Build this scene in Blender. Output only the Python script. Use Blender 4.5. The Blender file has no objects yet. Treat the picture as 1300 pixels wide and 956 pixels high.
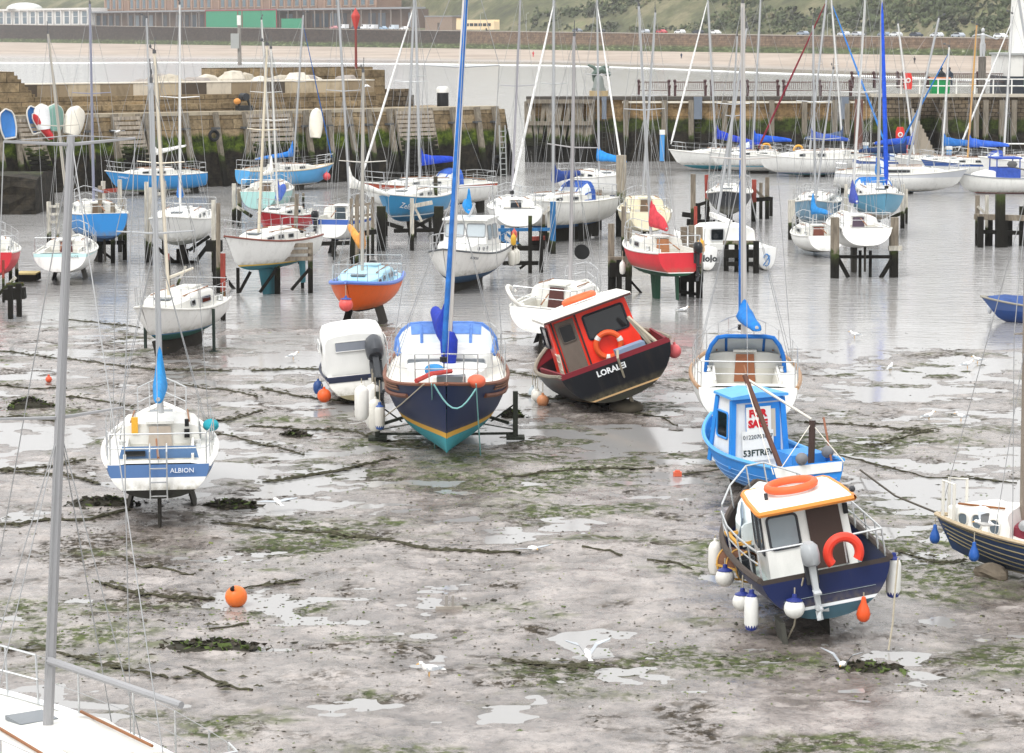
import bpy, bmesh, math, random
import numpy as np
from mathutils import Vector, Matrix, noise as mnoise
random.seed(7)
SC = bpy.context.scene
COL = SC.collection
R = math.radians
# ------------------------------------------------------------------ camera, sky, sun, exposure
F_PX, CAM_H, HORIZ = 3200.0, 9.0, 35.0          # focal length in photo pixels, eye height, horizon row
cam_d = bpy.data.cameras.new('camera'); cam = bpy.data.objects.new('camera', cam_d); COL.objects.link(cam)
cam_d.sensor_width = 36.0; cam_d.lens = 36.0*F_PX/1300.0
cam_d.clip_start = 1.0; cam_d.clip_end = 6000.0
PITCH = math.atan((478-HORIZ)/F_PX)
cam.location = (0, 0, CAM_H); cam.rotation_euler = (math.pi/2-PITCH, 0, 0)
SC.camera = cam
W = bpy.data.worlds.new('World'); SC.world = W; W.use_nodes = True
SUN_EL, SUN_AZ = R(52), R(215)                   # azimuth of the sun: behind the camera, to the left
def world_sky():
    nt = W.node_tree; nt.nodes.clear()
    sky = nt.nodes.new('ShaderNodeTexSky'); sky.sky_type = 'NISHITA'; sky.sun_disc = False
    sky.sun_elevation = SUN_EL; sky.sun_rotation = SUN_AZ; sky.dust_density = 4.0; sky.air_density = 1.0; sky.ozone_density = 1.0
    hs = nt.nodes.new('ShaderNodeHueSaturation'); hs.inputs['Saturation'].default_value = 0.0
    mx = nt.nodes.new('ShaderNodeMixRGB'); mx.inputs[0].default_value = 0.75; mx.inputs[2].default_value = (10.0,10.03,10.05,1)
    bg = nt.nodes.new('ShaderNodeBackground'); bg.inputs['Strength'].default_value = 0.12
    out = nt.nodes.new('ShaderNodeOutputWorld')
    L = nt.links
    L.new(sky.outputs[0], hs.inputs['Color']); L.new(hs.outputs[0], mx.inputs[1]); tc = nt.nodes.new('ShaderNodeTexCoord'); sx = nt.nodes.new('ShaderNodeSeparateXYZ'); mr = nt.nodes.new('ShaderNodeMapRange'); L.new(tc.outputs['Generated'], sx.inputs[0]); L.new(sx.outputs[2], mr.inputs[0])   # overcast: brighter overhead than at the horizon
    mr.inputs[1].default_value = 0.0; mr.inputs[2].default_value = 1.0; mr.inputs[3].default_value = 0.80; mr.inputs[4].default_value = 1.30
    ml = nt.nodes.new('ShaderNodeMixRGB'); ml.blend_type = 'MULTIPLY'; ml.inputs[0].default_value = 1.0; L.new(mx.outputs[0], ml.inputs[1]); L.new(mr.outputs[0], ml.inputs[2]); L.new(ml.outputs[0], bg.inputs[0]); L.new(bg.outputs[0], out.inputs[0])
world_sky()
sun_d = bpy.data.lights.new('sun', 'SUN'); sun = bpy.data.objects.new('sun', sun_d); COL.objects.link(sun)
sun_d.energy = 1.2; sun_d.angle = R(18); sun_d.color = (1.0, 0.975, 0.94)
sd = Vector((math.sin(SUN_AZ)*math.cos(SUN_EL), math.cos(SUN_AZ)*math.cos(SUN_EL), math.sin(SUN_EL)))
sun.rotation_euler = (-sd).to_track_quat('-Z', 'Y').to_euler()
SC.view_settings.view_transform = 'Standard'; SC.view_settings.look = 'None'
SC.view_settings.exposure = 0.54; SC.view_settings.gamma = 1.0; SC.view_settings.use_curve_mapping = False
SC.cycles.max_bounces = 6; SC.cycles.diffuse_bounces = 3; SC.cycles.glossy_bounces = 3; SC.cycles.transmission_bounces = 3; SC.cycles.volume_bounces = 0
SC.cycles.use_denoising = True

# ------------------------------------------------------------------ photo pixel -> world
CAMM = Matrix.Translation(cam.location) @ Matrix.Rotation(math.pi/2-PITCH, 4, 'X')
def ray(px, py):
    return (CAMM.to_3x3() @ Vector(((px-650)/F_PX, -(py-478)/F_PX, -1.0)))
def G(px, py, z=0.0):                             # point on the level z
    d = ray(px, py); t = (z-CAM_H)/d.z
    return Vector((0, 0, CAM_H)) + d*t
def Q(px, py, Y):                                 # point on the upright plane at distance Y
    d = ray(px, py); t = Y/d.y
    return Vector((0, 0, CAM_H)) + d*t
def dist(py, z=0.0): return G(650, py, z).y

# ------------------------------------------------------------------ helpers
def lin(h):
    h = h.lstrip('#'); o = []
    for i in (0, 2, 4):
        c = int(h[i:i+2], 16)/255.0
        o.append(c/12.92 if c <= 0.04045 else ((c+0.055)/1.055)**2.4)
    return (o[0], o[1], o[2], 1.0)
def V(*a): return Vector(a)
class MB:
    """collects shapes into one mesh"""
    def __init__(s): s.v = []; s.f = []; s.m = []
    def add(s, vs, fs, mi=0):
        o = len(s.v); s.v += [tuple(v) for v in vs]
        for f in fs: s.f.append(tuple(i+o for i in f)); s.m.append(mi)
        return s
    def box(s, c, d, rz=0.0, mi=0):
        x, y, z = d[0]/2, d[1]/2, d[2]/2; ca, sa = math.cos(rz), math.sin(rz); vs = []
        for k in (-z, z):
            for a, b in ((-x,-y),(x,-y),(x,y),(-x,y)):
                vs.append((c[0]+a*ca-b*sa, c[1]+a*sa+b*ca, c[2]+k))
        return s.add(vs, [(3,2,1,0),(4,5,6,7),(0,1,5,4),(1,2,6,5),(2,3,7,6),(3,0,4,7)], mi)
    def bar(s, p, q, w, h, up=(0,0,1), mi=0, taper=1.0):
        p, q = Vector(p), Vector(q); d = (q-p)
        if d.length < 1e-6: return s
        d.normalize(); u = Vector(up)
        if abs(d.dot(u)) > 0.98: u = Vector((0,1,0))
        a = d.cross(u).normalized(); b = a.cross(d)
        vs = []
        for e, t in ((p, 1.0), (q, taper)):
            for i, j in ((-1,-1),(1,-1),(1,1),(-1,1)): vs.append(e+a*(i*w/2*t)+b*(j*h/2*t))
        return s.add(vs, [(3,2,1,0),(4,5,6,7),(0,1,5,4),(1,2,6,5),(2,3,7,6),(3,0,4,7)], mi)
    def tube(s, pts, r, n=6, mi=0, cap=True):
        pts = [Vector(p) for p in pts]; N = len(pts); rr = r if isinstance(r, (list, tuple)) else [r]*N
        vs = []; fs = []; pa = None
        for i, p in enumerate(pts):
            d = (pts[min(i+1, N-1)]-pts[max(i-1, 0)])
            d = d.normalized() if d.length > 1e-9 else Vector((0,0,1))
            if pa is None:
                u = Vector((0,0,1)) if abs(d.z) < 0.9 else Vector((1,0,0)); a = d.cross(u).normalized()
            else:
                a = (pa - d*pa.dot(d)); a = a.normalized() if a.length > 1e-6 else d.orthogonal().normalized()
            pa = a; b = d.cross(a)
            for k in range(n):
                t = 2*math.pi*k/n; vs.append(p+(a*math.cos(t)+b*math.sin(t))*rr[i])
        for i in range(N-1):
            for k in range(n):
                k2 = (k+1) % n; fs.append((i*n+k, i*n+k2, (i+1)*n+k2, (i+1)*n+k))
        if cap: fs.append(tuple(range(n-1, -1, -1))); fs.append(tuple((N-1)*n+k for k in range(n)))
        return s.add(vs, fs, mi)
    def ball(s, c, r, nu=10, nv=7, M=None, mi=0):
        rx, ry, rz = (r, r, r) if not isinstance(r, (list, tuple)) else r
        vs = []; fs = []; c = Vector(c)
        for j in range(nv+1):
            ph = math.pi*j/nv
            for i in range(nu):
                th = 2*math.pi*i/nu
                q = Vector((rx*math.sin(ph)*math.cos(th), ry*math.sin(ph)*math.sin(th), rz*math.cos(ph)))
                vs.append(c+(M @ q if M else q))
        for j in range(nv):
            for i in range(nu):
                i2 = (i+1) % nu; fs.append((j*nu+i, (j+1)*nu+i, (j+1)*nu+i2, j*nu+i2))
        return s.add(vs, fs, mi)
    def lathe(s, prof, c=(0,0,0), n=12, M=None, mi=0):    # prof: (radius, height)
        vs = []; fs = []; c = Vector(c)
        for r_, z_ in prof:
            for k in range(n):
                t = 2*math.pi*k/n; q = Vector((r_*math.cos(t), r_*math.sin(t), z_)); vs.append(c+(M @ q if M else q))
        for i in range(len(prof)-1):
            for k in range(n):
                k2 = (k+1) % n; fs.append((i*n+k, i*n+k2, (i+1)*n+k2, (i+1)*n+k))
        return s.add(vs, fs, mi)
    def grid(s, rows, mi=0, closed=False):
        n = len(rows[0]); vs = [p for r_ in rows for p in r_]; fs = []
        for i in range(len(rows)-1):
            for k in range(n if closed else n-1):
                k2 = (k+1) % n; fs.append((i*n+k, i*n+k2, (i+1)*n+k2, (i+1)*n+k))
        return s.add(vs, fs, mi)
    def poly(s, pts, mi=0): return s.add(pts, [tuple(range(len(pts)))], mi)
    def prism(s, pts, ext, mi=0):
        e = Vector(ext); n = len(pts); vs = [Vector(p) for p in pts]; vs += [p+e for p in vs]
        fs = [tuple(range(n-1, -1, -1)), tuple(range(n, 2*n))]+[(i, (i+1) % n, n+(i+1) % n, n+i) for i in range(n)]
        return s.add(vs, fs, mi)
    def torus(s, c, R_, r, M=None, nu=20, nv=8, a0=0.0, a1=2*math.pi, mi=0):
        full = abs(a1-a0-2*math.pi) < 1e-6; N = nu if full else nu+1; vs = []; fs = []; c = Vector(c)
        for i in range(N):
            t = a0+(a1-a0)*i/nu
            for j in range(nv):
                p = 2*math.pi*j/nv; q = Vector(((R_+r*math.cos(p))*math.cos(t), (R_+r*math.cos(p))*math.sin(t), r*math.sin(p)))
                vs.append(c+(M @ q if M else q))
        for i in range(nu):
            i2 = (i+1) % N
            for j in range(nv):
                j2 = (j+1) % nv; fs.append((i*nv+j, i2*nv+j, i2*nv+j2, i*nv+j2))
        if not full: fs.append(tuple(range(nv))); fs.append(tuple((N-1)*nv+j for j in range(nv-1, -1, -1)))
        return s.add(vs, fs, mi)
    def build(s, name, mat, parent=None, smooth=False, ang=40):
        me = bpy.data.meshes.new(name); me.from_pydata(s.v, [], s.f)
        for m in (mat if isinstance(mat, (list, tuple)) else [mat]): me.materials.append(m)
        if any(s.m): me.polygons.foreach_set('material_index', s.m)
        bm = bmesh.new(); bm.from_mesh(me); bmesh.ops.recalc_face_normals(bm, faces=bm.faces); bm.to_mesh(me); bm.free()
        if smooth:
            me.polygons.foreach_set('use_smooth', [True]*len(me.polygons)); me.set_sharp_from_angle(angle=R(ang))
        me.update(); return link(name, me, parent)
def link(name, me, parent=None):
    o = bpy.data.objects.new(name, me); COL.objects.link(o)
    if parent: o.parent = parent
    return o
def tag(o, label=None, cat=None, group=None, kind=None):
    if label: o['label'] = label
    if cat: o['category'] = cat
    if group: o['group'] = group
    if kind: o['kind'] = kind
    return o
def empty(name, M, label=None, cat=None, group=None):
    o = bpy.data.objects.new(name, None); COL.objects.link(o); o.empty_display_size = 0.3
    if isinstance(M, Matrix): o.matrix_world = M
    else: o.location = M
    return tag(o, label, cat, group)
def copy_tree(o, parent=None, kids=None):
    c = o.copy(); COL.objects.link(c)
    if parent: c.parent = parent
    for ch in list(o.children): copy_tree(ch, c)
    return c
def text_obj(txt, size, M, mat, parent, name='lettering', depth=0.004, bold=0.0, squash=1.0):
    cu = bpy.data.curves.new(name, 'FONT'); cu.body = txt; cu.size = size; cu.extrude = depth; cu.align_x = 'CENTER'; cu.align_y = 'CENTER'
    cu.offset = bold; cu.resolution_u = 2
    t = bpy.data.objects.new(name, cu); COL.objects.link(t)
    dg = bpy.context.evaluated_depsgraph_get(); me = bpy.data.meshes.new_from_object(t.evaluated_get(dg))
    bpy.data.objects.remove(t); me.name = name
    me.transform(M @ Matrix.Diagonal((squash, 1, 1, 1))); me.materials.clear(); me.materials.append(mat)
    return link(name, me, parent)
def frame(o, x, y, z=None):
    """matrix with given origin, x axis and y axis"""
    x = Vector(x).normalized(); y = Vector(y); z = x.cross(y).normalized(); y = z.cross(x)
    return Matrix(((x.x,y.x,z.x,o[0]),(x.y,y.y,z.y,o[1]),(x.z,y.z,z.z,o[2]),(0,0,0,1)))

# ------------------------------------------------------------------ materials
MATS = {}
def nodes_of(name):
    m = bpy.data.materials.new(name); m.use_nodes = True; nt = m.node_tree
    nt.nodes['Principled BSDF'].inputs['Specular IOR Level'].default_value = 0.18
    return m, nt, nt.nodes['Principled BSDF'], nt.nodes.new, nt.links.new
def ramp(nt, stops, interp='LINEAR'):
    n = nt.nodes.new('ShaderNodeValToRGB'); cr = n.color_ramp; cr.interpolation = interp
    while len(cr.elements) < len(stops): cr.elements.new(0.5)
    for e, (p, c) in zip(cr.elements, stops):
        e.position = p; e.color = c if len(c) == 4 else (*c, 1)
    return n
def gv(v): return (v, v, v, 1)
def noise_n(nt, scale, vec=None, detail=4, rough=0.55):
    n = nt.nodes.new('ShaderNodeTexNoise'); n.inputs['Scale'].default_value = scale; n.inputs['Detail'].default_value = detail; n.inputs['Roughness'].default_value = rough
    if vec: nt.links.new(vec, n.inputs['Vector'])
    return n
def mapping(nt, src, scale=(1,1,1), rot=(0,0,0)):
    mp = nt.nodes.new('ShaderNodeMapping'); mp.inputs['Scale'].default_value = scale; mp.inputs['Rotation'].default_value = rot
    nt.links.new(src, mp.inputs['Vector']); return mp.outputs[0]
def mix(nt, fac, a, b, mode='MIX'):
    n = nt.nodes.new('ShaderNodeMixRGB'); n.blend_type = mode
    for sock, v in ((n.inputs[0], fac), (n.inputs[1], a), (n.inputs[2], b)):
        if hasattr(v, 'is_linked') or hasattr(v, 'links'): nt.links.new(v, sock)
        else: sock.default_value = v
    return n.outputs[0]
def paint(col, rough=0.4, dirt=0.25, metal=0.0, spec=0.3, name=None, scale=2.5):
    """painted / gelcoat / cloth surface with faint grime"""
    key = ('paint', col, rough, dirt, metal, spec)
    if key in MATS: return MATS[key]
    m, nt, b, N, L = nodes_of(name or 'paint'); tc = N('ShaderNodeTexCoord')
    v = mapping(nt, tc.outputs['Object'], (1, 1, 0.35)); n = noise_n(nt, scale, v, 6, 0.65)
    c = lin(col); dk = tuple(x*0.55+y for x, y in zip(c[:3], (0.012, 0.010, 0.007)))
    rp = ramp(nt, [(0.48, gv(0)), (0.78, gv(dirt*1.6 if dirt*1.6 < 1 else 1))]); L(n.outputs[0], rp.inputs[0])
    L(mix(nt, rp.outputs[0], c, (*dk, 1)), b.inputs['Base Color'])
    b.inputs['Roughness'].default_value = rough; b.inputs['Metallic'].default_value = metal; b.inputs['Specular IOR Level'].default_value = spec
    MATS[key] = m; return m
def flat(col, rough=0.5, metal=0.0):
    return paint(col, rough, 0.12, metal)
def cloth(col):
    key = ('cloth', col)
    if key in MATS: return MATS[key]
    m, nt, b, N, L = nodes_of('cloth'); tc = N('ShaderNodeTexCoord')
    n = noise_n(nt, 5, tc.outputs['Object'], 4); c = lin(col)
    rp = ramp(nt, [(0.3, tuple(x*0.75 for x in c[:3])), (0.7, tuple(min(1, x*1.12) for x in c[:3]))]); L(n.outputs[0], rp.inputs[0]); L(rp.outputs[0], b.inputs['Base Color'])
    bp = N('ShaderNodeBump'); bp.inputs['Strength'].default_value = 0.5; bp.inputs['Distance'].default_value = 0.05
    n2 = noise_n(nt, 9, tc.outputs['Object'], 3); L(n2.outputs[0], bp.inputs['Height']); L(bp.outputs[0], b.inputs['Normal'])
    b.inputs['Roughness'].default_value = 0.8; MATS[key] = m; return m
def hull_mat(top, bot, zw, stripe=None, zs=None, rail=None, zr=None, green=0.5, worn=0.32, plank=False, blotch=None):
    """boat hull: bottom paint below zw, stripe from zw to zs, topsides, optional band above zr (heights in the boat's own space)"""
    m, nt, b, N, L = nodes_of('hull_paint'); tc = N('ShaderNodeTexCoord'); sx = N('ShaderNodeSeparateXYZ'); L(tc.outputs['Object'], sx.inputs[0])
    def ge(t):
        n = N('ShaderNodeMath'); n.operation = 'GREATER_THAN'; L(sx.outputs[2], n.inputs[0]); n.inputs[1].default_value = t; return n.outputs[0]
    v = mapping(nt, tc.outputs['Object'], (1.6, 1.6, 0.5)); n1 = noise_n(nt, 2.2, v, 7, 0.65); n2 = noise_n(nt, 7, tc.outputs['Object'], 5, 0.6)
    bc = lin(bot); gr = (0.022, 0.030, 0.014, 1)
    rpb = ramp(nt, [(0.42, gv(0)), (0.62, gv(1))]); L(n2.outputs[0], rpb.inputs[0])
    # weed on the bottom thins out towards the waterline
    mr = N('ShaderNodeMapRange'); L(sx.outputs[2], mr.inputs[0]); mr.inputs[1].default_value = zw; mr.inputs[2].default_value = zw-0.45; mr.inputs[3].default_value = 0.15; mr.inputs[4].default_value = 1.0
    mu = N('ShaderNodeMath'); mu.operation = 'MULTIPLY'; L(rpb.outputs[0], mu.inputs[0]); L(mr.outputs[0], mu.inputs[1])
    mu2 = N('ShaderNodeMath'); mu2.operation = 'MULTIPLY'; L(mu.outputs[0], mu2.inputs[0]); mu2.inputs[1].default_value = green
    botc = mix(nt, mu2.outputs[0], bc, gr)
    cT = lin(top); dk = tuple(x*0.62+y for x, y in zip(cT[:3], (0.02, 0.016, 0.010)))
    rpt = ramp(nt, [(0.50, gv(0)), (0.80, gv(min(1, worn*1.7)))]); L(n1.outputs[0], rpt.inputs[0])
    c = mix(nt, rpt.outputs[0], cT, (*dk, 1))
    n5 = noise_n(nt, 3.0, mapping(nt, tc.outputs['Object'], (3.0, 3.0, 0.22)), 5, 0.7); r5 = ramp(nt, [(0.60, gv(0)), (0.82, gv(min(1, worn*1.8)))]); L(n5.outputs[0], r5.inputs[0]); c = mix(nt, r5.outputs[0], c, (0.20, 0.15, 0.09, 1) if sum(cT[:3]) > 1.2 else (*[x*0.5+0.02 for x in cT[:3]], 1))
    ms = N('ShaderNodeMapRange'); L(sx.outputs[2], ms.inputs[0]); ms.inputs[1].default_value = zw+0.02; ms.inputs[2].default_value = zw+0.22; ms.inputs[3].default_value = 0.75; ms.inputs[4].default_value = 0.0
    m5 = N('ShaderNodeMath'); m5.operation = 'MULTIPLY'; L(ms.outputs[0], m5.inputs[0]); r6 = ramp(nt, [(0.35, gv(0.15)), (0.65, gv(1))]); L(n2.outputs[0], r6.inputs[0]); L(r6.outputs[0], m5.inputs[1]); c = mix(nt, m5.outputs[0], c, (0.17, 0.145, 0.085, 1))
    if rail: c = mix(nt, ge(zr), c, lin(rail))
    if stripe: c = mix(nt, ge(zs), lin(stripe), c)
    c = mix(nt, ge(zw), botc, c)
    L(c, b.inputs['Base Color'])
    rr = N('ShaderNodeMapRange'); L(ge(zw), rr.inputs[0]); rr.inputs[3].default_value = 0.75; rr.inputs[4].default_value = 0.42; L(rr.outputs[0], b.inputs['Roughness']); b.inputs['Specular IOR Level'].default_value = 0.25
    if plank:
        wv = N('ShaderNodeTexWave'); wv.wave_type = 'BANDS'; wv.bands_direction = 'Z'; wv.wave_profile = 'SAW'; wv.inputs['Scale'].default_value = plank; wv.inputs['Distortion'].default_value = 0.0
        L(tc.outputs['Object'], wv.inputs[0]); bp = N('ShaderNodeBump'); bp.inputs['Strength'].default_value = 0.8; bp.inputs['Distance'].default_value = 0.03
        L(wv.outputs['Fac'], bp.inputs['Height']); L(bp.outputs[0], b.inputs['Normal'])
    return m
def timber(weed=True, base='#8d8578', name='weathered_timber', lo=0.9, hi=1.9):
    key = ('timber', weed, base, lo, hi)
    if key in MATS: return MATS[key]
    m, nt, b, N, L = nodes_of(name); g = N('ShaderNodeNewGeometry'); tc = N('ShaderNodeTexCoord')
    v = mapping(nt, tc.outputs['Object'], (9, 9, 0.9)); n = noise_n(nt, 1.6, v, 6, 0.7); c = lin(base)[:3]
    rp = ramp(nt, [(0.28, tuple(x*0.35 for x in c)), (0.5, tuple(x*0.8 for x in c)), (0.72, tuple(min(1, x*1.25) for x in c))]); L(n.outputs[0], rp.inputs[0]); col = rp.outputs[0]
    if weed:
        sx = N('ShaderNodeSeparateXYZ'); L(g.outputs['Position'], sx.inputs[0]); n2 = noise_n(nt, 1.7, g.outputs['Position'], 4, 0.7)
        ad = N('ShaderNodeMath'); ad.operation = 'MULTIPLY_ADD'; L(n2.outputs[0], ad.inputs[0]); ad.inputs[1].default_value = 1.1; L(sx.outputs[2], ad.inputs[2])
        mr = N('ShaderNodeMapRange'); L(ad.outputs[0], mr.inputs[0]); mr.inputs[1].default_value = lo+0.55; mr.inputs[2].default_value = hi+0.55
        wd = ramp(nt, [(0.0, (0.011,0.010,0.008,1)), (0.55, (0.020,0.021,0.010,1)), (0.85, (0.05,0.07,0.018,1)), (1.0, (0.05,0.06,0.02,1))]); L(mr.outputs[0], wd.inputs[0])
        fr = ramp(nt, [(0.80, gv(1)), (1.0, gv(0))]); L(mr.outputs[0], fr.inputs[0]); col = mix(nt, fr.outputs[0], col, wd.outputs[0])
    L(col, b.inputs['Base Color']); b.inputs['Roughness'].default_value = 0.85
    bp = N('ShaderNodeBump'); bp.inputs['Strength'].default_value = 0.6; bp.inputs['Distance'].default_value = 0.03; L(n.outputs[0], bp.inputs['Height']); L(bp.outputs[0], b.inputs['Normal'])
    MATS[key] = m; return m
def stone(kind):
    """coursed masonry with the tide's green and dark weed bands; object x runs along the wall"""
    key = ('stone', kind)
    if key in MATS: return MATS[key]
    m, nt, b, N, L = nodes_of('masonry'); tc = N('ShaderNodeTexCoord'); g = N('ShaderNodeNewGeometry')
    sx = N('ShaderNodeSeparateXYZ'); L(tc.outputs['Object'], sx.inputs[0]); cx = N('ShaderNodeCombineXYZ'); L(sx.outputs[0], cx.inputs[0]); L(sx.outputs[2], cx.inputs[1])
    br = N('ShaderNodeTexBrick'); wn = noise_n(nt, 1.3, tc.outputs['Object'], 3); wv = N('ShaderNodeMixRGB'); wv.blend_type = 'ADD'; wv.inputs[0].default_value = 0.12; L(cx.outputs[0], wv.inputs[1]); L(wn.outputs['Color'], wv.inputs[2]); L(wv.outputs[0], br.inputs['Vector']); br.inputs['Scale'].default_value = 1.0
    P = {'pier': ('#b8aa90','#8f826d','#5a5145', 1.5, 0.55, 0.02), 'quay': ('#b9a27e','#9a8566','#6b5d4a', 1.55, 0.62, 0.016), 'rubble': ('#8c8478','#6b6358','#48423a', 0.5, 0.28, 0.03),
         'sea': ('#5d5450','#453f3e','#35312f', 2.0, 0.7, 0.04), 'seatan': ('#9c8a7c','#7c6c60','#5b5048', 2.0, 0.7, 0.04)}[kind]
    br.inputs['Color1'].default_value = lin(P[0]); br.inputs['Color2'].default_value = lin(P[1]); br.inputs['Mortar'].default_value = lin(P[2])
    br.inputs['Brick Width'].default_value = P[3]; br.inputs['Row Height'].default_value = P[4]; br.inputs['Mortar Size'].default_value = P[5]; br.inputs['Mortar Smooth'].default_value = 0.3; br.inputs['Bias'].default_value = -0.1
    n1 = noise_n(nt, 0.9, tc.outputs['Object'], 7, 0.65); rp1 = ramp(nt, [(0.3, (0.42,0.40,0.38,1)), (0.52, (0.95,0.95,0.95,1)), (0.75, (1.25,1.15,1.0,1))]); L(n1.outputs[0], rp1.inputs[0])
    col = mix(nt, 1.0, mix(nt, 1.0, br.outputs[0], (0.72, 0.66, 0.57, 1), 'MULTIPLY'), rp1.outputs[0], 'MULTIPLY')
    n3 = noise_n(nt, 6, tc.outputs['Object'], 5, 0.7); rp3 = ramp(nt, [(0.35, gv(0.62)), (0.65, gv(1.12))]); L(n3.outputs[0], rp3.inputs[0]); col = mix(nt, 1.0, col, rp3.outputs[0], 'MULTIPLY')
    sz = N('ShaderNodeSeparateXYZ'); L(g.outputs['Position'], sz.inputs[0])
    def hz(lo, hi, sc, amp):
        v = mapping(nt, tc.outputs['Object'], (1, 1, 0.35)); nn = noise_n(nt, sc, v, 5, 0.7); ad = N('ShaderNodeMath'); ad.operation = 'MULTIPLY_ADD'; L(nn.outputs[0], ad.inputs[0]); ad.inputs[1].default_value = amp
        L(sz.outputs[2], ad.inputs[2]); mr = N('ShaderNodeMapRange'); L(ad.outputs[0], mr.inputs[0]); mr.inputs[1].default_value = lo+amp/2; mr.inputs[2].default_value = hi+amp/2; mr.inputs[3].default_value = 1; mr.inputs[4].default_value = 0; return mr.outputs[0]
    n4 = noise_n(nt, 2.5, tc.outputs['Object'], 6, 0.7)
    if kind in ('pier', 'quay', 'rubble'):
        gc = ramp(nt, [(0.35, (0.014,0.018,0.005,1)), (0.5, (0.05,0.075,0.009,1)), (0.70, (0.15,0.20,0.022,1))]) if kind == 'pier' else ramp(nt, [(0.4, (0.02,0.024,0.008,1)), (0.68, (0.07,0.10,0.015,1))])
        L(n4.outputs[0], gc.inputs[0])
        dc = ramp(nt, [(0.38, (0.010,0.009,0.007,1)), (0.58, (0.030,0.025,0.018,1)), (0.75, (0.055,0.038,0.022,1))]); L(n4.outputs[0], dc.inputs[0])
        col = mix(nt, hz(2.75, 3.0, 1.3, 1.0), col, gc.outputs[0]); col = mix(nt, hz(1.85, 2.15, 1.0, 0.8), col, dc.outputs[0])
    else:
        gc = ramp(nt, [(0.42, (0.045,0.055,0.025,1)), (0.60, (0.12,0.16,0.06,1)), (0.68, (0.5,0.5,0.38,1))]); v2 = mapping(nt, tc.outputs['Object'], (0.25, 0.25, 1)); n5 = noise_n(nt, 1.4, v2, 6, 0.75); L(n5.outputs[0], gc.inputs[0])
        col = mix(nt, hz(2.6, 3.4, 0.15, 1.4), col, gc.outputs[0]); col = mix(nt, hz(0.9, 1.3, 0.2, 0.8), col, (0.035,0.042,0.030,1))
    L(col, b.inputs['Base Color']); b.inputs['Roughness'].default_value = 0.8
    bp = N('ShaderNodeBump'); bp.inputs['Strength'].default_value = 0.7; bp.inputs['Distance'].default_value = 0.05
    hh = mix(nt, 0.5, br.outputs['Fac'], n3.outputs[0]); L(hh, bp.inputs['Height']); bp.invert = False; L(bp.outputs[0], b.inputs['Normal'])
    MATS[key] = m; return m
WHITE = paint('#dededa', 0.45, 0.4); CREAM = paint('#e6e1d3', 0.4, 0.25); ALU = paint('#b9bbbd', 0.35, 0.15, 0.6); STEEL = paint('#c9cbcc', 0.25, 0.1, 0.7)
GLASS = paint('#171b1f', 0.08, 0.05, 0.0, 0.5); BLACK = flat('#17181a', 0.5); ROPE = flat('#a79f8d', 0.9); DROPE = flat('#4a443a', 0.9); WIRE = flat('#9b9c9d', 0.4, 0.3)
GREYW = paint('#9ea1a0', 0.5); WOODB = paint('#8a5a35', 0.5); DWOOD = paint('#4f3d33', 0.6)
# ------------------------------------------------------------------ the setting: mud, water, shore
_rng = np.random.RandomState(11); _LAT = _rng.rand(256, 256)
def vn(x, y):
    xi = np.floor(x).astype(int); yi = np.floor(y).astype(int); fx = x-xi; fy = y-yi
    fx = fx*fx*(3-2*fx); fy = fy*fy*(3-2*fy)
    a = _LAT[xi & 255, yi & 255]; b = _LAT[(xi+1) & 255, yi & 255]; c = _LAT[xi & 255, (yi+1) & 255]; d = _LAT[(xi+1) & 255, (yi+1) & 255]
    return (a*(1-fx)+b*fx)*(1-fy)+(c*(1-fx)+d*fx)*fy - 0.5
def fbm(x, y, o=4, g=0.5):
    s = 0; a = 1
    for i in range(o): s = s+a*vn(x*2**i+17.3*i, y*2**i+5.1*i); a *= g
    return s
def mud_h(X, Y):
    X = np.asarray(X, float); Y = np.asarray(Y, float)
    base = np.where(Y < 74, 0.016-0.0007*(Y-30), 0.008-0.016*(Y-74)) + 0.02*np.sin(X*0.13+Y*0.05)
    base = base-0.10*np.clip((Y-100)/20, 0, 1)
    wx = X+1.2*vn(X*0.3+40, Y*0.3); 
    big = fbm(wx*0.20+3.1, Y*0.24+8.7, 2)*0.075
    rut = -np.abs(fbm(wx*0.33+50, Y*0.5+20, 2))*0.05+0.012
    sm = fbm(X*0.9, Y*1.25, 3)*0.066+fbm(X*3.0+9, Y*3.9, 3)*0.042
    h = base+big+rut+sm+0.045*np.clip((X-2)/5, 0, 1)*np.clip((Y-50)/8, 0, 1)*np.clip((73-Y)/4, 0, 1)
    for (mx, my, mr, mh) in MOUNDS: h = h+mh*np.exp(-(((X-mx)**2+(Y-my)**2)/mr**2))
    return h
MOUNDS = []
for px, py, r_, hgt in ((205, 650, 1.3, 0.10), (560, 578, 1.5, 0.07), (770, 522, 1.6, 0.10), (1010, 800, 1.5, 0.07), (1270, 735, 1.6, 0.12), (985, 612, 1.5, 0.06), (455, 505, 1.2, 0.05), (230, 445, 1.2, 0.06), (945, 535, 1.5, 0.05),
                        (560, 770, 1.6, -0.035), (740, 800, 1.4, -0.045), (640, 690, 1.0, -0.05), (300, 765, 0.8, -0.07), (820, 850, 1.0, -0.03), (180, 645, 0.8, -0.05)):
    p = G(px, py); MOUNDS.append((p.x, p.y, r_, hgt))
def mz(x, y): return max(float(mud_h(np.array([x]), np.array([y]))[0]), 0.0)
def gm(px, py, dz=0.0):
    p = G(px, py, 0.03); p.z = mz(p.x, p.y)+dz; return p
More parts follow.
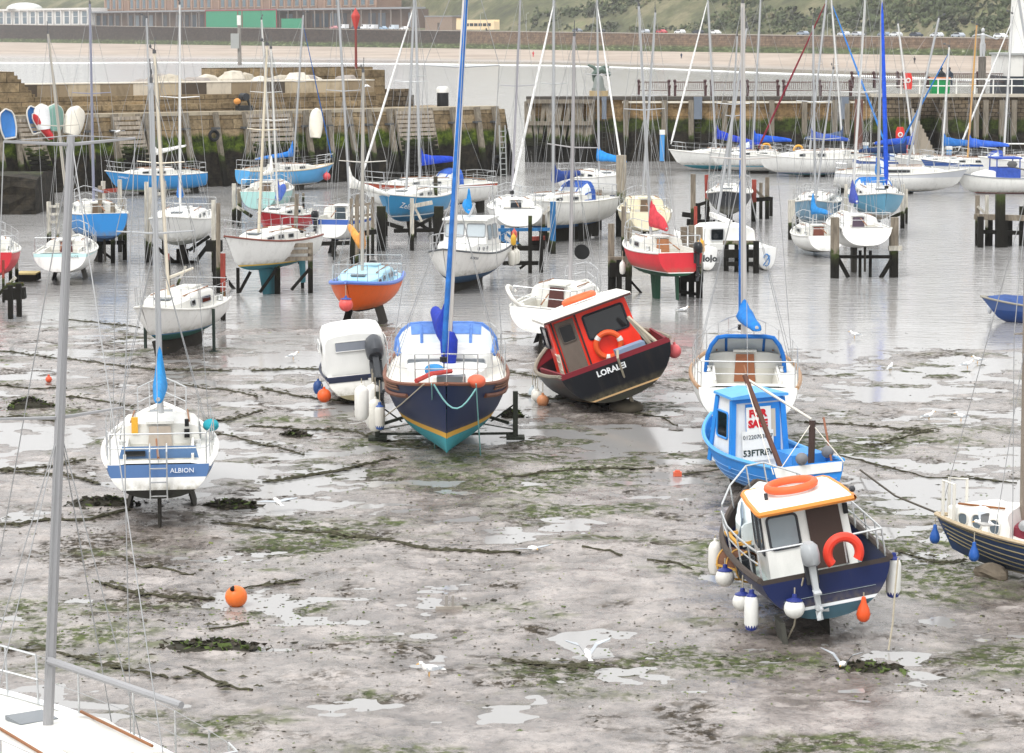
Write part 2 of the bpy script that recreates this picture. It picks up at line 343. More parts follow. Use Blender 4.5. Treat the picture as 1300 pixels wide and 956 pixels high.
GREENS = [(620,600,3.2,1.9,.85),(500,560,2.4,1.5,.6),(350,682,2.6,1.0,.8),(90,800,2.4,.9,.9),(190,800,1.3,.5,.8),(1150,690,1.6,2.2,.9),(1190,720,1.4,1.2,.8),(1100,575,2.2,1.2,.6),(800,690,2.5,.9,.3),(1240,850,2.2,.7,.7),
          (700,640,3.0,1.3,.35),(420,590,2.5,1.5,.45),(80,660,2.0,1.0,.3),(60,560,2.0,1.5,.35),(850,520,2,1.4,.35),(1240,470,2.5,2.0,.45),(230,700,1.8,.6,.6),(900,845,1.2,.5,.6),(700,855,1.0,.35,.6),(450,690,1.2,.8,.4),(960,840,1.6,.5,.45),(770,560,2.0,1.2,.3),(1060,640,1.2,1.2,.35)]
DARKS = [(150,715,1.6,.5,.7),(210,775,1.0,.4,.9),(260,760,1.6,.35,.6),(340,700,2.5,.6,.4),(160,690,1.8,.35,.8),(900,690,2.6,.5,.5),(480,855,2.0,.6,.4),(400,830,1.5,.6,.4),(300,640,1.5,.5,.4),(90,500,2.5,2.0,.35),(250,500,3,2.0,.3),(60,440,3,2,.3),(1050,480,4,3,.3),(650,560,3,2,.2)]
def build_mud():
    xs = np.arange(-24, 24.01, 0.075); ys = np.concatenate([np.arange(23, 60, 0.085), np.arange(60, 104, 0.16)])
    X, Y = np.meshgrid(xs, ys); Z = mud_h(X, Y); nx, ny = len(xs), len(ys)
    co = np.stack([X, Y, Z], -1).reshape(-1, 3).astype(np.float32)
    idx = np.arange(nx*ny).reshape(ny, nx); q = np.stack([idx[:-1,:-1], idx[:-1,1:], idx[1:,1:], idx[1:,:-1]], -1).reshape(-1)
    me = bpy.data.meshes.new('mud'); me.vertices.add(len(co)); me.vertices.foreach_set('co', co.reshape(-1))
    nf = len(q)//4; me.loops.add(len(q)); me.loops.foreach_set('vertex_index', q.astype(np.int32)); me.polygons.add(nf)
    me.polygons.foreach_set('loop_start', np.arange(0, len(q), 4, dtype=np.int32)); me.polygons.foreach_set('use_smooth', np.ones(nf, bool)); me.update(calc_edges=True)
    def zone(L_):
        s = np.zeros_like(X)
        for px, py, rx, ry, k in L_:
            p = G(px, py); s = np.maximum(s, k*np.exp(-(((X-p.x)/rx)**2+((Y-p.y)/(ry*1.6))**2)))
        return s
    n1 = fbm(X*0.55+31, Y*0.75+12, 5, 0.62); n2 = fbm(X*0.8+71, Y*1.0+52, 5, 0.65)
    weed = np.clip((zone(GREENS)*1.0+n1*1.1-0.20)*2.4, 0, 1)
    dark = np.clip((zone(DARKS)*1.0+n2*1.1-0.20)*2.2, 0, 1)
    for nm, a in (('weed', weed), ('grit', dark)):
        at = me.attributes.new(nm, 'FLOAT', 'POINT'); at.data.foreach_set('value', a.reshape(-1).astype(np.float32))
    m, nt, b, N, L = nodes_of('wet_mud'); g = N('ShaderNodeNewGeometry'); pos = g.outputs['Position']
    def attr(n):
        a = N('ShaderNodeAttribute'); a.attribute_name = n; return a.outputs['Fac']
    nA = noise_n(nt, 1.1, pos, 9, 0.68); nB = noise_n(nt, 7, pos, 8, 0.75); nC = noise_n(nt, 2.2, pos, 9, 0.72)
    r1 = ramp(nt, [(0.30, lin('#4a433e')), (0.46, lin('#7d7570')), (0.62, lin('#9b938e'))]); L(nA.outputs[0], r1.inputs[0])
    r2 = ramp(nt, [(0.34, gv(0.30)), (0.44, gv(0.82)), (0.56, gv(1.10))]); L(nB.outputs[0], r2.inputs[0]); col = mix(nt, 1.0, r1.outputs[0], r2.outputs[0], 'MULTIPLY')
    def breakup(fac, sc, lo, hi):
        nn = noise_n(nt, sc, pos, 6, 0.75); rr = ramp(nt, [(lo, gv(0)), (hi, gv(1))]); L(nn.outputs[0], rr.inputs[0]); mu = N('ShaderNodeMath'); mu.operation = 'MULTIPLY'; L(fac, mu.inputs[0]); L(rr.outputs[0], mu.inputs[1]); mu.use_clamp = True; return mu.outputs[0]
    fw = breakup(attr('weed'), 4.5, 0.42, 0.54); fd = breakup(attr('grit'), 6, 0.45, 0.53)
    gc = ramp(nt, [(0.32, lin('#1f2316')), (0.48, lin('#434b2c')), (0.66, lin('#626b42'))]); L(nB.outputs[0], gc.inputs[0])
    dc = ramp(nt, [(0.35, lin('#1d1a15')), (0.65, lin('#4d4437'))]); L(nB.outputs[0], dc.inputs[0])
    col = mix(nt, fd, col, dc.outputs[0]); col = mix(nt, fw, col, gc.outputs[0])
    sz = N('ShaderNodeSeparateXYZ'); L(pos, sz.inputs[0]); wt = N('ShaderNodeMapRange'); L(sz.outputs[2], wt.inputs[0]); wt.inputs[1].default_value = 0.0; wt.inputs[2].default_value = 0.045; wt.inputs[3].default_value = 1.0; wt.inputs[4].default_value = 0.0   # sodden rim of the pools
    col = mix(nt, wt.outputs[0], col, mix(nt, 1.0, col, (0.60, 0.58, 0.56, 1), 'MULTIPLY'))
    L(col, b.inputs['Base Color'])
    rr = ramp(nt, [(0.42, gv(0.06)), (0.50, gv(0.16)), (0.62, gv(0.55))]); L(nC.outputs[0], rr.inputs[0])
    mx = N('ShaderNodeMath'); mx.operation = 'ADD'; L(fw, mx.inputs[0]); L(fd, mx.inputs[1]); mx.use_clamp = True
    L(mix(nt, mx.outputs[0], mix(nt, wt.outputs[0], rr.outputs[0], gv(0.10)), gv(0.85)), b.inputs['Roughness']); L(mix(nt, mx.outputs[0], gv(1.0), gv(0.2)), b.inputs['Specular IOR Level'])
    bp = N('ShaderNodeBump'); bp.inputs['Strength'].default_value = 0.7; bp.inputs['Distance'].default_value = 0.04
    nD = noise_n(nt, 13, pos, 5, 0.65); L(mix(nt, 0.45, nC.outputs[0], nD.outputs[0]), bp.inputs['Height']); L(bp.outputs[0], b.inputs['Normal'])
    me.materials.append(m); tag(link('mud', me), kind='structure')
build_mud()
def build_water():
    m, nt, b, N, L = nodes_of('harbour_water'); g = N('ShaderNodeNewGeometry'); pos = g.outputs['Position']
    b.inputs['Base Color'].default_value = (0.29, 0.285, 0.28, 1); b.inputs['Roughness'].default_value = 0.11; b.inputs['IOR'].default_value = 1.333; b.inputs['Specular IOR Level'].default_value = 0.5
    sx = N('ShaderNodeSeparateXYZ'); L(pos, sx.inputs[0])
    mr = N('ShaderNodeMapRange'); L(sx.outputs[1], mr.inputs[0]); mr.inputs[1].default_value = 70; mr.inputs[2].default_value = 92; mr.inputs[3].default_value = 0.03; mr.inputs[4].default_value = 0.6
    n1 = noise_n(nt, 1.5, mapping(nt, pos, (0.7, 1.6, 1)), 4, 0.6); n2 = noise_n(nt, 0.22, pos, 2)
    mu = N('ShaderNodeMath'); mu.operation = 'MULTIPLY'; L(mr.outputs[0], mu.inputs[0]); rp = ramp(nt, [(0.35, gv(0.35)), (0.65, gv(1.3))]); L(n2.outputs[0], rp.inputs[0]); L(rp.outputs[0], mu.inputs[1])
    bp = N('ShaderNodeBump'); bp.inputs['Distance'].default_value = 0.12; L(mu.outputs[0], bp.inputs['Strength']); L(n1.outputs[0], bp.inputs['Height']); L(bp.outputs[0], b.inputs['Normal'])
    mb = MB(); ys = [12, 60, 110, 200, 400, 1500, 2600]; rows = [[V(-1500, y, 0), V(-60, y, 0), V(60, y, 0), V(900, y, 0)] for y in ys]; mb.grid(rows)
    tag(mb.build('water', m), kind='structure')
    mb = MB(); mb.grid([[V(-300, y, z), V(300, y, z)] for y, z in ((12, -0.5), (98, -0.6), (1200, -3))]); tag(mb.build('seabed', flat('#6b6055', 0.9)), kind='structure')
build_water()

# ------------------------------------------------------------------ far shore: beach, sea wall, road, hill
SR = G(1300, 77); SL = G(0, 56); SU = (SL-SR).normalized(); SN = V(SU.y, -SU.x, 0)     # along the shore (right to left), inland
if SN.y < 0: SN = -SN
SLEN = (SL-SR).length
def sh(t, off, z): p = SR+SU*t+SN*off; return V(p.x, p.y, z)
def sht(px, off=0.0):                                # distance along the shore seen in photo column px
    k = (px-650)/F_PX*1.0; d = ray(px, 60); k = d.x/d.y; o = SR+SN*off
    return (k*o.y-o.x)/(SU.x-k*SU.y)
def ztop(t): return 5.9+4.6*t/SLEN
def zat(px, py, off): t = sht(px, off); return Q(px, py, sh(t, off, 0).y).z
def build_shore():
    m, nt, b, N, L = nodes_of('beach_sand'); g = N('ShaderNodeNewGeometry'); n = noise_n(nt, 0.05, mapping(nt, g.outputs['Position'], (1, 0.5, 1)), 6, 0.65)
    rp = ramp(nt, [(0.35, lin('#918478')), (0.6, lin('#ab9e92'))]); L(n.outputs[0], rp.inputs[0])
    sx = N('ShaderNodeSeparateXYZ'); L(g.outputs['Position'], sx.inputs[0]); wet = ramp(nt, [(0.10, gv(1)), (0.22, gv(0))]); L(sx.outputs[2], wet.inputs[0])
    L(mix(nt, wet.outputs[0], rp.outputs[0], lin('#8f857b')), b.inputs['Base Color'])
    rr = ramp(nt, [(0.08, gv(0.15)), (0.25, gv(0.85))]); L(sx.outputs[2], rr.inputs[0]); L(rr.outputs[0], b.inputs['Roughness'])
    pts = [(-900, None), (0, 105), (650, 83), (1300, 105)]
    mb = MB(); rows = []
    for px in list(range(-300, 1700, 40)):
        t = sht(px); y = 79+max(0, (px-300))*0.008+max(0, px-700)*0.027 if px > 0 else 79
        w = G(px, y); b0 = sh(t, 0.5, 0.9); rows.append([V(w.x, w.y-25, -0.35), V(w.x, w.y, 0.02), w.lerp(b0, 0.25)+V(0, 0, 0.20-0.0), w.lerp(b0, 0.6)+V(0, 0, 0.4), b0+V(0, 0, 0.25)])
    for r_ in rows:
        r_[2].z = 0.16; r_[3].z = 0.5
    mb.grid(rows); tag(mb.build('beach', m), kind='structure')
    # surf line: a low broken wave in front of the beach
    mb = MB(); rows = []
    for px in range(-60, 1360, 8):
        y = (79+max(0, (px-300))*0.008+max(0, px-700)*0.027)+0.6+0.3*math.sin(px*0.021); w = G(px, y, 0.05); k = 0.6+0.4*mnoise.noise(V(px*0.03, 0, 0))
        rows.append([w+V(0, -7*k, -0.03), w+V(0, -4*k, 0.22*k), w+V(0, 2, 0.12), w+V(0, 5, -0.03)])
    mb.grid(rows); tag(mb.build('surf', flat('#e9ecec', 0.7), smooth=True), kind='stuff')
    # sea wall in two stretches, with a coping
    for a, c, kind, lab in ((sht(1700), sht(590), 'seatan', 'long tan stone sea wall under the parked cars, far right shore'), (sht(590), sht(-250), 'sea', 'long dark stone sea wall below the arcade, far left shore')):
        ang = math.atan2(SU.y, SU.x); M = Matrix.Translation(sh(a, 0, 0)) @ Matrix.Rotation(ang, 4, 'Z'); Ln = c-a; z0, z1 = ztop(a), ztop(c)
        e = empty('sea_wall', M, lab, 'sea wall')
        mb = MB(); s = -1.0; n = 24; rows = []
        for i in range(n+1):
            x = Ln*i/n; zt = z0+(z1-z0)*i/n; rows.append([V(x, 1.2, 0.0), V(x, 0, zt), V(x, -1.2*s*-1, zt)])
        rows = [[V(r_[0].x, 1.0, 0), V(r_[0].x, 0.0, r_[1].z), V(r_[0].x, -1.2, r_[1].z), V(r_[0].x, -1.4, 0)] for r_ in rows]
        mb.grid(rows); mb.build('masonry', stone(kind), e)
        cp = MB(); cp.bar((0, -0.5, z0+0.12), (Ln, -0.5, z1+0.12), 1.5, 0.25); cp.build('coping', paint('#a59d94', 0.7, 0.4), e)
    # road and hill
    mb = MB(); mb.grid([[sh(t, 1.2, ztop(t)), sh(t, 13, ztop(t)+0.05), sh(t, 16, ztop(t)+0.1)] for t in np.linspace(sht(1700), sht(-250), 30)]); tag(mb.build('promenade_road', paint('#8b8784', 0.8)), kind='structure')
    m, nt, b, N, L = nodes_of('hillside'); g = N('ShaderNodeNewGeometry'); pos = g.outputs['Position']
    n1 = noise_n(nt, 0.035, pos, 7, 0.65); n2 = noise_n(nt, 0.5, pos, 5, 0.7)
    rp = ramp(nt, [(0.36, lin('#45473a')), (0.47, lin('#5d5f47')), (0.56, lin('#78735c')), (0.68, lin('#6b724f'))]); L(n1.outputs[0], rp.inputs[0]); rb = ramp(nt, [(0.3, gv(0.7)), (0.7, gv(1.15))]); L(n2.outputs[0], rb.inputs[0])
    L(mix(nt, 1.0, rp.outputs[0], rb.outputs[0], 'MULTIPLY'), b.inputs['Base Color']); b.inputs['Roughness'].default_value = 0.95
    mb = MB(); rows = []
    for t in np.linspace(sht(1800), sht(-350), 130):
        row = []; z0 = ztop(t)
        left = min(1, max(0, (t-sht(620))/150.0))
        for j in range(26):
            o = 15.5+j*6.0; h = (o-15.5)*0.62*(1-0.35*left); h = h*(1 if o < 110 else 1)-max(0, o-115)*0.35
            if left > 0.5 and o < 34: h = h*0.15
            w = mnoise.noise(V(t*0.02, o*0.03, 1.7))*5*min(1, (o-15.5)/20); row.append(sh(t, o, z0+max(0, h)+w*(0.5+0.5*(1-left))))
        rows.append(row)
    mb.grid(rows); tag(mb.build('hill', m, smooth=True), kind='structure')
    # scrub on the right-hand slope
    rnd = random.Random(5); mb = MB()
    for i in range(3800):
        px = rnd.uniform(700, 1420) if i % 4 else rnd.uniform(560, 1400); o = rnd.uniform(16, 75); t = sht(px, o)
        dens = mnoise.noise(V(t*0.02+3, o*0.05, 0.3))+(px-860)/520.0
        if dens < 0.0 and o > 19: continue
        z0 = ztop(t)+(o-15.5)*0.62+mnoise.noise(V(t*0.02, o*0.03, 1.7))*5*min(1, (o-15.5)/20); r_ = rnd.uniform(0.9, 2.3)*(0.7 if o < 20 else 1); c = sh(t, o, z0)
        base = len(mb.v)
        for k in range(9):
            q = V(rnd.gauss(0, 1), rnd.gauss(0, 1), rnd.gauss(0.3, 0.8))*r_*0.55; s_ = r_*rnd.uniform(0.35, 0.6)
            a = V(rnd.uniform(-1,1), rnd.uniform(-1,1), rnd.uniform(-1,1)).normalized()*s_; bb = a.orthogonal().normalized()*s_; cc = a.cross(bb).normalized()*s_*0.6
            mb.add([c+q+a, c+q+bb, c+q-a*0.8, c+q-bb+cc, c+q+cc*1.2], [(0,1,4),(1,2,4),(2,3,4),(3,0,4),(0,1,2,3)])
    m, nt, b, N, L = nodes_of('scrub_leaves'); g = N('ShaderNodeNewGeometry'); n1 = noise_n(nt, 0.09, g.outputs['Position'], 4, 0.7); rp = ramp(nt, [(0.36, lin('#42423a')), (0.47, lin('#474f3a')), (0.58, lin('#586044')), (0.68, lin('#736b55'))]); L(n1.outputs[0], rp.inputs[0])
    L(rp.outputs[0], b.inputs['Base Color']); b.inputs['Roughness'].default_value = 0.9
    tag(mb.build('hillside_scrub', m), 'dense green and brown scrub covering the far hillside', 'scrub', kind='stuff')
build_shore()
SHANG = math.atan2(SU.y, SU.x)
def shore_M(px, off, z): p = sh(sht(px, off), off, z); return Matrix.Translation(p) @ Matrix.Rotation(SHANG+math.pi, 4, 'Z')   # x runs to the right of the photo, -y faces the harbour
def far_buildings():
    pav = paint('#dcdad6', 0.5); dkgl = paint('#5b6b74', 0.2); brick = paint('#8d7364', 0.8, 0.5, scale=0.6); slate = paint('#8f9296', 0.6)
    def width(px0, px1, off): return abs(sht(px0, off)-sht(px1, off))
    # white pavilion
    off = 9; px0, px1 = -60, 112; w = width(px0, px1, off); z0 = ztop(sht(40, off)); h = zat(40, 11, off)-z0; M = shore_M(px0, off, z0); e = empty('seafront_pavilion', M, 'white colonnaded seafront pavilion with a shallow dome, far left', 'pavilion')
    mb = MB(); mb.box((w/2, 6, h/2), (w, 10, h)); mb.box((w/2, 0.6, h-0.5), (w+0.6, 1.8, 1.0)); mb.build('wall', pav, e)
    n = 17
    for i in range(n):
        x = w*(i+0.5)/n; f = MB().box((x, 0.9, h*0.44), (w/n*0.52, 0.14, h*0.72)).build('window', dkgl, e); MB().box((x, 0.78, h*0.50), (w/n*0.5, 0.08, 0.18)).build('transom', pav, f)
    for i in range(n+1): MB().tube([(w*i/n, 0.1, 0), (w*i/n, 0.1, h-0.9)], [0.5, 0.42], 8).build('column', pav, e)
    dm = MB(); dm.lathe([(10*math.cos(a), 3.6*math.sin(a)) for a in np.linspace(0, math.pi/2, 8)], (w*0.48, 7, h), 24); dm.build('dome', paint('#c9cbc9', 0.5), e, True)
    # brick hotel terrace behind with tall windows
    off = 20; px0, px1 = 135, 478; w = width(px0, px1, off); z0 = ztop(sht(300, off))+1; h = 26; e = empty('brick_hotel', shore_M(px0, off, z0), 'large brown brick hotel front with tall narrow windows, behind the shop arcade', 'hotel')
    mb = MB(); mb.box((w/2, 6, h/2), (w, 12, h)); mb.build('wall', brick, e); n = 38
    zc = zat(300, 3, off)-z0
    for i in range(n):
        x = w*(i+0.5)/n
        if i % 7 == 3: continue
        f = MB().box((x, -0.03, zc+0.6), (w/n*0.42, 0.16, 5.2)).build('window', dkgl, e); MB().box((x, -0.14, zc-2.2), (w/n*0.55, 0.3, 0.25)).build('sill', paint('#b3a698', 0.7), f)
    for i in range(n+1): MB().box((w*i/n, -0.15, h/2), (w/n*0.2, 0.3, h-0.1)).build('pilaster', paint('#9a7f6d', 0.8, 0.4, scale=0.6), e)
    # arcade of shops with a flat roof
    off = 11; px0, px1 = 114, 522; w = width(px0, px1, off); z0 = ztop(sht(320, off)); h = zat(320, 13, off)-z0; e = empty('shop_arcade', shore_M(px0, off, z0), 'long low arcade of dark shopfronts under a pale flat roof', 'arcade')
    MB().box((w/2, 5.5, h/2-0.2), (w, 5, h-0.4)).build('wall', paint('#6a5a50', 0.8, 0.5, scale=0.5), e)
    MB().box((w/2, 3.0, h+0.15), (w+0.6, 7, 0.7)).build('roof', slate, e)
    for i in range(41): MB().box((w*i/40, 0.2, h/2-0.1), (0.45, 0.45, h-0.2)).build('column', paint('#8d847c', 0.7), e)
    rnd = random.Random(3)
    for i in range(40):
        if rnd.random() < 0.85:
            c = rnd.choice(['#2b3138','#3a4048','#56606a','#46382f','#2f3c48','#707a82'])
            MB().box((w*(i+0.5)/40, 2.93, h*0.42), (w/40*0.72, 0.16, h*0.72)).build('shopfront', paint(c, 0.3), e)
    # green hoardings
    for a, b_, top, lab in ((262, 352, 13, 'tall green hoarding with red edging in front of the arcade'), (358, 384, 23.5, 'smaller green hoarding panel right of the tall one')):
        off = 6; w = width(a, b_, off); z0 = ztop(sht(a, off)); h = zat((a+b_)/2, top, off)-z0; e = empty('site_hoarding', shore_M(a, off, z0), lab, 'hoarding')
        MB().box((w/2, 0, h/2), (w, 0.3, h)).build('panel', paint('#2c8a68', 0.6), e)
        if top < 20:
            mb = MB(); mb.box((w/2, -0.2, h), (w+0.4, 0.3, 0.5))
            for k in (0, 0.47, 0.53, 1): mb.box((w*k, -0.2, h/2), (0.5, 0.3, h))
            mb.build('edging', paint('#8f3a44', 0.6), e)
    # terrace kiosk stack at the right end of the arcade and the cream bus
    off = 9; e = empty('stone_kiosk', shore_M(540, off, ztop(sht(540, off))), 'small tan stone kiosk at the right end of the arcade', 'kiosk'); w = width(541, 575, off)
    MB().box((w/2, 2, 2.7), (w, 4, 5.4)).build('wall', paint('#8d7c6e', 0.8, 0.5), e); MB().box((w/2, 2, 5.5), (w+0.6, 4.6, 0.4)).build('roof', slate, e); MB().box((w/2, -0.04, 1.6), (1.4, 0.16, 2.8)).build('door', paint('#4a4038', 0.6), e)
    off = 6; t0 = sht(580, off); w = min(11.5, width(579, 627, off)); z0 = ztop(t0); e = empty('open_top_bus', shore_M(579, off, z0), 'cream open-top double decker bus parked at the end of the arcade', 'bus')
    w = width(579, 627, off); MB().box((w/2, 1.3, 2.0), (w, 2.4, 3.0)).box((w/2, 0.25, 3.7), (w, 0.12, 1.0)).box((w/2, 2.35, 3.7), (w, 0.12, 1.0)).box((0.1, 1.3, 4.0), (0.2, 2.2, 1.6)).build('body', paint('#e3cda6', 0.5), e)
    for i in range(7): MB().box((w*(0.18+0.115*i), 0.06, 2.35), (w*0.09, 0.12, 1.1)).build('window', GLASS, e)
    for x in (0.16, 0.8): MB().lathe([(0.0, 0.0), (0.55, 0.0), (0.55, 0.3), (0, 0.3)], (w*x, 0.35, 0.55), 14, Matrix.Rotation(R(90), 3, 'X')).build('wheel', BLACK, e)
    # lamp standards along the promenade
    lp = None
    for i, px in enumerate((610, 668, 1050, 250, 420)):
        M = shore_M(px, 3.0, ztop(sht(px, 3)))
        if lp is None:
            lp = empty('street_lamp', M); MB().tube([(0,0,0), (0,0,6.5)], [0.14, 0.08]).build('post', GREYW, lp); MB().tube([(0,0,6.4), (0.5,0,6.8), (1.4,0,6.9)], 0.05).ball((1.5,0,6.85), (0.4,0.15,0.1)).build('arm', GREYW, lp); o = lp
        else: o = copy_tree(lp); o.matrix_world = M
        tag(o, ['grey street lamp right of the cream bus', 'grey street lamp left of the grass bank steps', 'grey street lamp above the tan sea wall at right', 'grey street lamp left of the green hoarding', 'grey street lamp by the parked vans'][i], 'street lamp', 'street lamps on the promenade')
far_buildings()
def far_cars():
    def car_body(van):
        L_, Wd, H = (4.3, 1.75, 1.45) if not van else (5.0, 1.95, 2.1); prof = [(-.5,.25),(-.5,.62),(-.42,.70),(-.30,1.0),(.12,1.0),(.30,.70),(.48,.60),(.5,.25)] if not van else [(-.5,.2),(-.5,1.0),(.25,1.0),(.38,.62),(.5,.55),(.5,.2)]
        mb = MB(); mb.prism([(x*L_, -Wd/2, z*H) for x, z in prof], (0, Wd, 0)); return mb, L_, Wd, H, prof
    protos = {}
    def proto(van, col, M):
        k = (van,)
        e = empty('parked_van' if van else 'parked_car', M); mb, L_, Wd, H, prof = car_body(van); mb.build('body', paint(col, 0.25, 0.1), e)
        gl = MB()
        for s in (-1, 1):
            y = s*(Wd/2+0.012)
            if van: gl.poly([(.05*L_, y, .62*H), (.34*L_, y, .62*H), (.24*L_, y, .93*H), (.05*L_, y, .93*H)])
            else: gl.poly([(-.36*L_, y, .72*H), (.25*L_, y, .72*H), (.11*L_, y, .95*H), (-.28*L_, y, .95*H)])
        gl.build('window', GLASS, e)
        for sx_ in (-.31, .31):
            for s in (-1, 1): MB().lathe([(0, -.1), (.31, -.1), (.31, .1), (0, .1)], (sx_*L_, s*Wd/2*0.92, .31), 12, Matrix.Rotation(R(90), 3, 'X')).build('wheel', BLACK, e)
        return e
    row = [(733,'#6d7580','grey',0),(762,'#2e3136','black',0),(818,'#b9c0c8','silver',0),(840,'#b3454a','red',0),(863,'#d8dadb','white',0),(886,'#3c4048','dark grey',0),(908,'#e3e4e4','white',0),(1019,'#8f9aa8','silver blue',0),(1071,'#c6cbd2','silver',0),(1089,'#b7bcc4','silver',0),(1122,'#7f8a96','grey',0),(1137,'#d8dbdd','white',0),(1163,'#3b4350','dark blue',0),(1189,'#c9ced4','pale silver',0),(1216,'#aab2bc','silver',0),(1270,'#d9dde0','white',0),
           (424,'#c98a8e','pink red',0),(437,'#e2e4e6','white',1),(452,'#34465e','dark blue',0),(464,'#e8e9ea','white',1),(474,'#dddfe2','white',1),(487,'#9fb6cc','pale blue',0),(500,'#c9d4de','silver blue',1),(513,'#e6e7e8','white',0)]
    names = {}
    desc = ['above the sea wall left of the row of masts', 'second from the left in the right-hand row', 'between the black and the red car', 'the only red one above the tan sea wall', 'just right of the red one', 'between two white cars', 'right of the dark grey car', 'alone left of the blue-furled mast', 'left of the tall blue furled sail', 'close beside another silver one', 'partly behind the blue furled sail', 'right of the tall blue furled mast', 'below the darkest scrub', 'behind the white masthead with antennas', 'left of the diving figure', 'between the diving figure and the lighthouse',
            'at the left end of the arcade parking', 'beside the pink red car', 'between two white vans', 'left one of the white pair before the shopfronts', 'right one of the white pair before the shopfronts', 'in front of the arcade middle', 'before the dark shopfronts', 'last in the row before the kiosk']
    for i, (px, col, cn, van) in enumerate(row):
        off = 3.2 if px > 600 else 4.0; t = sht(px, off); M = Matrix.Translation(sh(t, off, ztop(t)+0.03)) @ Matrix.Rotation(SHANG+(0 if i % 3 else math.pi), 4, 'Z')
        o = proto(van, col, M); tag(o, '%s %s on the far promenade, %s' % (cn, 'van' if van else 'car', desc[i]), 'van' if van else 'car', 'cars and vans parked along the promenade')
far_cars()
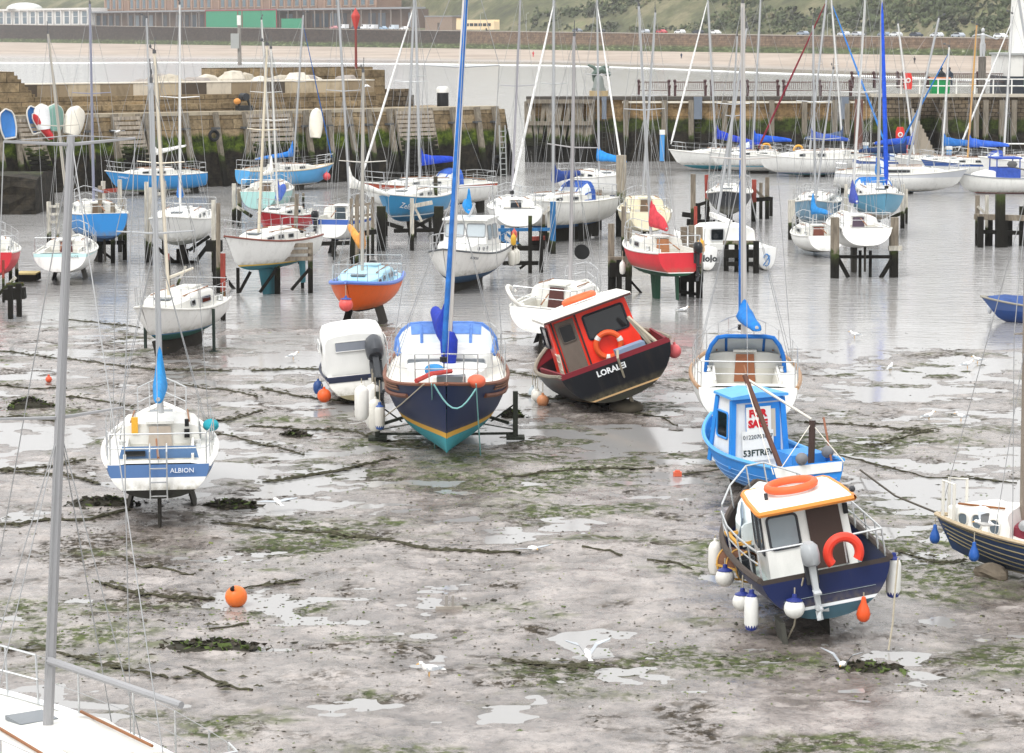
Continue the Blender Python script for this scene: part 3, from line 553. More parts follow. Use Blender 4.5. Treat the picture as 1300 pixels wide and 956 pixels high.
# ------------------------------------------------------------------ harbour piers
PA, PB = G(0, 246), G(640, 222); PU = (PB-PA).normalized(); PL = (PB-PA).length; PANG = math.atan2(PU.y, PU.x); PN = V(-PU.y, PU.x, 0)
PM = Matrix.Translation(PA) @ Matrix.Rotation(PANG, 4, 'Z')
def plx(px, off=0.0):                       # distance along the left pier seen in photo column px
    d = ray(px, 200); k = d.x/d.y; o = PA+PN*off; return (k*o.y-o.x)/(PU.x-k*PU.y)
PTOP = 4.05
WOODP = timber(True, '#857d70'); WOODG = timber(True, '#a39a8b', lo=0.9, hi=2.0); SLATW = timber(True, '#b0a596', 'grey_slats', 1.7, 2.5)
def left_pier():
    e = empty('harbour_pier', PM, 'old stepped stone pier with green weed band, left side of harbour entrance', 'pier')
    L0 = -14; mb = MB()
    n = 40; rows = []
    for i in range(n+1):
        x = L0+(PL-L0)*i/n; j = mnoise.noise(V(x*0.4, 0, 0))*0.12; rows.append([V(x, -0.75+j, -0.6), V(x, -0.4+j, 1.5), V(x, -0.05+j*0.5, PTOP-0.02), V(x, 1.5, PTOP), V(x, 9, PTOP)])
    mb.grid(rows); mb.poly([V(PL+0.5, -0.75, -0.6), V(PL+0.6, 9, -0.6), V(PL, 9, PTOP), V(PL, -0.05, PTOP)]); mb.build('masonry', stone('pier'), e)
    cp = MB(); x = L0
    rnd = random.Random(2)
    while x < PL-1:
        w = rnd.uniform(1.1, 1.9); cp.box((x+w/2, 0.42, PTOP+0.09), (w-0.03, 1.0, 0.2)); x += w
    cp.build('coping', paint('#a79c88', 0.8, 0.6), e)
    xe = plx(475, 2.5)
    def xr(px, off): return plx(px, off)
    s1 = MB(); s1.box(((L0+xr(481, 1.3))/2, 3.6, PTOP+0.3), (xr(481, 1.3)-L0, 4.6, 0.62)); s1.build('step', stone('pier'), e)
    s2 = MB(); s2.box(((L0+xr(478, 2.0))/2, 4.2, PTOP+0.85), (xr(478, 2.0)-L0, 4.4, 0.5)); s2.build('step', stone('pier'), e)
    pb = MB(); x = xr(24, 3); xend = xr(474, 3)
    while x < xend:                                   # parapet of big squared blocks, each its own shade
        w = min(rnd.uniform(0.9, 2.3), xend-x); pb.box((x+w/2, 3.6, PTOP+1.42), (w-0.02, 1.6, 0.66+rnd.uniform(-.02, .02)), mi=rnd.choice([0,0,0,1,2,3])); x += w
    pb.build('parapet', [paint('#b5a78f', 0.85, 0.7), paint('#8f8069', 0.85, 0.7), paint('#554c42', 0.85, 0.5), paint('#c9bfae', 0.85, 0.6)], e)
    cl = MB(); cl.box(((xr(20, 3)+xend)/2, 3.6, PTOP+1.80), (xend-xr(20, 3), 1.66, 0.06)); cl.build('parapet_cap', paint('#cdc6b8', 0.8, 0.5), e)
    hb = MB(); a, c = xr(276, 8), xr(474, 8); hb.box(((a+c)/2, 9.0, PTOP+1.2), (c-a, 2.0, 2.6)); hb.build('upper_block', stone('pier'), e)
    a2 = xr(455, 6); hb = MB(); hb.box(((a2+xr(474, 6))/2, 6.2, PTOP+1.15), (xr(474, 6)-a2, 3.4, 2.45)); hb.build('end_block', stone('pier'), e)
    st = MB()
    for k in range(7): st.box((xr(-30, 3)+(xr(14+k*4.3, 3)-xr(-30, 3))/2, 3.5, PTOP+1.15+(6-k)*0.21), ((xr(14+k*4.3, 3)-xr(-30, 3)), 2.6-0.01*k, 0.22))
    st.build('stone_stairs', stone('pier'), e)
    dk = MB(); xa, xb = xr(480, 4), PL-0.3; dk.box(((xa+xb)/2, 8.2, PTOP+0.35), (xb-xa-3, 0.8, 0.7)); dk.box((xa+2.2, 7.9, PTOP+0.55), (4.5, 0.9, 1.1)); dk.build('back_kerb', stone('rubble'), e)
    # loose armour rocks heaped behind the parapet
    for i in range(46):
        x = rnd.uniform(xr(196, 5), xr(445, 5)); r_ = rnd.uniform(0.6, 1.3); c = V(x, rnd.uniform(5.0, 7.0), PTOP+1.2+rnd.uniform(0, 0.55))
        mb = MB(); mb.ball((0, 0, 0), (r_, r_*rnd.uniform(.6,.9), r_*rnd.uniform(.45,.65)), 7, 5)
        mb.v = [tuple(V(*v)*(1+0.35*mnoise.noise(V(*v)*1.3+V(i*3.1, 0, 0)))) for v in mb.v]
        o = mb.build('armour_rock', paint(['#c3bcae','#aca495','#cfc9bd','#97908a'][i % 4], 0.9, 0.5)); o.matrix_world = PM @ Matrix.Translation(c) @ Matrix.Rotation(rnd.uniform(0, 6), 4, 'Z')
        tag(o, 'pale grey armour rock in the heap behind the left pier parapet', 'rock', 'armour rocks heaped on the left pier')
left_pier()
def pier_footing():
    a = G(-30, 262); c = G(46, 272); e = empty('weedy_footing', Matrix.Translation((c.x, c.y, 0)), 'dark weed covered stone footing at the foot of the left pier, far left edge', 'stone footing'); rnd = random.Random(6)
    x0 = a.x-c.x-4; rows = []
    for i in range(14):
        x = x0+(-x0)*i/13; rows.append([V(x+mnoise.noise(V(i*.9, k*.8, 0))*.25, -.25*(1-k/5)+mnoise.noise(V(i*.7, k*.9, 4))*.3, -.4+2.35*k/5-.3*(i/13)**6*k/5) for k in range(6)]+[V(x, 2.2, 1.95), V(x, 5, 1.8)])
    mb = MB().grid(rows); mb.poly([V(0,-.2,-.4)]+rows[-1][1:]+[V(0,5,-.4)]); mb.build('masonry', stone('rubble'), e)
    MB().bar((-2.0,-.45,-.2),(-2.5,-.25,1.3),.5,.16,(0,1,0)).build('broken_plank', timber(False, '#7d6a58', 'old_plank'), e)
pier_footing()
def pier_fenders():
    rnd = random.Random(8)
    pxs = [-4, 20, 113, 146, 186, 236, 274, 311, 368, 388, 417, 443, 468, 494, 574, 605, 628]
    for i, px in enumerate(pxs):
        x = plx(px, -0.2); M = PM @ Matrix.Translation((x, 0, 0)); w = rnd.uniform(0.24, 0.34)
        e = empty('fender_post', M, 'leaning fender post, %s' % ['at the far left edge','left of the leaning slatted ramp','right of the cream dinghy','left of the middle slatted ramp','right of the middle slatted ramp','above the bow of the blue boat by the wall','left of the wide slatted platform','at the left edge of the wide slatted platform','right of the wide slatted platform','left of the hanging cream dinghy','right of the hanging cream dinghy','third left of the weedy slatted panel','second left of the weedy slatted panel','touching the weedy slatted panel','right of the weedy slatted panel','second from the pier end','at the very end of the pier'][i], 'fender post', 'timber fender posts along the left pier')
        lean = rnd.uniform(-0.1, 0.25)
        MB().bar((0, -0.22, PTOP+0.15), (lean, -1.15, -0.4), w, w, (1,0,0)).build('post', WOODP, e)
        MB().bar((-0.05, -0.1, PTOP-0.75), (-0.05, -0.55, PTOP-0.75), w*1.5, 0.12).build('bracket', flat('#57595b', 0.6, 0.3), e)
    for i, (a, b_, top, bot, lab) in enumerate(((22, 47, 145, 216, 'narrow leaning slatted timber ramp left of the hanging dinghies'), (147, 178, 139, 208, 'grey slatted timber ramp left of the blue boat at the wall'), (315, 368, 138, 205, 'wide grey slatted timber platform behind the pale blue yacht'), (505, 549, 137, 236, 'weedy slatted timber panel near the pier end'))):
        x0, x1 = plx(a, -0.6), plx(b_, -0.6); e = empty('slatted_ramp', PM @ Matrix.Translation((x0, -0.35, 0)), lab, 'timber ramp', 'slatted timber ramps on the left pier'); w = x1-x0
        zt = PTOP+0.05; zb = max(0.2, Q((a+b_)/2, bot, (PM @ V(x0, -1, 0)).y).z); lean = 0.6 if i == 0 else 0.3; back = 0.75
        for k in (0, 1): MB().bar((w*k, 0, zt+0.1), (w*k+lean, -back, zb), 0.16, 0.24, (1,0,0)).build('rail', WOODP, e)
        n = int((zt-zb)/0.25)
        for j in range(n):
            f = (j+0.5)/n; z = zt+(zb-zt)*f; MB().bar((lean*f-0.06, -back*f-0.1, z), (w+lean*f+0.06, -back*f-0.1, z+rnd.uniform(-.02,.02)), 0.07, 0.185, (0,0,1)).build('slat', SLATW, e)
pier_fenders()
def mini_dinghy(name, px, py, col, inner, L_, W_, lab, lean=0.0, roll=0.0, shape='up'):
    """small tender stowed upright against the wall, seen from above its gunwale or keel"""
    x = plx(px, -0.6); Y = (PM @ V(x, -0.7, 0)).y; z = Q(px, py, Y).z
    M = PM @ Matrix.Translation((x, -0.75, z)) @ Matrix.Rotation(lean, 4, 'Y') @ Matrix.Rotation(R(90), 4, 'X') @ Matrix.Rotation(R(90), 4, 'Z')
    e = empty(name, M, lab, 'dinghy', 'tenders stowed on the left pier'); sgn = 1 if shape == 'up' else -1
    L_ *= .8; W_ *= .85; rows = []; inn = []
    for i in range(11):
        t = i/10; hx = L_*(t-0.5); b_ = W_/2*(0.72+0.28*math.sin(min(1, t/0.4)*math.pi/2) if t < 0.4 else max(0.02, 1-((t-0.4)/0.6)**4.0)**0.6); d = 0.38*(1-0.35*t)
        rows.append([V(hx, b_*math.cos(a)*1.0, -sgn*d*math.sin(a)**0.8 if math.sin(a) > 0 else 0) for a in np.linspace(0, math.pi, 9)])
        inn.append([V(hx*0.93, b_*0.86*math.cos(a), -sgn*d*0.72*(math.sin(a)**0.8 if math.sin(a) > 0 else 0)+0.002*sgn) for a in np.linspace(0, math.pi, 9)])
    mb = MB().grid(rows); mb.poly(rows[0]); mb.build('hull', paint(col, 0.4), e, True)
    MB().grid(inn).build('interior', paint(inner, 0.5), e, True)
    rim = [r_[0] for r_ in rows]+[r_[-1] for r_ in rows[::-1]]; MB().tube(rim+[rim[0]], 0.045, 5).build('gunwale', paint('#d8d6cf' if col != '#ece8dd' else '#b9b4a6', 0.5), e)
    return e
mini_dinghy('tender', 10, 157, '#dfe2e6', '#4d8fd6', 2.0, 1.05, 'white tender with blue inside hung upright on the left pier, leftmost of the row', R(-8))
mini_dinghy('tender', 43, 152, '#3f7fc4', '#4d8fd6', 1.9, 0.8, 'bright blue tender tucked beside the slatted ramp on the left pier', R(-14))
mini_dinghy('tender', 53, 160, '#c3353a', '#c3353a', 2.1, 0.55, 'red tender edge hanging below the white one on the left pier', R(-38), 0, 'down')
mini_dinghy('tender', 54, 148, '#e8e9ea', '#e2e4e6', 1.7, 1.1, 'round white tender between the red and the green ones', R(-6), 0, 'down')
mini_dinghy('tender', 69, 149, '#6f958a', '#5f857a', 1.8, 1.2, 'sage green covered tender beside the white one on the left pier', R(4), 0, 'down')
mini_dinghy('tender', 94, 153, '#e6e0d2', '#e6e0d2', 2.0, 1.3, 'fat cream tender stowed bottom out, rightmost of the row on the left pier', R(18), 0, 'down')
mini_dinghy('tender', 400, 156, '#ece6d6', '#ece6d6', 2.1, 0.95, 'long cream tender hung bottom out in the middle of the left pier', R(4), 0, 'down')
def pier_bits():
    # rubbish dumped rocks, masts on the pier
    def post(name, px, pyt, pyb, off, r0, col, lab, cat, extra=None):
        x = plx(px, off); p = PM @ V(x, off, 0); zb = Q(px, pyb, p.y).z; zt = Q(px, pyt, p.y).z
        e = empty(name, Matrix.Translation((p.x, p.y, zb)), lab, cat); MB().tube([(0,0,0), (0,0,zt-zb)], [r0, r0*0.75], 8).build('pole', paint(col, 0.5), e)
        if extra: extra(e, zt-zb)
        return e
    def cam_head(e, h): MB().box((0.0, -0.05, h+0.25), (0.22, 0.25, 0.6)).build('lamp', WHITE, e); MB().box((-0.25, -0.1, h-1.0), (0.5, 0.3, 0.9)).build('junction_box', GREYW, e)
    post('utility_pole', 306, 31, 83, 8.5, 0.13, '#8d8a86', 'grey utility pole with switch boxes standing on the left pier block', 'pole', cam_head)
    def topmark(e, h): MB().lathe([(0.0, 0.95), (0.27, 0.45), (0.27, 0.35), (0.0, -0.7)], (0,0,h+0.2), 4).build('topmark', paint('#b8443f', 0.5), e)
    post('beacon_pole', 453, 33, 87, 7.5, 0.09, '#7b3f3a', 'thin rust red beacon pole with red diamond topmark on the left pier end', 'beacon', topmark)
    x = plx(556, 3); e = empty('mooring_bollard', PM @ Matrix.Translation((x, 2.4, PTOP)), 'black bollard with white top on the low left pier deck', 'bollard'); MB().lathe([(0.0,0),(0.36,0),(0.36,0.95),(0.34,1.0),(0,1.0)], n=14).build('body', BLACK, e, True); MB().lathe([(0.38,0.98),(0.40,1.2),(0.32,1.35),(0,1.37)], n=14).build('cap', WHITE, e, True)
    for px, py, lab in ((272, 172, 'black tyre fender with orange rope on the left pier wall, under the narrow timber posts'), (631, 204, 'worn tyre hanging near the left pier end above the ladder')):
        x = plx(px, -1.0); p = PM @ V(x, -0.95, 0); z = Q(px, py, p.y).z; M = PM @ Matrix.Translation((x, -1.0, z)) @ Matrix.Rotation(R(90), 4, 'X')
        o = MB().torus((0,0,0), 0.26, 0.1).build('tyre', BLACK, None, True); o.matrix_world = M; tag(o, lab, 'tyre')
    x = plx(643, -1.2); e = empty('quay_ladder', PM @ Matrix.Translation((x-0.5, -1.35, 0)), 'pale steel quay ladder at the left pier end', 'ladder')
    for s in (0, 0.42): MB().bar((s, 0, -0.2), (s, 0.2, 3.1), 0.06, 0.06).build('stile', GREYW, e)
    for k in range(9): MB().tube([(0, 0.02*k, 0.1+0.33*k), (0.42, 0.02*k, 0.1+0.33*k)], 0.025, 5).build('rung', GREYW, e)
    # motor scooter on the pier (dark bundle by the step)
    x = plx(312, 0.5); M = PM @ Matrix.Translation((x, 0.6, PTOP+0.18)); e = empty('hand_winch', M, 'dark hand winch with orange drum at the top of the left pier wall', 'winch')
    MB().box((0,0,0.15), (0.9,0.5,0.3)).bar((-.35,0,.3),(-.1,0,.95),.1,.1).bar((.35,0,.3),(.1,0,.95),.1,.1).build('frame', flat('#2d2f31', 0.6), e); MB().lathe([(.0,-.3),(.22,-.3),(.22,.3),(0,.3)], (0,0,.8), 12, Matrix.Rotation(R(90),3,'X')).build('drum', flat('#33363a', .6), e); MB().ball((-.5,-.1,.55),(.22,.2,.18)).build('float', flat('#c98a48', .7), e)
pier_bits()
# ---- right pier
RY = 172.0; RX0 = Q(668, 200, RY).x; RTOP = 4.16
def rxp(px, Y=None): return Q(px, 150, Y or RY).x
def right_pier():
    RX1 = rxp(1105)
    e = empty('harbour_pier', Matrix.Translation((RX0, RY, 0)), 'warm sandstone pier with timber posts, right side of harbour entrance', 'pier')
    w = RX1-RX0; mb = MB(); mb.grid([[V(x, -0.4, -0.6), V(x, -0.2, 1.5), V(x, 0, RTOP), V(x, 9, RTOP)] for x in np.linspace(rxp(745)-RX0, w, 12)]); mb.grid([[V(x, 0.6, -0.6), V(x, 0.6, RTOP-.01), V(x, 9, RTOP-.01)] for x in (0.4, rxp(745)-RX0)]); mb.poly([V(0.4,0.6,-.6),V(0.4,9,-.6),V(0.4,9,RTOP),V(0.4,.6,RTOP)]); mb.build('masonry', stone('quay'), e)
    MB().box((w/2, 0.3, RTOP+0.10), (w, 1.2, 0.22)).build('coping', paint('#4e4a45', 0.8, 0.4), e)
    MB().box((w/2+3, -0.36, RTOP-0.16), (w-7, 0.08, 0.14)).build('service_pipe', paint('#cfc8b8', 0.6), e)
    # higher rubble quay further right with stairs cut into it
    e2 = empty('harbour_quay', Matrix.Translation((RX1, RY, 0)), 'rough grey rubble quay wall with stone stairs, right edge', 'quay'); w2 = rxp(1420)-RX1; T2 = RTOP+0.18
    sx0, sx1 = rxp(1157)-RX1, rxp(1192)-RX1; mb = MB()
    mb.grid([[V(x, -0.3, -0.6), V(x, 0, T2), V(x, 9, T2)] for x in (0.05, sx0)]); mb.grid([[V(x, -0.3, -0.6), V(x, 0, T2), V(x, 9, T2)] for x in np.linspace(sx1, w2, 8)]); mb.grid([[V(x, 1.8, -0.6), V(x, 1.8, T2), V(x, 9, T2-.01)] for x in (sx0, sx1)])
    mb.poly([V(sx0, -.3, -.6), V(sx0, 1.8, -.6), V(sx0, 1.8, T2), V(sx0, 0, T2)]); mb.poly([V(sx1, -.3, -.6), V(sx1, 1.8, -.6), V(sx1, 1.8, T2), V(sx1, 0, T2)]); mb.build('masonry', stone('rubble'), e2)
    st = MB(); n = 13
    for k in range(n):
        f = k/n; st.box((sx0+(sx1-sx0)*(f+0.5/n), 0.8, (T2-0.8)*(1-f)/2), ((sx1-sx0)/n, 1.9, (T2-0.8)*(1-f)))
    st.build('stone_stairs', paint('#9a9183', 0.85, 0.6), e2); MB().box((w2/2, 0.25, T2+0.09), (w2, 0.9, 0.2)).build('coping', paint('#b5aea0', 0.8, 0.5), e2)
    # vertical fender timbers
    wh = ['left of the two leaning white masts','left of the ladder box','left of the blue sail cover','right of the blue sail cover','behind the red furled sail','right of the red furled sail','left of the second ladder box','right of the second ladder box','left of the rubble stairs','right of the rubble stairs','below the diving figure','right of the diving figure','left of the lighthouse','below the lighthouse','behind the gull cluster']
    for i, px in enumerate((752, 795, 843, 878, 920, 980, 1022, 1060, 1076, 1200, 1240, 1252, 1272, 1287)):
        Y0 = RY-0.55; x = rxp(px, Y0); o = empty('fender_post', Matrix.Translation((x, Y0, 0)), 'upright fender post on the right pier, %s' % wh[i], 'fender post', 'upright timber fender posts along the right pier')
        MB().bar((0,0,-0.5), (random.uniform(-.05,.05), 0.1, RTOP-0.02), 0.34, 0.34, (0,1,0)).build('post', WOODP, o); MB().box((0.0, 0.25, RTOP-0.9), (0.46, 0.4, 0.14)).build('bracket', flat('#55504a', .7), o)
    # timber dolphin at the pier head: a frame of many leaning piles
    dolph = empty('timber_dolphin', Matrix.Translation((rxp(668, RY-1), RY-1.2, 0)), 'cluster of dark leaning timber piles round the right pier head', 'dolphin'); rnd = random.Random(4); wd = rxp(752)-rxp(668)
    for i in range(20):
        x = wd*(i+0.5)/20+rnd.uniform(-.1,.1); t = rnd.choice([-1.0, 0.6, 1.1, 0.1, -0.4]); MB().bar((x, rnd.uniform(-.4, 0), -0.5), (min(max(x+t*0.8, 0), wd), 0.55, RTOP-rnd.uniform(0, 0.25)), 0.26, 0.26, (0,1,0)).build('pile', WOODP, dolph)
    for z in (1.2, 2.6, RTOP-0.1): MB().bar((0, -0.25+z*0.12, z), (wd, -0.25+z*0.12, z), 0.24, 0.26).build('beam', WOODP, dolph)
    # grey ladder housings
    for px, lab in ((886, 'blue grey steel ladder box on the right pier, above the blue sail cover'), (1072, 'blue grey steel ladder box on the right pier, left of the brown pile'), (767, 'narrow grey steel ladder box by the second white mast pair')):
        x = rxp(px, RY-.6); w_ = 0.55 if px != 767 else 0.3; o = empty('ladder_box', Matrix.Translation((x, RY-0.55, 0)), lab, 'ladder box'); MB().box((0,0.1,RTOP-0.55), (w_,0.35,1.5)).build('guard', paint('#6b7480', 0.5), o)
        for s in (-1, 1): MB().bar((s*w_*.4, -.05, 0), (s*w_*.4, 0.05, RTOP-1.3), .05, .05).build('stile', flat('#34332f', .7), o)
        for k in range(8): MB().tube([(-w_*.4, -.04, .3+.33*k), (w_*.4, -.04, .3+.33*k)], .025, 5).build('rung', flat('#34332f', .7), o)
right_pier()
def pier_furniture():
    # row of benches with backs to the sea
    iron = paint('#4a3436', 0.6); slat = paint('#63504c', 0.7); proto = None; Yb = RY+3.2; k = 0
    spots = [(px, Yb, RTOP) for px in range(830, 1100, 46)]+[(px, RY+7, RTOP+0.5) for px in (1100, 1128, 1158, 1222, 1262)]
    labs = ['first in the row, nearest the bronze sculpture','second from the left on the right pier','left of the big white yacht mast','behind the tall grey mast','left of the dark red furled sail','behind the two white leaning masts','at the end of the main row','left of the red lifebuoy post','behind the red lifebuoy post','left of the green bin','right of the green bin','near the lighthouse']
    for i, (px, Y, z) in enumerate(spots):
        M = Matrix.Translation((rxp(px, Y), Y, z+0.12))
        if proto is None:
            proto = o = empty('park_bench', M)
            for s in (-1.05, 1.05):
                mb = MB(); mb.bar((s,-.35,0),(s,-.32,.62),.12,.14).bar((s,.3,0),(s,.42,1.0),.12,.14).bar((s,-.4,.62),(s,.4,.66),.14,.12).ball((s,-.33,.72),.11,8,6).ball((s,.42,1.05),.12,8,6).build('bench_end', iron, o)
            mb = MB(); [mb.bar((-1.0,-.3+.15*j,.42),(1.0,-.3+.15*j,.42),.11,.04) for j in range(5)]; mb.build('seat', slat, o)
            mb = MB(); [mb.bar((-.95+.146*j,.33,.5),(-.95+.146*j,.42,.95),.07,.03,(1,0,0)) for j in range(14)]; mb.bar((-1,.42,.98),(1,.42,.98),.07,.07); mb.build('backrest', slat, o)
        else: o = copy_tree(proto); o.matrix_world = M
        tag(o, 'brown slatted bench with dark cast ends, %s' % labs[i], 'bench', 'benches along the right pier')
    # white railing on the rubble quay
    x0, x1 = rxp(1120, RY+.5), rxp(1330, RY+.5); e = empty('guard_railing', Matrix.Translation((x0, RY+0.5, RTOP+0.36)), 'white tubular guard railing along the right quay edge', 'railing'); w = x1-x0
    for z in (0.55, 1.0): MB().tube([(0,0,z),(w,0,z)], 0.045, 6).build('rail', WHITE, e)
    for k in range(10): MB().tube([(w*k/9,0,0),(w*k/9,0,1.0)], 0.05, 6).build('post', WHITE, e)
    # green bin, lifebuoy housings
    x = rxp(1192, RY+3); e = empty('storage_bin', Matrix.Translation((x, RY+3, RTOP+0.3)), 'bright green storage bin with orange lid behind the white railing', 'bin'); MB().box((0,0,.5),(1.25,.9,1.0)).build('body', paint('#1c8a4e', .4), e); MB().box((0,0,1.06),(1.35,1.0,.14)).build('lid', paint('#c9783d', .5), e)
    for px, py, Y, lab in ((1153, 104, RY+.2, 'red lifebuoy housing on the white quay railing'), (1143, 173, RY-6.2, 'red lifebuoy housing on the pontoon below the rubble stairs'), (1147, 190, RY-7, 'small red gas locker beside the pontoon lifebuoy housing')):
        p = Q(px, py, Y); e = empty('lifebuoy_housing' if py < 180 else 'gas_locker', Matrix.Translation(p), lab, 'lifebuoy housing' if py < 180 else 'locker')
        MB().prism([(a*.26, 0, b_) for a, b_ in ((-.9,-.5),(.9,-.5),(1.05,-.2),(1.05,.3),(.7,.6),(-.7,.6),(-1.05,.3),(-1.05,-.2))], (0,.25,0)).build('case', paint('#d23b34', .4), e)
        if py < 180: MB().torus((0,-.03,.1),.13,.045,Matrix.Rotation(R(90),3,'X'),14,6).build('emblem', WHITE, e)
        if py > 150: MB().tube([(0,.2,-.5),(0,.2,-1.8)],.05).build('post', GREYW, e)
    # bronze sculpture on a stone plinth
    p = Q(760, 122, RY+2.2); e = empty('bronze_sculpture', Matrix.Translation((p.x, p.y, RTOP+0.1)), 'green bronze sculpture on a stepped stone plinth near the right pier head', 'sculpture')
    MB().box((0,0,.22),(1.25,1.1,.45)).build('plinth', paint('#ab9a78', .8, .6), e); MB().box((0,0,.53),(.95,.8,.2)).lathe([(.42,.6),(.30,1.3),(.22,1.45),(0,1.45)],(0,0,0),10).build('pedestal', paint('#7f8683', .6), e)
    mb = MB(); mb.tube([(-.45,0,1.5),(-.1,0,1.75),(.25,0,1.9),(.62,0,1.62),(.8,0,1.5)],[.12,.24,.26,.2,.1],8).tube([(-.1,0,1.75),(-.35,0,2.05),(-.75,0,2.2)],[.16,.12,.07],7).tube([(.1,0,1.85),(.35,-.1,2.1),(.7,-.1,2.05)],[.12,.1,.06],7).tube([(-.35,.1,1.5),(-.3,.1,1.15),(-.2,.1,.95)],[.13,.12,.1],7).build('figure', paint('#5a6b63', .5), e, True)
    # diving figure on a tall post
    Yd = RY+5; p = Q(1246, 118, Yd); zt = Q(1246, 72, Yd).z; e = empty('diving_figure', Matrix.Translation((p.x, Yd, RTOP)), 'pale grey sculpture of a person with arms spread, on a tall weathered post', 'sculpture')
    MB().bar((0,0,0),(0,0,zt-RTOP),.46,.46,(0,1,0)).build('post', timber(False, '#77726c'), e)
    h = zt-RTOP; mb = MB(); mb.tube([(-.1,0,h),(-.09,0,h+.55),(-.07,0,h+.9)],[.08,.12,.14],7).tube([(.1,0,h),(.09,0,h+.55),(.07,0,h+.9)],[.08,.12,.14],7).tube([(0,0,h+.85),(0,0,h+1.15),(0,0,h+1.5),(0,0,h+1.65)],[.17,.14,.19,.08],8).ball((0,0,h+1.83),(.13,.14,.17),8,6).tube([(.15,0,h+1.5),(.55,0,h+1.35),(.95,0,h+1.22),(1.15,-.05,h+1.3)],[.08,.07,.05,.04],6).tube([(-.15,0,h+1.5),(-.5,0,h+1.5),(-.75,0,h+1.4)],[.08,.07,.04],6).build('figure', paint('#b9bbbd', .5), e, True)
    # lighthouse at the right edge
    Yl = RY+6; x0 = rxp(1277, Yl); e = empty('lighthouse', Matrix.Translation((x0, Yl, RTOP)), 'white lighthouse tower with a black and white base building at the right edge', 'lighthouse')
    zb = Q(1290, 97, Yl).z-RTOP; zh = Q(1290, 70, Yl).z-RTOP; MB().box((4, 3, zb/2),(8.1,6.05,zb)).build('plinth', paint('#343a42', .6), e); MB().box((4, 3, (zb+zh)/2),(8,6,zh-zb)).build('wall', WHITE, e); MB().box((4,3,zh+.06),(8.3,6.3,.14)).build('roof', GREYW, e)
    MB().box((1.45,-.02,zb+.35),(.6,.1,2.2)).build('window', paint('#5a6a63',.3), e); MB().box((2.6,-.02,zb+.35),(.7,.1,2.2)).build('window', paint('#47574f',.3), e)
    MB().lathe([(1.75,zh+.1),(1.45,zh+9),(1.45,zh+9.5)],(2.4,3,0),24).build('tower', WHITE, e, True); MB().box((2.35,1.35,zh+3.0),(.5,.3,1.1)).build('lamp_panel', paint('#c13a3a',.4), e)
pier_furniture()
def pontoons():
    def pontoon(px0, px1, py, lab):
        a, b_ = G(px0, py, .0), G(px1, py, .0); e = empty('pontoon', Matrix.Translation((a.x, a.y, 0)), lab, 'pontoon', 'floating pontoons along the right pier'); w = b_.x-a.x
        MB().box((w/2, 1.0, .52),(w, 2.0, .12)).build('deck', paint('#b6b0a4', .8, .5), e); n = max(2, int(w/3))
        for k in range(n): MB().box((w*(k+.5)/n, 1.0, .2),(1.5,1.7,.52)).build('float', paint('#2f6fb3', .5), e)
        MB().box((w/2, -.03, .50),(w, .08, .2)).build('fender_strip', paint('#8d8a84', .7), e)
        return e, w
    e, w = pontoon(796, 862, 203, 'short floating pontoon left of the big white yacht')
    for x in (.3, 1.6): MB().tube([(x,.2,.5),(x,.2,2.4)],.05).build('post', GREYW, e)
    pontoon(955, 1130, 213, 'long pontoon with blue floats behind the white yachts'); pontoon(1135, 1330, 222, 'pontoon at the right under the rubble quay')
    for px, py, h, lab in ((841, 205, 2.1, 'blue and white power pedestal on the short pontoon'), (1206, 214, 1.4, 'light blue power pedestal among the right pontoon boats'), (1100, 206, 1.3, 'white service pedestal left of the rubble stairs pontoon')):
        p = G(px, py, .58); e = empty('service_pedestal', Matrix.Translation((p.x, p.y+.5, .58)), lab, 'pedestal'); MB().box((0,0,h*.4),(.28,.28,h*.8)).build('body', paint('#4f93cf', .5), e); MB().box((0,0,h*.87),(.34,.34,h*.14)).build('cap', WHITE, e)
    # lone brown steel piles holding the pontoons
    for px, pyt, pyb, w_, lab, m in ((1089, 126, 212, .55, 'thick rust brown pontoon pile beside the white yacht lifebuoy', paint('#6b4a42', .7, .5)), (788, 197, 300, .42, 'tall thick grey timber pile left of the red yacht', WOODG), (926, 180, 226, .2, 'slim pontoon pile behind the tall blue furled sail', GREYW)):
        p = G(px, pyb, 0); zt = Q(px, pyt, p.y).z; o = (MB().bar((0,0,-.8),(0,0,zt),w_,w_,(0,1,0)) if w_ != .55 else MB().tube([(0,0,-.8),(0,0,zt)],w_/2,12)).build('mooring_pile', m, None); o.location = (p.x, p.y, 0); tag(o, lab, 'pile')
pontoons()
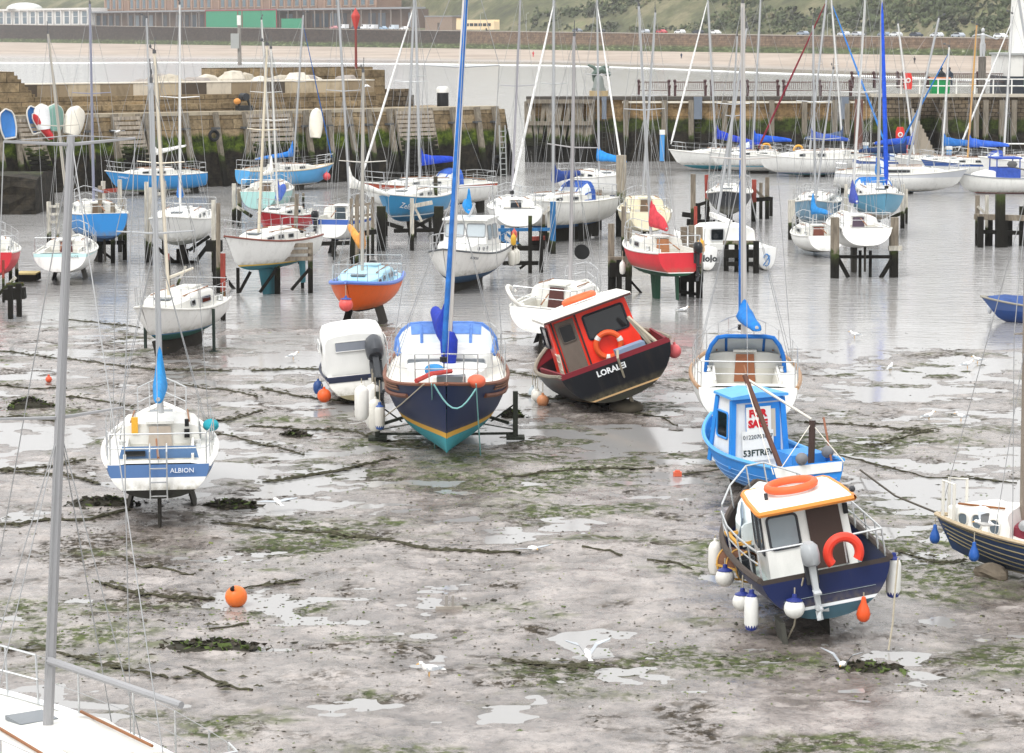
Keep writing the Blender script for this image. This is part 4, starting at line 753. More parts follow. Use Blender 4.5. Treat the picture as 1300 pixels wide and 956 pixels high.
# ------------------------------------------------------------------ boats
FLOATS = []
class Hull:
    """lofted hull; own space: x to the bow, y to port, z up, keel foot at z = 0, canoe body starts at z = k"""
    def __init__(s, L, B, D, k, tr=0.75, sb=0.28, ss=0.06, rs=0.25, rb=0.5, rake=0.5, trr=0.1, vee=0.0, full=2.2, tm=0.42):
        s.L, s.B, s.D, s.k, s.tr, s.sb, s.ss, s.rs, s.rb, s.rake, s.trr, s.vee, s.full, s.tm = L, B, D, k, tr, sb, ss, rs, rb, rake, trr, vee, full, tm
    def b(s, t):
        t = min(max(t, 0), 1)
        if t < s.tm: f = s.tr+(1-s.tr)*math.sin(math.pi/2*t/s.tm)**0.9
        else: f = max(0.0, 1-((t-s.tm)/(1-s.tm))**s.full)**0.92
        return max(s.B/2*f, 0.012)
    def zs(s, t): return s.k+s.D+(s.sb*((t-0.4)/0.6)**2 if t > 0.4 else s.ss*((0.4-t)/0.4)**2)
    def zk(s, t):
        z = s.k
        if t < 0.45: z += s.rs*s.D*((0.45-t)/0.45)**2
        if t > 0.5: z += s.rb*s.D*((t-0.5)/0.5)**3
        return z
    def pt(s, t, u, out=0.0):
        """u 0 = keel, 1 = gunwale"""
        a = u*math.pi/2; v = min(1, s.vee+0.9*max(0, (t-0.55)/0.45)**1.2); b = s.b(t); zk, zs = s.zk(t), s.zs(t)
        yf = (1-v)*math.sin(a)**0.8+v*u; zf = (1-v)*(1-math.cos(a))+v*u**1.15
        x = -s.L/2+s.L*t-s.rake*(t**5)*(1-zf)+s.trr*((1-t)**8)*(zf-0.5)
        return V(x, b*yf+out, zk+(zs-zk)*zf)
    def x2t(s, x): return (x+s.L/2)/s.L
    def rows(s, N=18, Mn=9):
        rows = []
        for i in range(N+1):
            t = i/N; t = 1-(1-t)**1.25; P = [s.pt(t, j/Mn) for j in range(Mn+1)]
            rows.append([V(p.x, p.y, p.z) for p in P[::-1]]+[V(p.x, -p.y, p.z) for p in P[1:]])
        return rows
    def build(s, mat, root, name='hull'):
        rows = s.rows(); mb = MB().grid(rows); mb.poly(rows[0]); return mb.build(name, mat, root, True, 35)
    def gun(s, side, t0=0.0, t1=1.0, n=22, din=0.0, dz=0.0):
        out = []
        for i in range(n+1):
            t = t0+(t1-t0)*i/n; p = s.pt(t, 1); out.append(V(p.x, side*max(0.0, p.y-din), p.z+dz))
        return out
    def rail(s, mat, root, r=0.035, name='rubbing_strake', dz=0.0, h=None):
        pts = s.gun(1, dz=dz)+s.gun(-1, dz=dz)[::-1]
        return MB().tube(pts, r, 6).build(name, mat, root, True)
    def deck(s, mat, root, drop=0.03, cock=None, floor=0.45, fmat=None, camber=0.05):
        """deck with an optional cockpit well cock=(x0, x1, halfwidth)"""
        N = 20; mb = MB(); ts = sorted(set([i/N for i in range(N+1)]+([s.x2t(cock[0]), s.x2t(cock[1])] if cock else [])))
        def row(t):
            b = max(s.b(t)-0.015, 0.004); p = s.pt(t, 1); w = min(cock[2], b*0.8) if cock else b*0.5; z = p.z-drop; c = camber*b*2
            return [V(p.x, b, z), V(p.x, w, z+c*(1-(w/b)**2)), V(p.x, -w, z+c*(1-(w/b)**2)), V(p.x, -b, z)]
        for a, c in zip(ts[:-1], ts[1:]):
            r0, r1 = row(a), row(c); inside = cock and a >= s.x2t(cock[0])-1e-6 and c <= s.x2t(cock[1])+1e-6
            for j in range(3):
                if j == 1 and inside: continue
                mb.poly([r0[j], r0[j+1], r1[j+1], r1[j]])
        o = mb.build('deck', mat, root)
        if cock:
            mb = MB(); tl = [t for t in ts if s.x2t(cock[0])-1e-6 <= t <= s.x2t(cock[1])+1e-6]; R_ = [row(t) for t in tl]; zf = s.zs(0.2)-floor
            top = [[r_[1] for r_ in R_], [r_[2] for r_ in R_]]; low = [[V(p.x, p.y*0.9, zf) for p in q] for q in top]
            mb.grid([top[0], low[0], low[1], top[1]]); mb.poly([top[0][0], top[1][0], low[1][0], low[0][0]]); mb.poly([top[0][-1], low[0][-1], low[1][-1], top[1][-1]])
            mb.build('cockpit_well', fmat or mat, o)
        return o
class Cabin:
    """coachroof from x0 (aft) to x1 (fore)"""
    def __init__(s, H, x0, x1, h, w=0.36, hf=0.3, slope=0.55, side=0.22, drop=0.03, tum=0.12):
        s.H, s.x0, s.x1, s.h, s.w, s.hf, s.slope, s.side, s.drop, s.tum = H, x0, x1, h, w*H.B, hf, slope, side, drop, tum
    def sec(s, x):
        f = (x-s.x0)/(s.x1-s.x0); t = s.H.x2t(x); z0 = s.H.zs(t)-s.drop-0.02; w = max(0.08, min(s.w, s.H.b(t)-s.side))
        if f > 0.85: w *= 1-0.25*((f-0.85)/0.15)**2
        h = s.h if f < s.slope else s.h*(1-(1-s.hf)*((f-s.slope)/(1-s.slope))**1.15)
        ztop = s.H.zs(s.H.x2t(s.x0))-s.drop+h if f < s.slope else z0+h+0.02; ztop = max(ztop, z0+0.06)
        return w, z0, ztop
    def side_pt(s, x, v, sgn, out=0.006):
        w, z0, zt = s.sec(x); return V(x, sgn*(w-s.tum*(zt-z0)*v*0.8+out), z0+(zt-z0)*0.82*v)
    def build(s, mat, root, name='cabin', raked=0.12):
        mb = MB(); rows = []; n = 12
        for i in range(n+1):
            x = s.x0+(s.x1-s.x0)*i/n; w, z0, zt = s.sec(x); h = zt-z0; wt = w-s.tum*h*0.8; xo = raked*h*(1 if i == 0 else 0)
            prof = [(w, 0, 0), (w-s.tum*h*0.8*0.6, h*0.5, 0), (wt, h*0.82, 1), (wt*0.92, h*0.95, 1), (wt*0.6, h*1.03, 1), (0, h*1.06, 1)]
            rows.append([V(x+xo*q[2], q[0], z0+q[1]) for q in prof]+[V(x+xo*q[2], -q[0], z0+q[1]) for q in prof[-2::-1]])
        mb.grid(rows); mb.poly(rows[0]); mb.poly(rows[-1]); return mb.build(name, mat, root, True, 38)
    def window(s, root, xc, wd, v0, v1, mat=None, frame_m=None, rnd=0.35, sides=(1, -1)):
        for sg in sides:
            pts = []; n = 16
            for k in range(n):
                a = 2*math.pi*k/n; c_, s_ = math.cos(a), math.sin(a); e = rnd
                fx = (abs(c_)**e)*(1 if c_ > 0 else -1); fv = (abs(s_)**e)*(1 if s_ > 0 else -1); pts.append((xc+wd/2*fx, (v0+v1)/2+(v1-v0)/2*fv))
            o = MB().poly([s.side_pt(x, v, sg, 0.012) for x, v in pts]).build('window', mat or GLASS, root)
            if frame_m: MB().tube([s.side_pt(x, v, sg, 0.012) for x, v in pts+[pts[0]]], 0.016, 4, cap=False).build('frame', frame_m, o)
def arch_hood(root, H, x0, x1, w, z0, h, col, lean=0.25, win=True):
    """folding spray hood over the companionway: x0 aft edge, x1 front foot"""
    rows = []
    for i in range(6):
        f = i/5; x = x0+(x1-x0)*f; hh = h*(1-0.92*f**2.2); rows.append([V(x-lean*0*f, w*(1-0.06*f)*math.cos(a)*(1.0 if abs(math.cos(a)) > .5 else 1.0), z0+hh*min(1, 1.25*math.sin(a)**0.75 if math.sin(a) > 0 else 0)) for a in np.linspace(0, math.pi, 13)])
    mb = MB().grid(rows[0:2]); mb.grid([[q+V(.004,0,.012) for q in r_[3:10]] for r_ in rows[0:4]]); mb.grid([[r_[i] for r_ in rows[1:]] for i in (5, 6)]) if False else None
    [mb.tube([rows[j][i]+V(0,0,.006) for j in range(1, 6)], .035, 5) for i in (0, 1, 4, 8, 11, 12)]; mb.tube([p+V(0,0,.01) for p in rows[5]], .03, 5); o = mb.build('spray_hood', cloth(col), root, True, 60)
    MB().grid(rows[1:]).build('clear_panel', paint('#c3cbd2', 0.12, 0.1), o, True, 60)
    MB().tube(rows[0], 0.05, 7).build('hood_edge', cloth(col), o, True)
    return o
def outboard(root, x, y, z, tilt=0.0, s=1.0, col='#1b1c1f', leg='#303235', turn=math.pi):
    M = Matrix.Translation((x, y, z)) @ Matrix.Rotation(turn, 4, 'Z') @ Matrix.Rotation(tilt, 4, 'Y') @ Matrix.Scale(s, 4)
    def T(mb): mb.v = [tuple(M @ V(*v)) for v in mb.v]; return mb
    rows = []
    for zz, a, b in ((0.12,.16,.11),(0.16,.22,.14),(.30,.24,.15),(.42,.21,.135),(.48,.13,.08)): rows.append([V(0.10+a*math.cos(t), b*math.sin(t), zz) for t in np.linspace(0, 2*math.pi, 13)[:-1]])
    mb = MB().grid(rows, closed=True); mb.poly(rows[-1]); mb.poly(rows[0]); o = T(mb).build('outboard_motor', paint(col, 0.3), root, True)
    T(MB().bar((.10,0,.15),(.10,0,-.55),.13,.10,(0,1,0),taper=.8).bar((.10,0,-.30),(.26,0,-.33),.12,.03).tube([(-.06,0,-.62),(.02,0,-.6),(.2,0,-.6),(.26,0,-.6)],[.02,.055,.06,.03],8).bar((.04,0,-.65),(.08,0,-.80),.02,.10,(0,1,0))).build('drive_leg', paint(leg, 0.35), o)
    mb = MB()
    for k in range(3):
        a = k*2.094; mb.poly([V(.27,0,-.6), V(.25,.05*math.cos(a-.5),-.6+.05*math.sin(a-.5)), V(.28,.13*math.cos(a-.25),-.6+.13*math.sin(a-.25)), V(.31,.13*math.cos(a+.3),-.6+.13*math.sin(a+.3))])
    T(mb).build('propeller', paint(leg, 0.4), o); T(MB().box((-.06,0,-.05),(.12,.2,.34)).bar((.0,0,.28),(-.38,0,.33),.04,.04)).build('bracket', flat('#3b3d40', .5), o)
    return o
def rig(root, H, M, mx, top, zb, r=0.06, col=ALU, boom=None, cover=None, furl=None, spread=(0.55,), shr=True, stay=True, tri=True, backstay=True, wire=0.007, cover_h=0.2, mhead=True, climb=0.75, fat=1.0):
    """mast at own x = mx from zb to top (own space); boom = (length, height above zb, yaw degrees, rise)"""
    b0 = V(mx, 0, zb); tp = Vector(top); ax = tp-b0
    mast = MB().tube([b0, b0+ax*0.5, tp], [r, r*0.95, r*0.72], 8).build('mast', col, root, True)
    if mhead: MB().box(tp+V(0,0,.05), (.12,.06,.1)).tube([tp, tp+V(-.03,.02,.45)], .012, 4).tube([tp+V(0,0,.1), tp+V(.28,0,.16)], .012, 4).ball(tp+V(.28,0,.2), (.09,.02,.06), 6, 4).build('masthead', flat('#5a5b5d', .5), mast)
    ch = H.b(H.x2t(mx))-0.03; zc = H.zs(H.x2t(mx)); tips = []
    for f in spread:
        c = b0+ax*f; w = min(ch*0.8, 0.75)
        MB().tube([c+V(0,-w,.05), c, c+V(0,w,.05)], [.014,.022,.014], 5).build('spreader', col, mast); tips.append((c+V(0,w,.05), c+V(0,-w,.05)))
    if shr:
        mb = MB()
        for si, sg in enumerate((1,-1)):
            foot = V(mx-0.08, sg*ch, zc); pts = [foot]+[t_[si] for t_ in tips]+[tp]; mb.tube(pts, wire, 4)
            if tips: mb.tube([V(mx-0.35, sg*ch, zc), b0+ax*spread[0]*0.97], wire, 4)
            if tips: mb.tube([V(mx+0.25, sg*(ch-.06), zc), b0+ax*spread[0]*0.97], wire, 4)
        bow = H.pt(0.985, 1); bow.y = 0
        if stay and not furl: mb.tube([bow+V(0,0,.05), b0+ax*0.97], wire, 4)
        if backstay: st = H.pt(0.0, 1); mb.tube([V(st.x+.05, 0, st.z), tp], wire, 4)
        mb.tube([b0+V(-.07,.05,.6), tp+V(-.07,.02,-.1)], wire, 4).tube([b0+V(.08,-.05,.6), tp+V(.06,-.02,-.1)], wire, 4); mb.build('rigging', WIRE, root)
    if furl:
        bow = H.pt(0.985, 1); bow.y = 0; p0 = bow+V(-.02,0,.35); p1 = b0+ax*0.95
        fs = MB().tube([p0, p0.lerp(p1, .05), p0.lerp(p1, .5), p0.lerp(p1, .93), p1], [.03,.065*furl[1],.06*furl[1],.035*furl[1],.012], 8).build('furled_sail', cloth(furl[0]), root, True); MB().tube([bow, p0], .012, 4).lathe([(.0,0),(.09,0),(.09,.12),(0,.12)], bow+V(0,0,.18), 10).build('furling_drum', flat('#333', .5) if False else BLACK, fs)
    if boom:
        ln, hz, yaw, rise = boom; a = math.pi+R(yaw); g = b0+V(-r*.9, 0, hz); e = g+V(ln*math.cos(a), ln*math.sin(a), rise)
        bo = MB().tube([g, e], [.045,.04], 8).build('boom', col, root, True)
        if cover:
            rows = []; d = (e-g).normalized(); sd_ = d.cross(V(0,0,1)).normalized(); rn = random.Random(int(ln*100+mx*10))
            # the cover climbs the mast at its fore end
            up = [(0.0, 1.15*climb, .10), (0.02, .95*climb, .12), (.06, .62*climb+.05, .14), (.14, 1.5*cover_h, .14), (.3, 1.15*cover_h, .13), (.55, cover_h, .115), (.8, .8*cover_h, .10), (.97, .55*cover_h, .075), (1.0, .25*cover_h, .05)]
            for f, hh, ww in up:
                c = g+d*(ln*f)+V(0, 0, -.07+rn.uniform(-.012,.012)); hh += rn.uniform(-.02,.02)
                rows.append([c+sd_*(ww*fat*sx)+V(0,0,hh*sz) for sx, sz in ((0,-.05),(.8,0),(1,.25),(.75,.6),(.35,.9),(0,1),(-.35,.9),(-.75,.6),(-1,.25),(-.8,0))])
            mb = MB().grid(rows, closed=True); mb.poly(rows[0]); mb.poly(rows[-1]); mb.build('sail_cover', cloth(cover), bo, True, 70)
    return mast
def pulpit(root, H, col=STEEL, h=0.55, r=0.014, aft=True, life=True, fore=True, n=4):
    if fore:
        t0 = 0.86; mb = MB(); pts = [H.pt(t, 1) for t in (t0, .93, .985)]
        top = [V(p.x+.06, max(p.y-.03, .02), p.z+h) for p in pts]; loop = top+[V(p.x, -p.y, p.z) for p in top[::-1]]; mb.tube(loop, r, 5)
        for sg in (1,-1):
            for p, q in zip(pts[:2], top[:2]): mb.tube([V(p.x, sg*max(p.y-.04,.02), p.z), V(q.x, sg*q.y, q.z)], r, 5)
            mb.tube([V((pts[0].x), sg*(pts[0].y-.04), pts[0].z+h*.5), V(pts[2].x, sg*.03, pts[2].z+h*.5)], r*.8, 4)
        mb.build('pulpit', col, root)
    if aft:
        mb = MB(); ps = [H.pt(t, 1) for t in (.0, .09)]; L_ = [V(ps[1].x, ps[1].y-.04, ps[1].z+h), V(ps[0].x+.06, ps[0].y-.05, ps[0].z+h), V(ps[0].x+.03, 0.0, ps[0].z+h), V(ps[0].x+.06, -ps[0].y+.05, ps[0].z+h), V(ps[1].x, -ps[1].y+.04, ps[1].z+h)]; mb.tube(L_, r, 5); mb.tube([p-V(0,0,h*.48) for p in L_], r*.8, 4)
        for q in (L_[0], L_[1], L_[3], L_[4]): mb.tube([q, V(q.x, q.y, q.z-h)], r, 5)
        mb.build('pushpit', col, root)
    if life:
        for sg in (1,-1):
            P = []; ml = MB()
            for i in range(n):
                t = .12+.72*(i+.5)/n; p = H.pt(t, 1); a = V(p.x, sg*(p.y-.05), p.z); b_ = a+V(0,0,h); MB().tube([a, b_], r*.9, 5).build('stanchion', col, root); P.append(b_)
            p0 = H.pt(.09, 1); p1 = H.pt(.86, 1); pts = [V(p0.x, sg*(p0.y-.04), p0.z+h)]+P+[V(p1.x+.06, sg*(p1.y-.03), p1.z+h)]; ml.tube(pts, .005, 4); ml.tube([p-V(0,0,h*.48) for p in pts], .005, 4); ml.build('guard_wire', WIRE, root)
        
KEELW = paint('#2f2c26', .85, .6)
def keels(root, H, kind, mat=None, legm=None):
    k = H.k; m = mat or KEELW
    def fin(y, x0, x1, x2, x3, w, cant=0.0, ztop=None, zb=0.0, name='keel'):
        zt = (ztop or H.zk(.5)+.22*H.D); mb = MB(); rows = []
        for z, a, b_ in ((zb, x0, x1), (zt, x2, x3)):
            c = y+cant*(zt-z); rows.append([V(a, c, z), V(a+(b_-a)*.25, c+w, z), V(a+(b_-a)*.65, c+w, z), V(b_, c, z), V(a+(b_-a)*.65, c-w, z), V(a+(b_-a)*.25, c-w, z)])
        mb.grid(rows, closed=True); mb.poly(rows[0]); mb.build(name, m, root)
    L = H.L
    if kind == 'bilge':
        for s in (1,-1): fin(s*.20*H.B, -.13*L, .11*L, -.12*L, .13*L, .05, s*.28, H.k+.35*H.D)
        fin(0, -.47*L, -.41*L, -.46*L, -.36*L, .035, 0, H.zk(.1)+.1, 0, 'skeg')
    elif kind == 'fin': fin(0, -.09*L, .06*L, -.11*L, .12*L, .09); fin(0, -.47*L, -.41*L, -.47*L, -.38*L, .03, 0, H.zk(.08)+.15, .25*k, 'rudder')
    elif kind == 'long': fin(0, -.36*L, .12*L, -.42*L, .26*L, .10, 0, H.k+.2*H.D); fin(0, -.45*L, -.37*L, -.48*L, -.40*L, .035, 0, H.zk(.05)+.2, .06, 'rudder')
    elif kind == 'skegs':
        fin(0, -.40*L, .30*L, -.44*L, .36*L, .06, 0, H.k+.12*H.D)
def beach_legs(root, H, xf, out=0.06, mat=None, zt=None, foot=True):
    for s in (1,-1):
        p = H.pt(H.x2t(xf), .95); o = MB().bar((p.x, s*(p.y+out), 0), (p.x, s*(p.y+out), zt or p.z+.02), .07, .07)
        if foot: o.box((p.x, s*(p.y+out), .02), (.22,.22,.04))
        o.build('beaching_leg', mat or timber(False, '#3a4640'), root)
def place(name, label, cat, px, py, head, ref, roll=0.0, pitch=0.0, group=None):
    """ref = own-space point that lands on photo pixel px,py at world height ref[3]"""
    w = G(px, py, ref[3])
    if py > 440 and ref[3] < .1: w = gm(px, py, -0.015)
    Rm = Matrix.Rotation(R(head), 4, 'Z') @ Matrix.Rotation(R(pitch), 4, 'Y') @ Matrix.Rotation(R(roll), 4, 'X')
    M = Matrix.Translation(w) @ Rm @ Matrix.Translation((-ref[0], -ref[1], -ref[2]))
    e = empty(name, M, label, cat, group); return e, M
def mast_top(M, base, px, py, rake=0.0):
    w = M @ Vector(base); t = Q(px, py, w.y+rake); return M.inverted() @ t
def fender(M, top, ln, r, col, end, label, kind='tube', drop=0.0, group=None, name='fender'):
    """fender hanging from own-space point top of a boat; a thing of its own, hangs straight down"""
    w = M @ Vector(top); c = w+V(0, 0, -drop); e = empty(name, Matrix.Translation(c), label, 'fender', group or 'fenders hung over boat sides')
    if kind == 'tube': prof = [(0,0),(.025,-.01),(.03,-.05),(r*.75,-.09),(r,-.16),(r,-ln+.12),(r*.7,-ln+.03),(0,-ln)]
    elif kind == 'ball': prof = [(0,0),(.03,-.01),(.035,-.06)]+[(r*math.sin(a), -.05-r+r*math.cos(a)) for a in np.linspace(.35, math.pi, 9)]
    else: prof = [(0,0),(.03,-.02),(r*.4,-.9*r),(r*.8,-1.8*r),(r,-2.6*r),(r*.85,-3.25*r),(r*.45,-3.65*r),(0,-3.75*r)]
    MB().lathe(prof, n=14).build('body', paint(col, .4, .3), e, True)
    if end: 
        MB().lathe([(0,.012),(.034,.0),(.04,-.05),(r*.78,-.085),(r*.80,-.095)], n=12).build('end_cap', paint(end, .4), e, True)
        if kind == 'tube': MB().lathe([(r*.93,-ln+.10),(r*.73,-ln+.025),(0,-ln-.008)], n=12).build('end_cap', paint(end, .4), e, True)
    if drop > 0.02: MB().tube([(0,0,-.01),(0,0,drop)], .010, 4).build('lanyard', ROPE, e)
    return e
def ring(M4, R_, r, col, bands, label, name='lifebuoy', a0=0.0, a1=2*math.pi, cat='lifebuoy'):
    e = empty(name, M4, label, cat); MB().torus((0,0,0), R_, r, None, 26, 9, a0, a1).build('ring', paint(col, .5, .15), e, True)
    for a in bands: MB().torus((0,0,0), R_, r*1.05, None, 3, 9, a-.16, a+.16).build('band', WHITE, e, True)
    return e
BOATS = {}
def yacht(key, label, px, py, head, L, B, D, k, ref=(-.45, 0.0, 0.0), roll=0, pitch=0, top='#e9e9e6', bot='#3a3835', zw=0.12, stripe=None, sw=0.06, rail=None, rw=0.2, strake='#d9d8d2', sr=.035, deck='#d8d7d1', cabin=(-.16, .28, .36), cabcol=None, win=((-.02, .5), (.14, .35)), winmat=None, cock=True, mast=None, keel='bilge', name='sailing_yacht', cat='sailing boat', hatch='#6b5a4a', hood=None, ob=None, legs=None, rails=True, tiller=True, text=None, group='yachts and boats moored in the harbour', hp=None, kmat=None, **rg):
    e, M = place(name, label, cat, px, py, head, (ref[0]*L, 0, ref[1], ref[2]), roll, pitch, group)
    H = Hull(L, B, D, k, **(hp or {})); z_w = k+zw
    hm = hull_mat(top, bot, z_w, stripe, z_w+sw if stripe else None, rail, k+D-rw if rail else None, green=.6)
    H.build(hm, e); H.rail(paint(strake, .45, .3), e, sr); dm = paint(deck, .5, .35)
    x0 = cabin[0]*L if cabin else .1*L
    H.deck(dm, e, cock=(-.43*L, x0-.02, .27*B) if cock else None, fmat=paint('#cfcdc4', .6, .4))
    zc = H.zs(H.x2t(x0))
    if cabin:
        C = Cabin(H, cabin[0]*L, cabin[1]*L, cabin[2], *(cabin[3:4])); C.build(paint(cabcol or deck, .4, .25), e)
        for xf, wd in win: C.window(e, xf*L, wd, .38, .82, winmat, paint('#8f9294', .4))
        # companionway with washboards and a sliding hatch
        MB().prism([(x0-.012, y, z) for y, z in ((-.24, zc-.25), (.24, zc-.25), (.20, zc+cabin[2]*.88), (-.20, zc+cabin[2]*.88))], (-.03, 0, 0)).build('companionway', paint(hatch, .5, .4), e)
        MB().box((x0+.28, 0, zc+cabin[2]*1.05), (.66, .52, .05)).build('sliding_hatch', paint(deck, .5), e)
        xh = cabin[1]*L*.62; MB().box((xh, 0, C.sec(xh)[2]+.02), (.44, .44, .05)).build('fore_hatch', paint('#6d7378', .25), e)
        for s in (1,-1): MB().tube([(x0+.1, s*C.sec(x0+.5)[0]*.72, C.sec(x0+.1)[2]+.05), (cabin[1]*L*.5, s*C.sec(cabin[1]*L*.5)[0]*.72, C.sec(cabin[1]*L*.5)[2]+.05)], .018, 5).build('grab_rail', WOODB, e)
    if cock:
        for s in (1,-1): MB().bar((-.43*L, s*.29*B, H.zs(.07)+.04), (x0, s*.29*B, zc+.07), .05, .16).build('coaming', dm, e)
        for s in (1,-1): MB().lathe([(.08,0),(.055,.06),(.07,.13),(0,.13)], (x0-.45, s*.33*B, H.zs(.3)+.04), 10).build('winch', STEEL, e)
        if tiller: MB().tube([(-.475*L, 0, H.zs(0)+.1), (-.30*L, 0.05, H.zs(0)+.28)], [.025,.018], 6).build('tiller', WOODB, e)
    if rails: pulpit(e, H)
    if keel: keels(e, H, keel, paint(kmat, .7, .6) if kmat else None)
    if legs: beach_legs(e, H, legs*L)
    if mast:
        xf, tx, ty = mast[:3]; r_ = mast[3] if len(mast) > 3 else .055; mc = paint(mast[4], .4, .2, .2) if len(mast) > 4 else ALU
        zb = (C.sec(xf*L)[2] if cabin and cabin[0] < xf < cabin[1] else H.zs(H.x2t(xf*L))-.03); rig(e, H, M, xf*L, mast_top(M, (xf*L, 0, zb), tx, ty), zb, r_, mc, **rg)
    if hood: arch_hood(e, H, x0-.45, x0+.45, .36*B, zc+.02, hood[1] if len(hood) > 1 else .62, hood[0])
    if ob: outboard(e, -L/2-.02, ob, H.zs(0)-.12, 0.0, 1.0)
    if text:
        t_, size, where, colr = text; tm = paint(colr, .5, .05)
        if where == 'transom': p = H.pt(0, 1); text_obj(t_, size, frame((p.x-.02-H.trr*.45, -.2*B, p.z-size*.9), (0,-1,0), (0,0,1)), tm, e)
        else:
            t, u, sg = where; a, b_ = H.pt(t-.03, u), H.pt(t+.03, u); c, d = H.pt(t, u-.08), H.pt(t, u+.08)
            f = lambda p: V(p.x, sg*p.y, p.z)
            xa = (f(b_)-f(a))*(1 if sg < 0 else -1); ya = f(d)-f(c); fr = frame(f(H.pt(t, u)), xa, ya); nrm = V(fr[0][2], fr[1][2], fr[2][2]); fr.translation = fr.translation+nrm*.035; text_obj(t_, size, fr, tm, e)
    BOATS[key] = (e, M, H); return e, M, H
bl = '#2f78c8'
yacht('stern', 'white bilge keeled yacht with blue band, stern on, beside dark kelp on mud', 203, 671, 97, 5.8, 2.1, .74, .42, zw=.32, bot='#1c1a17', rail='#4f6f9d', rw=.20, strake='#eceae6', sr=.05, cabin=(-.10, .30, .42), mast=(.12, 192, 105, .055), boom=(2.5, .55, 0, .12), cover='#2c86c6', cover_h=.26, hatch='#b5a99c', text=('ALBION', .12, 'transom', '#e8ebf0'), hp=dict(tr=.86, rs=.22, ss=.03))
yacht('white_left', 'small white yacht with teal bottom standing bow on at the water edge, left', 193, 456, 256, 5.0, 1.95, .85, .42, (.36, 0, 0.03), bot='#2f6158', zw=.24, stripe='#46769a', sw=.04, cabin=(-.26, .26, .46), mast=(.10, 196, 68, .055, '#d8cfbd'), boom=(2.2, .5, 4, .05), cover=None, keel='skegs', legs=-.05, win=((-.12, .7), (.08, .3)), hp=dict(vee=.15))
yacht('orange', 'bright orange hulled yacht with pale blue cabin, bow on in the shallows', 463, 410, 261, 5.0, 1.95, .86, .42, (0, 0, 0.0), top='#e2621e', bot='#26282b', zw=.12, strake='#5d7ac4', sr=.06, deck='#9fcbdc', cabin=(-.24, .24, .40), mast=(.06, 461, 92, .055, '#b4b0a8'), boom=(2.1, .75, 24, .5), cover='#e09a4c', cover_h=.24, win=((-.14, .6), (.06, .28), (.16, .2)), winmat=paint('#2c3440', .2), ob=-.3, hp=dict(full=2.6, vee=.1, sb=.22))
yacht('maroon_hatch', 'white yacht with maroon companionway seen stern on in shallow water, far left', 78, 362, 93, 5.6, 2.05, .78, .32, (-.45, 0.02, 0), bot='#35322d', zw=.10, rail='#bfe0e0', rw=.07, hatch='#5a2c32', mast=(.1, 61, 43, .055, '#b7b1a5'), boom=None, hp=dict(tr=.9), text=('CHALICE', .12, 'transom', '#70757a'))
yacht('blue_frame', 'mid blue yacht with white deck propped high on a timber frame, left', 122, 331, 108, 5.2, 2.2, 1.15, .80, (0, 0, 0), top='#2f80c2', bot='#27456a', zw=.38, keel='fin', mast=(.05, 114, 5, .055, '#8c8fa3'), boom=(2.3, .5, 0, .05), cabin=(-.14, .3, .34))
yacht('front_white', 'all white yacht with grey bottom held bow on in a timber cradle, left', 232, 335, 268, 6.2, 2.35, .98, .78, (0, 0, 0), bot='#8f918b', zw=.26, keel='fin', mast=(.06, 228, 6, .05, '#dcdcda'), boom=(2.3, .55, 10, .05), cover=bl, deck='#ecebe7', hp=dict(full=2.8))
yacht('teal_keel', 'white long keeled yacht with teal bottom and thin yellow line between timber piles', 340, 373, 238, 4.6, 1.9, 1.0, .85, (0, 0, 0), bot='#3c7480', zw=.20, stripe='#d8b548', sw=.05, strake='#7a4338', keel='fin', kmat='#3c7480', mast=(.10, 339, 58, .05, '#d8ceb8'), cabin=(-.22, .22, .36), win=((-.1, .3), (.02, .3), (.13, .3)), boom=None, hp=dict(vee=.3, rb=.4))
yacht('green', 'pale sea green yacht with white decks seen stern on between grey posts', 331, 288, 85, 5.8, 2.15, .95, .62, (-.4, 0, 0), top='#9cc4c0', bot='#5a6a66', zw=.12, mast=(.1, 332, 25, .05, '#dad9d4'), boom=(2.3, .4, 0, .05), cover='#e8e6df', keel='fin')
yacht('red_cover', 'small red yacht under a blue boom cover behind the teal bottomed one', 360, 313, 250, 4.2, 1.8, .78, .55, (0, 0, 0), top='#c23a42', bot='#35322f', zw=.1, mast=(.12, 344, 62, .045, '#dad9d4'), boom=(2.3, .35, 18, .3), cover='#4a6ecb', cover_h=.42, keel='fin')
yacht('white_ob', 'white yacht with blue stripes, white furled mainsail and black outboard, stern on', 422, 326, 78, 4.8, 2.0, .88, .55, (-.45, 0, 0), rail='#3f5fa8', rw=.14, bot='#4a4a46', zw=.08, mast=(.1, 429, -4, .055), boom=(2.3, .8, 150, -.5), cover='#e6e5e0', cover_h=.26, ob=.6, cabin=(-.2, .26, .5), hatch='#3f4a52', keel='bilge', stripe='#3f5fa8', sw=.04)
yacht('wall_blue', 'sky blue yacht with white deck lying bow left against the left pier wall', 196, 247, 212, 5.7, 2.15, .95, .40, (0, .25, 0), top='#3d92d3', bot='#b4ae9f', zw=.12, stripe='#98b89a', sw=.05, mast=(.02, 186, 23, .055), boom=(2.0, .75, 0, .45), cover='#ecebe6', keel='bilge', text=('OSPREY', .15, (.86, .8, 1), '#eef2f6'))
yacht('wall_pale', 'pale blue yacht with red buoy at its bow lying bow right by the left pier', 366, 241, 35, 5.9, 2.2, .95, .42, (0, .25, 0), top='#5ba4d8', bot='#8f877a', zw=.14, stripe='#e6e4de', sw=.05, strake='#c9b89a', mast=(.06, 385, 19, .055), boom=(2.4, .5, 0, -.15), cover=bl, furl=('#2f62a4', .5), win=((-.08, .35), (.08, .35)))
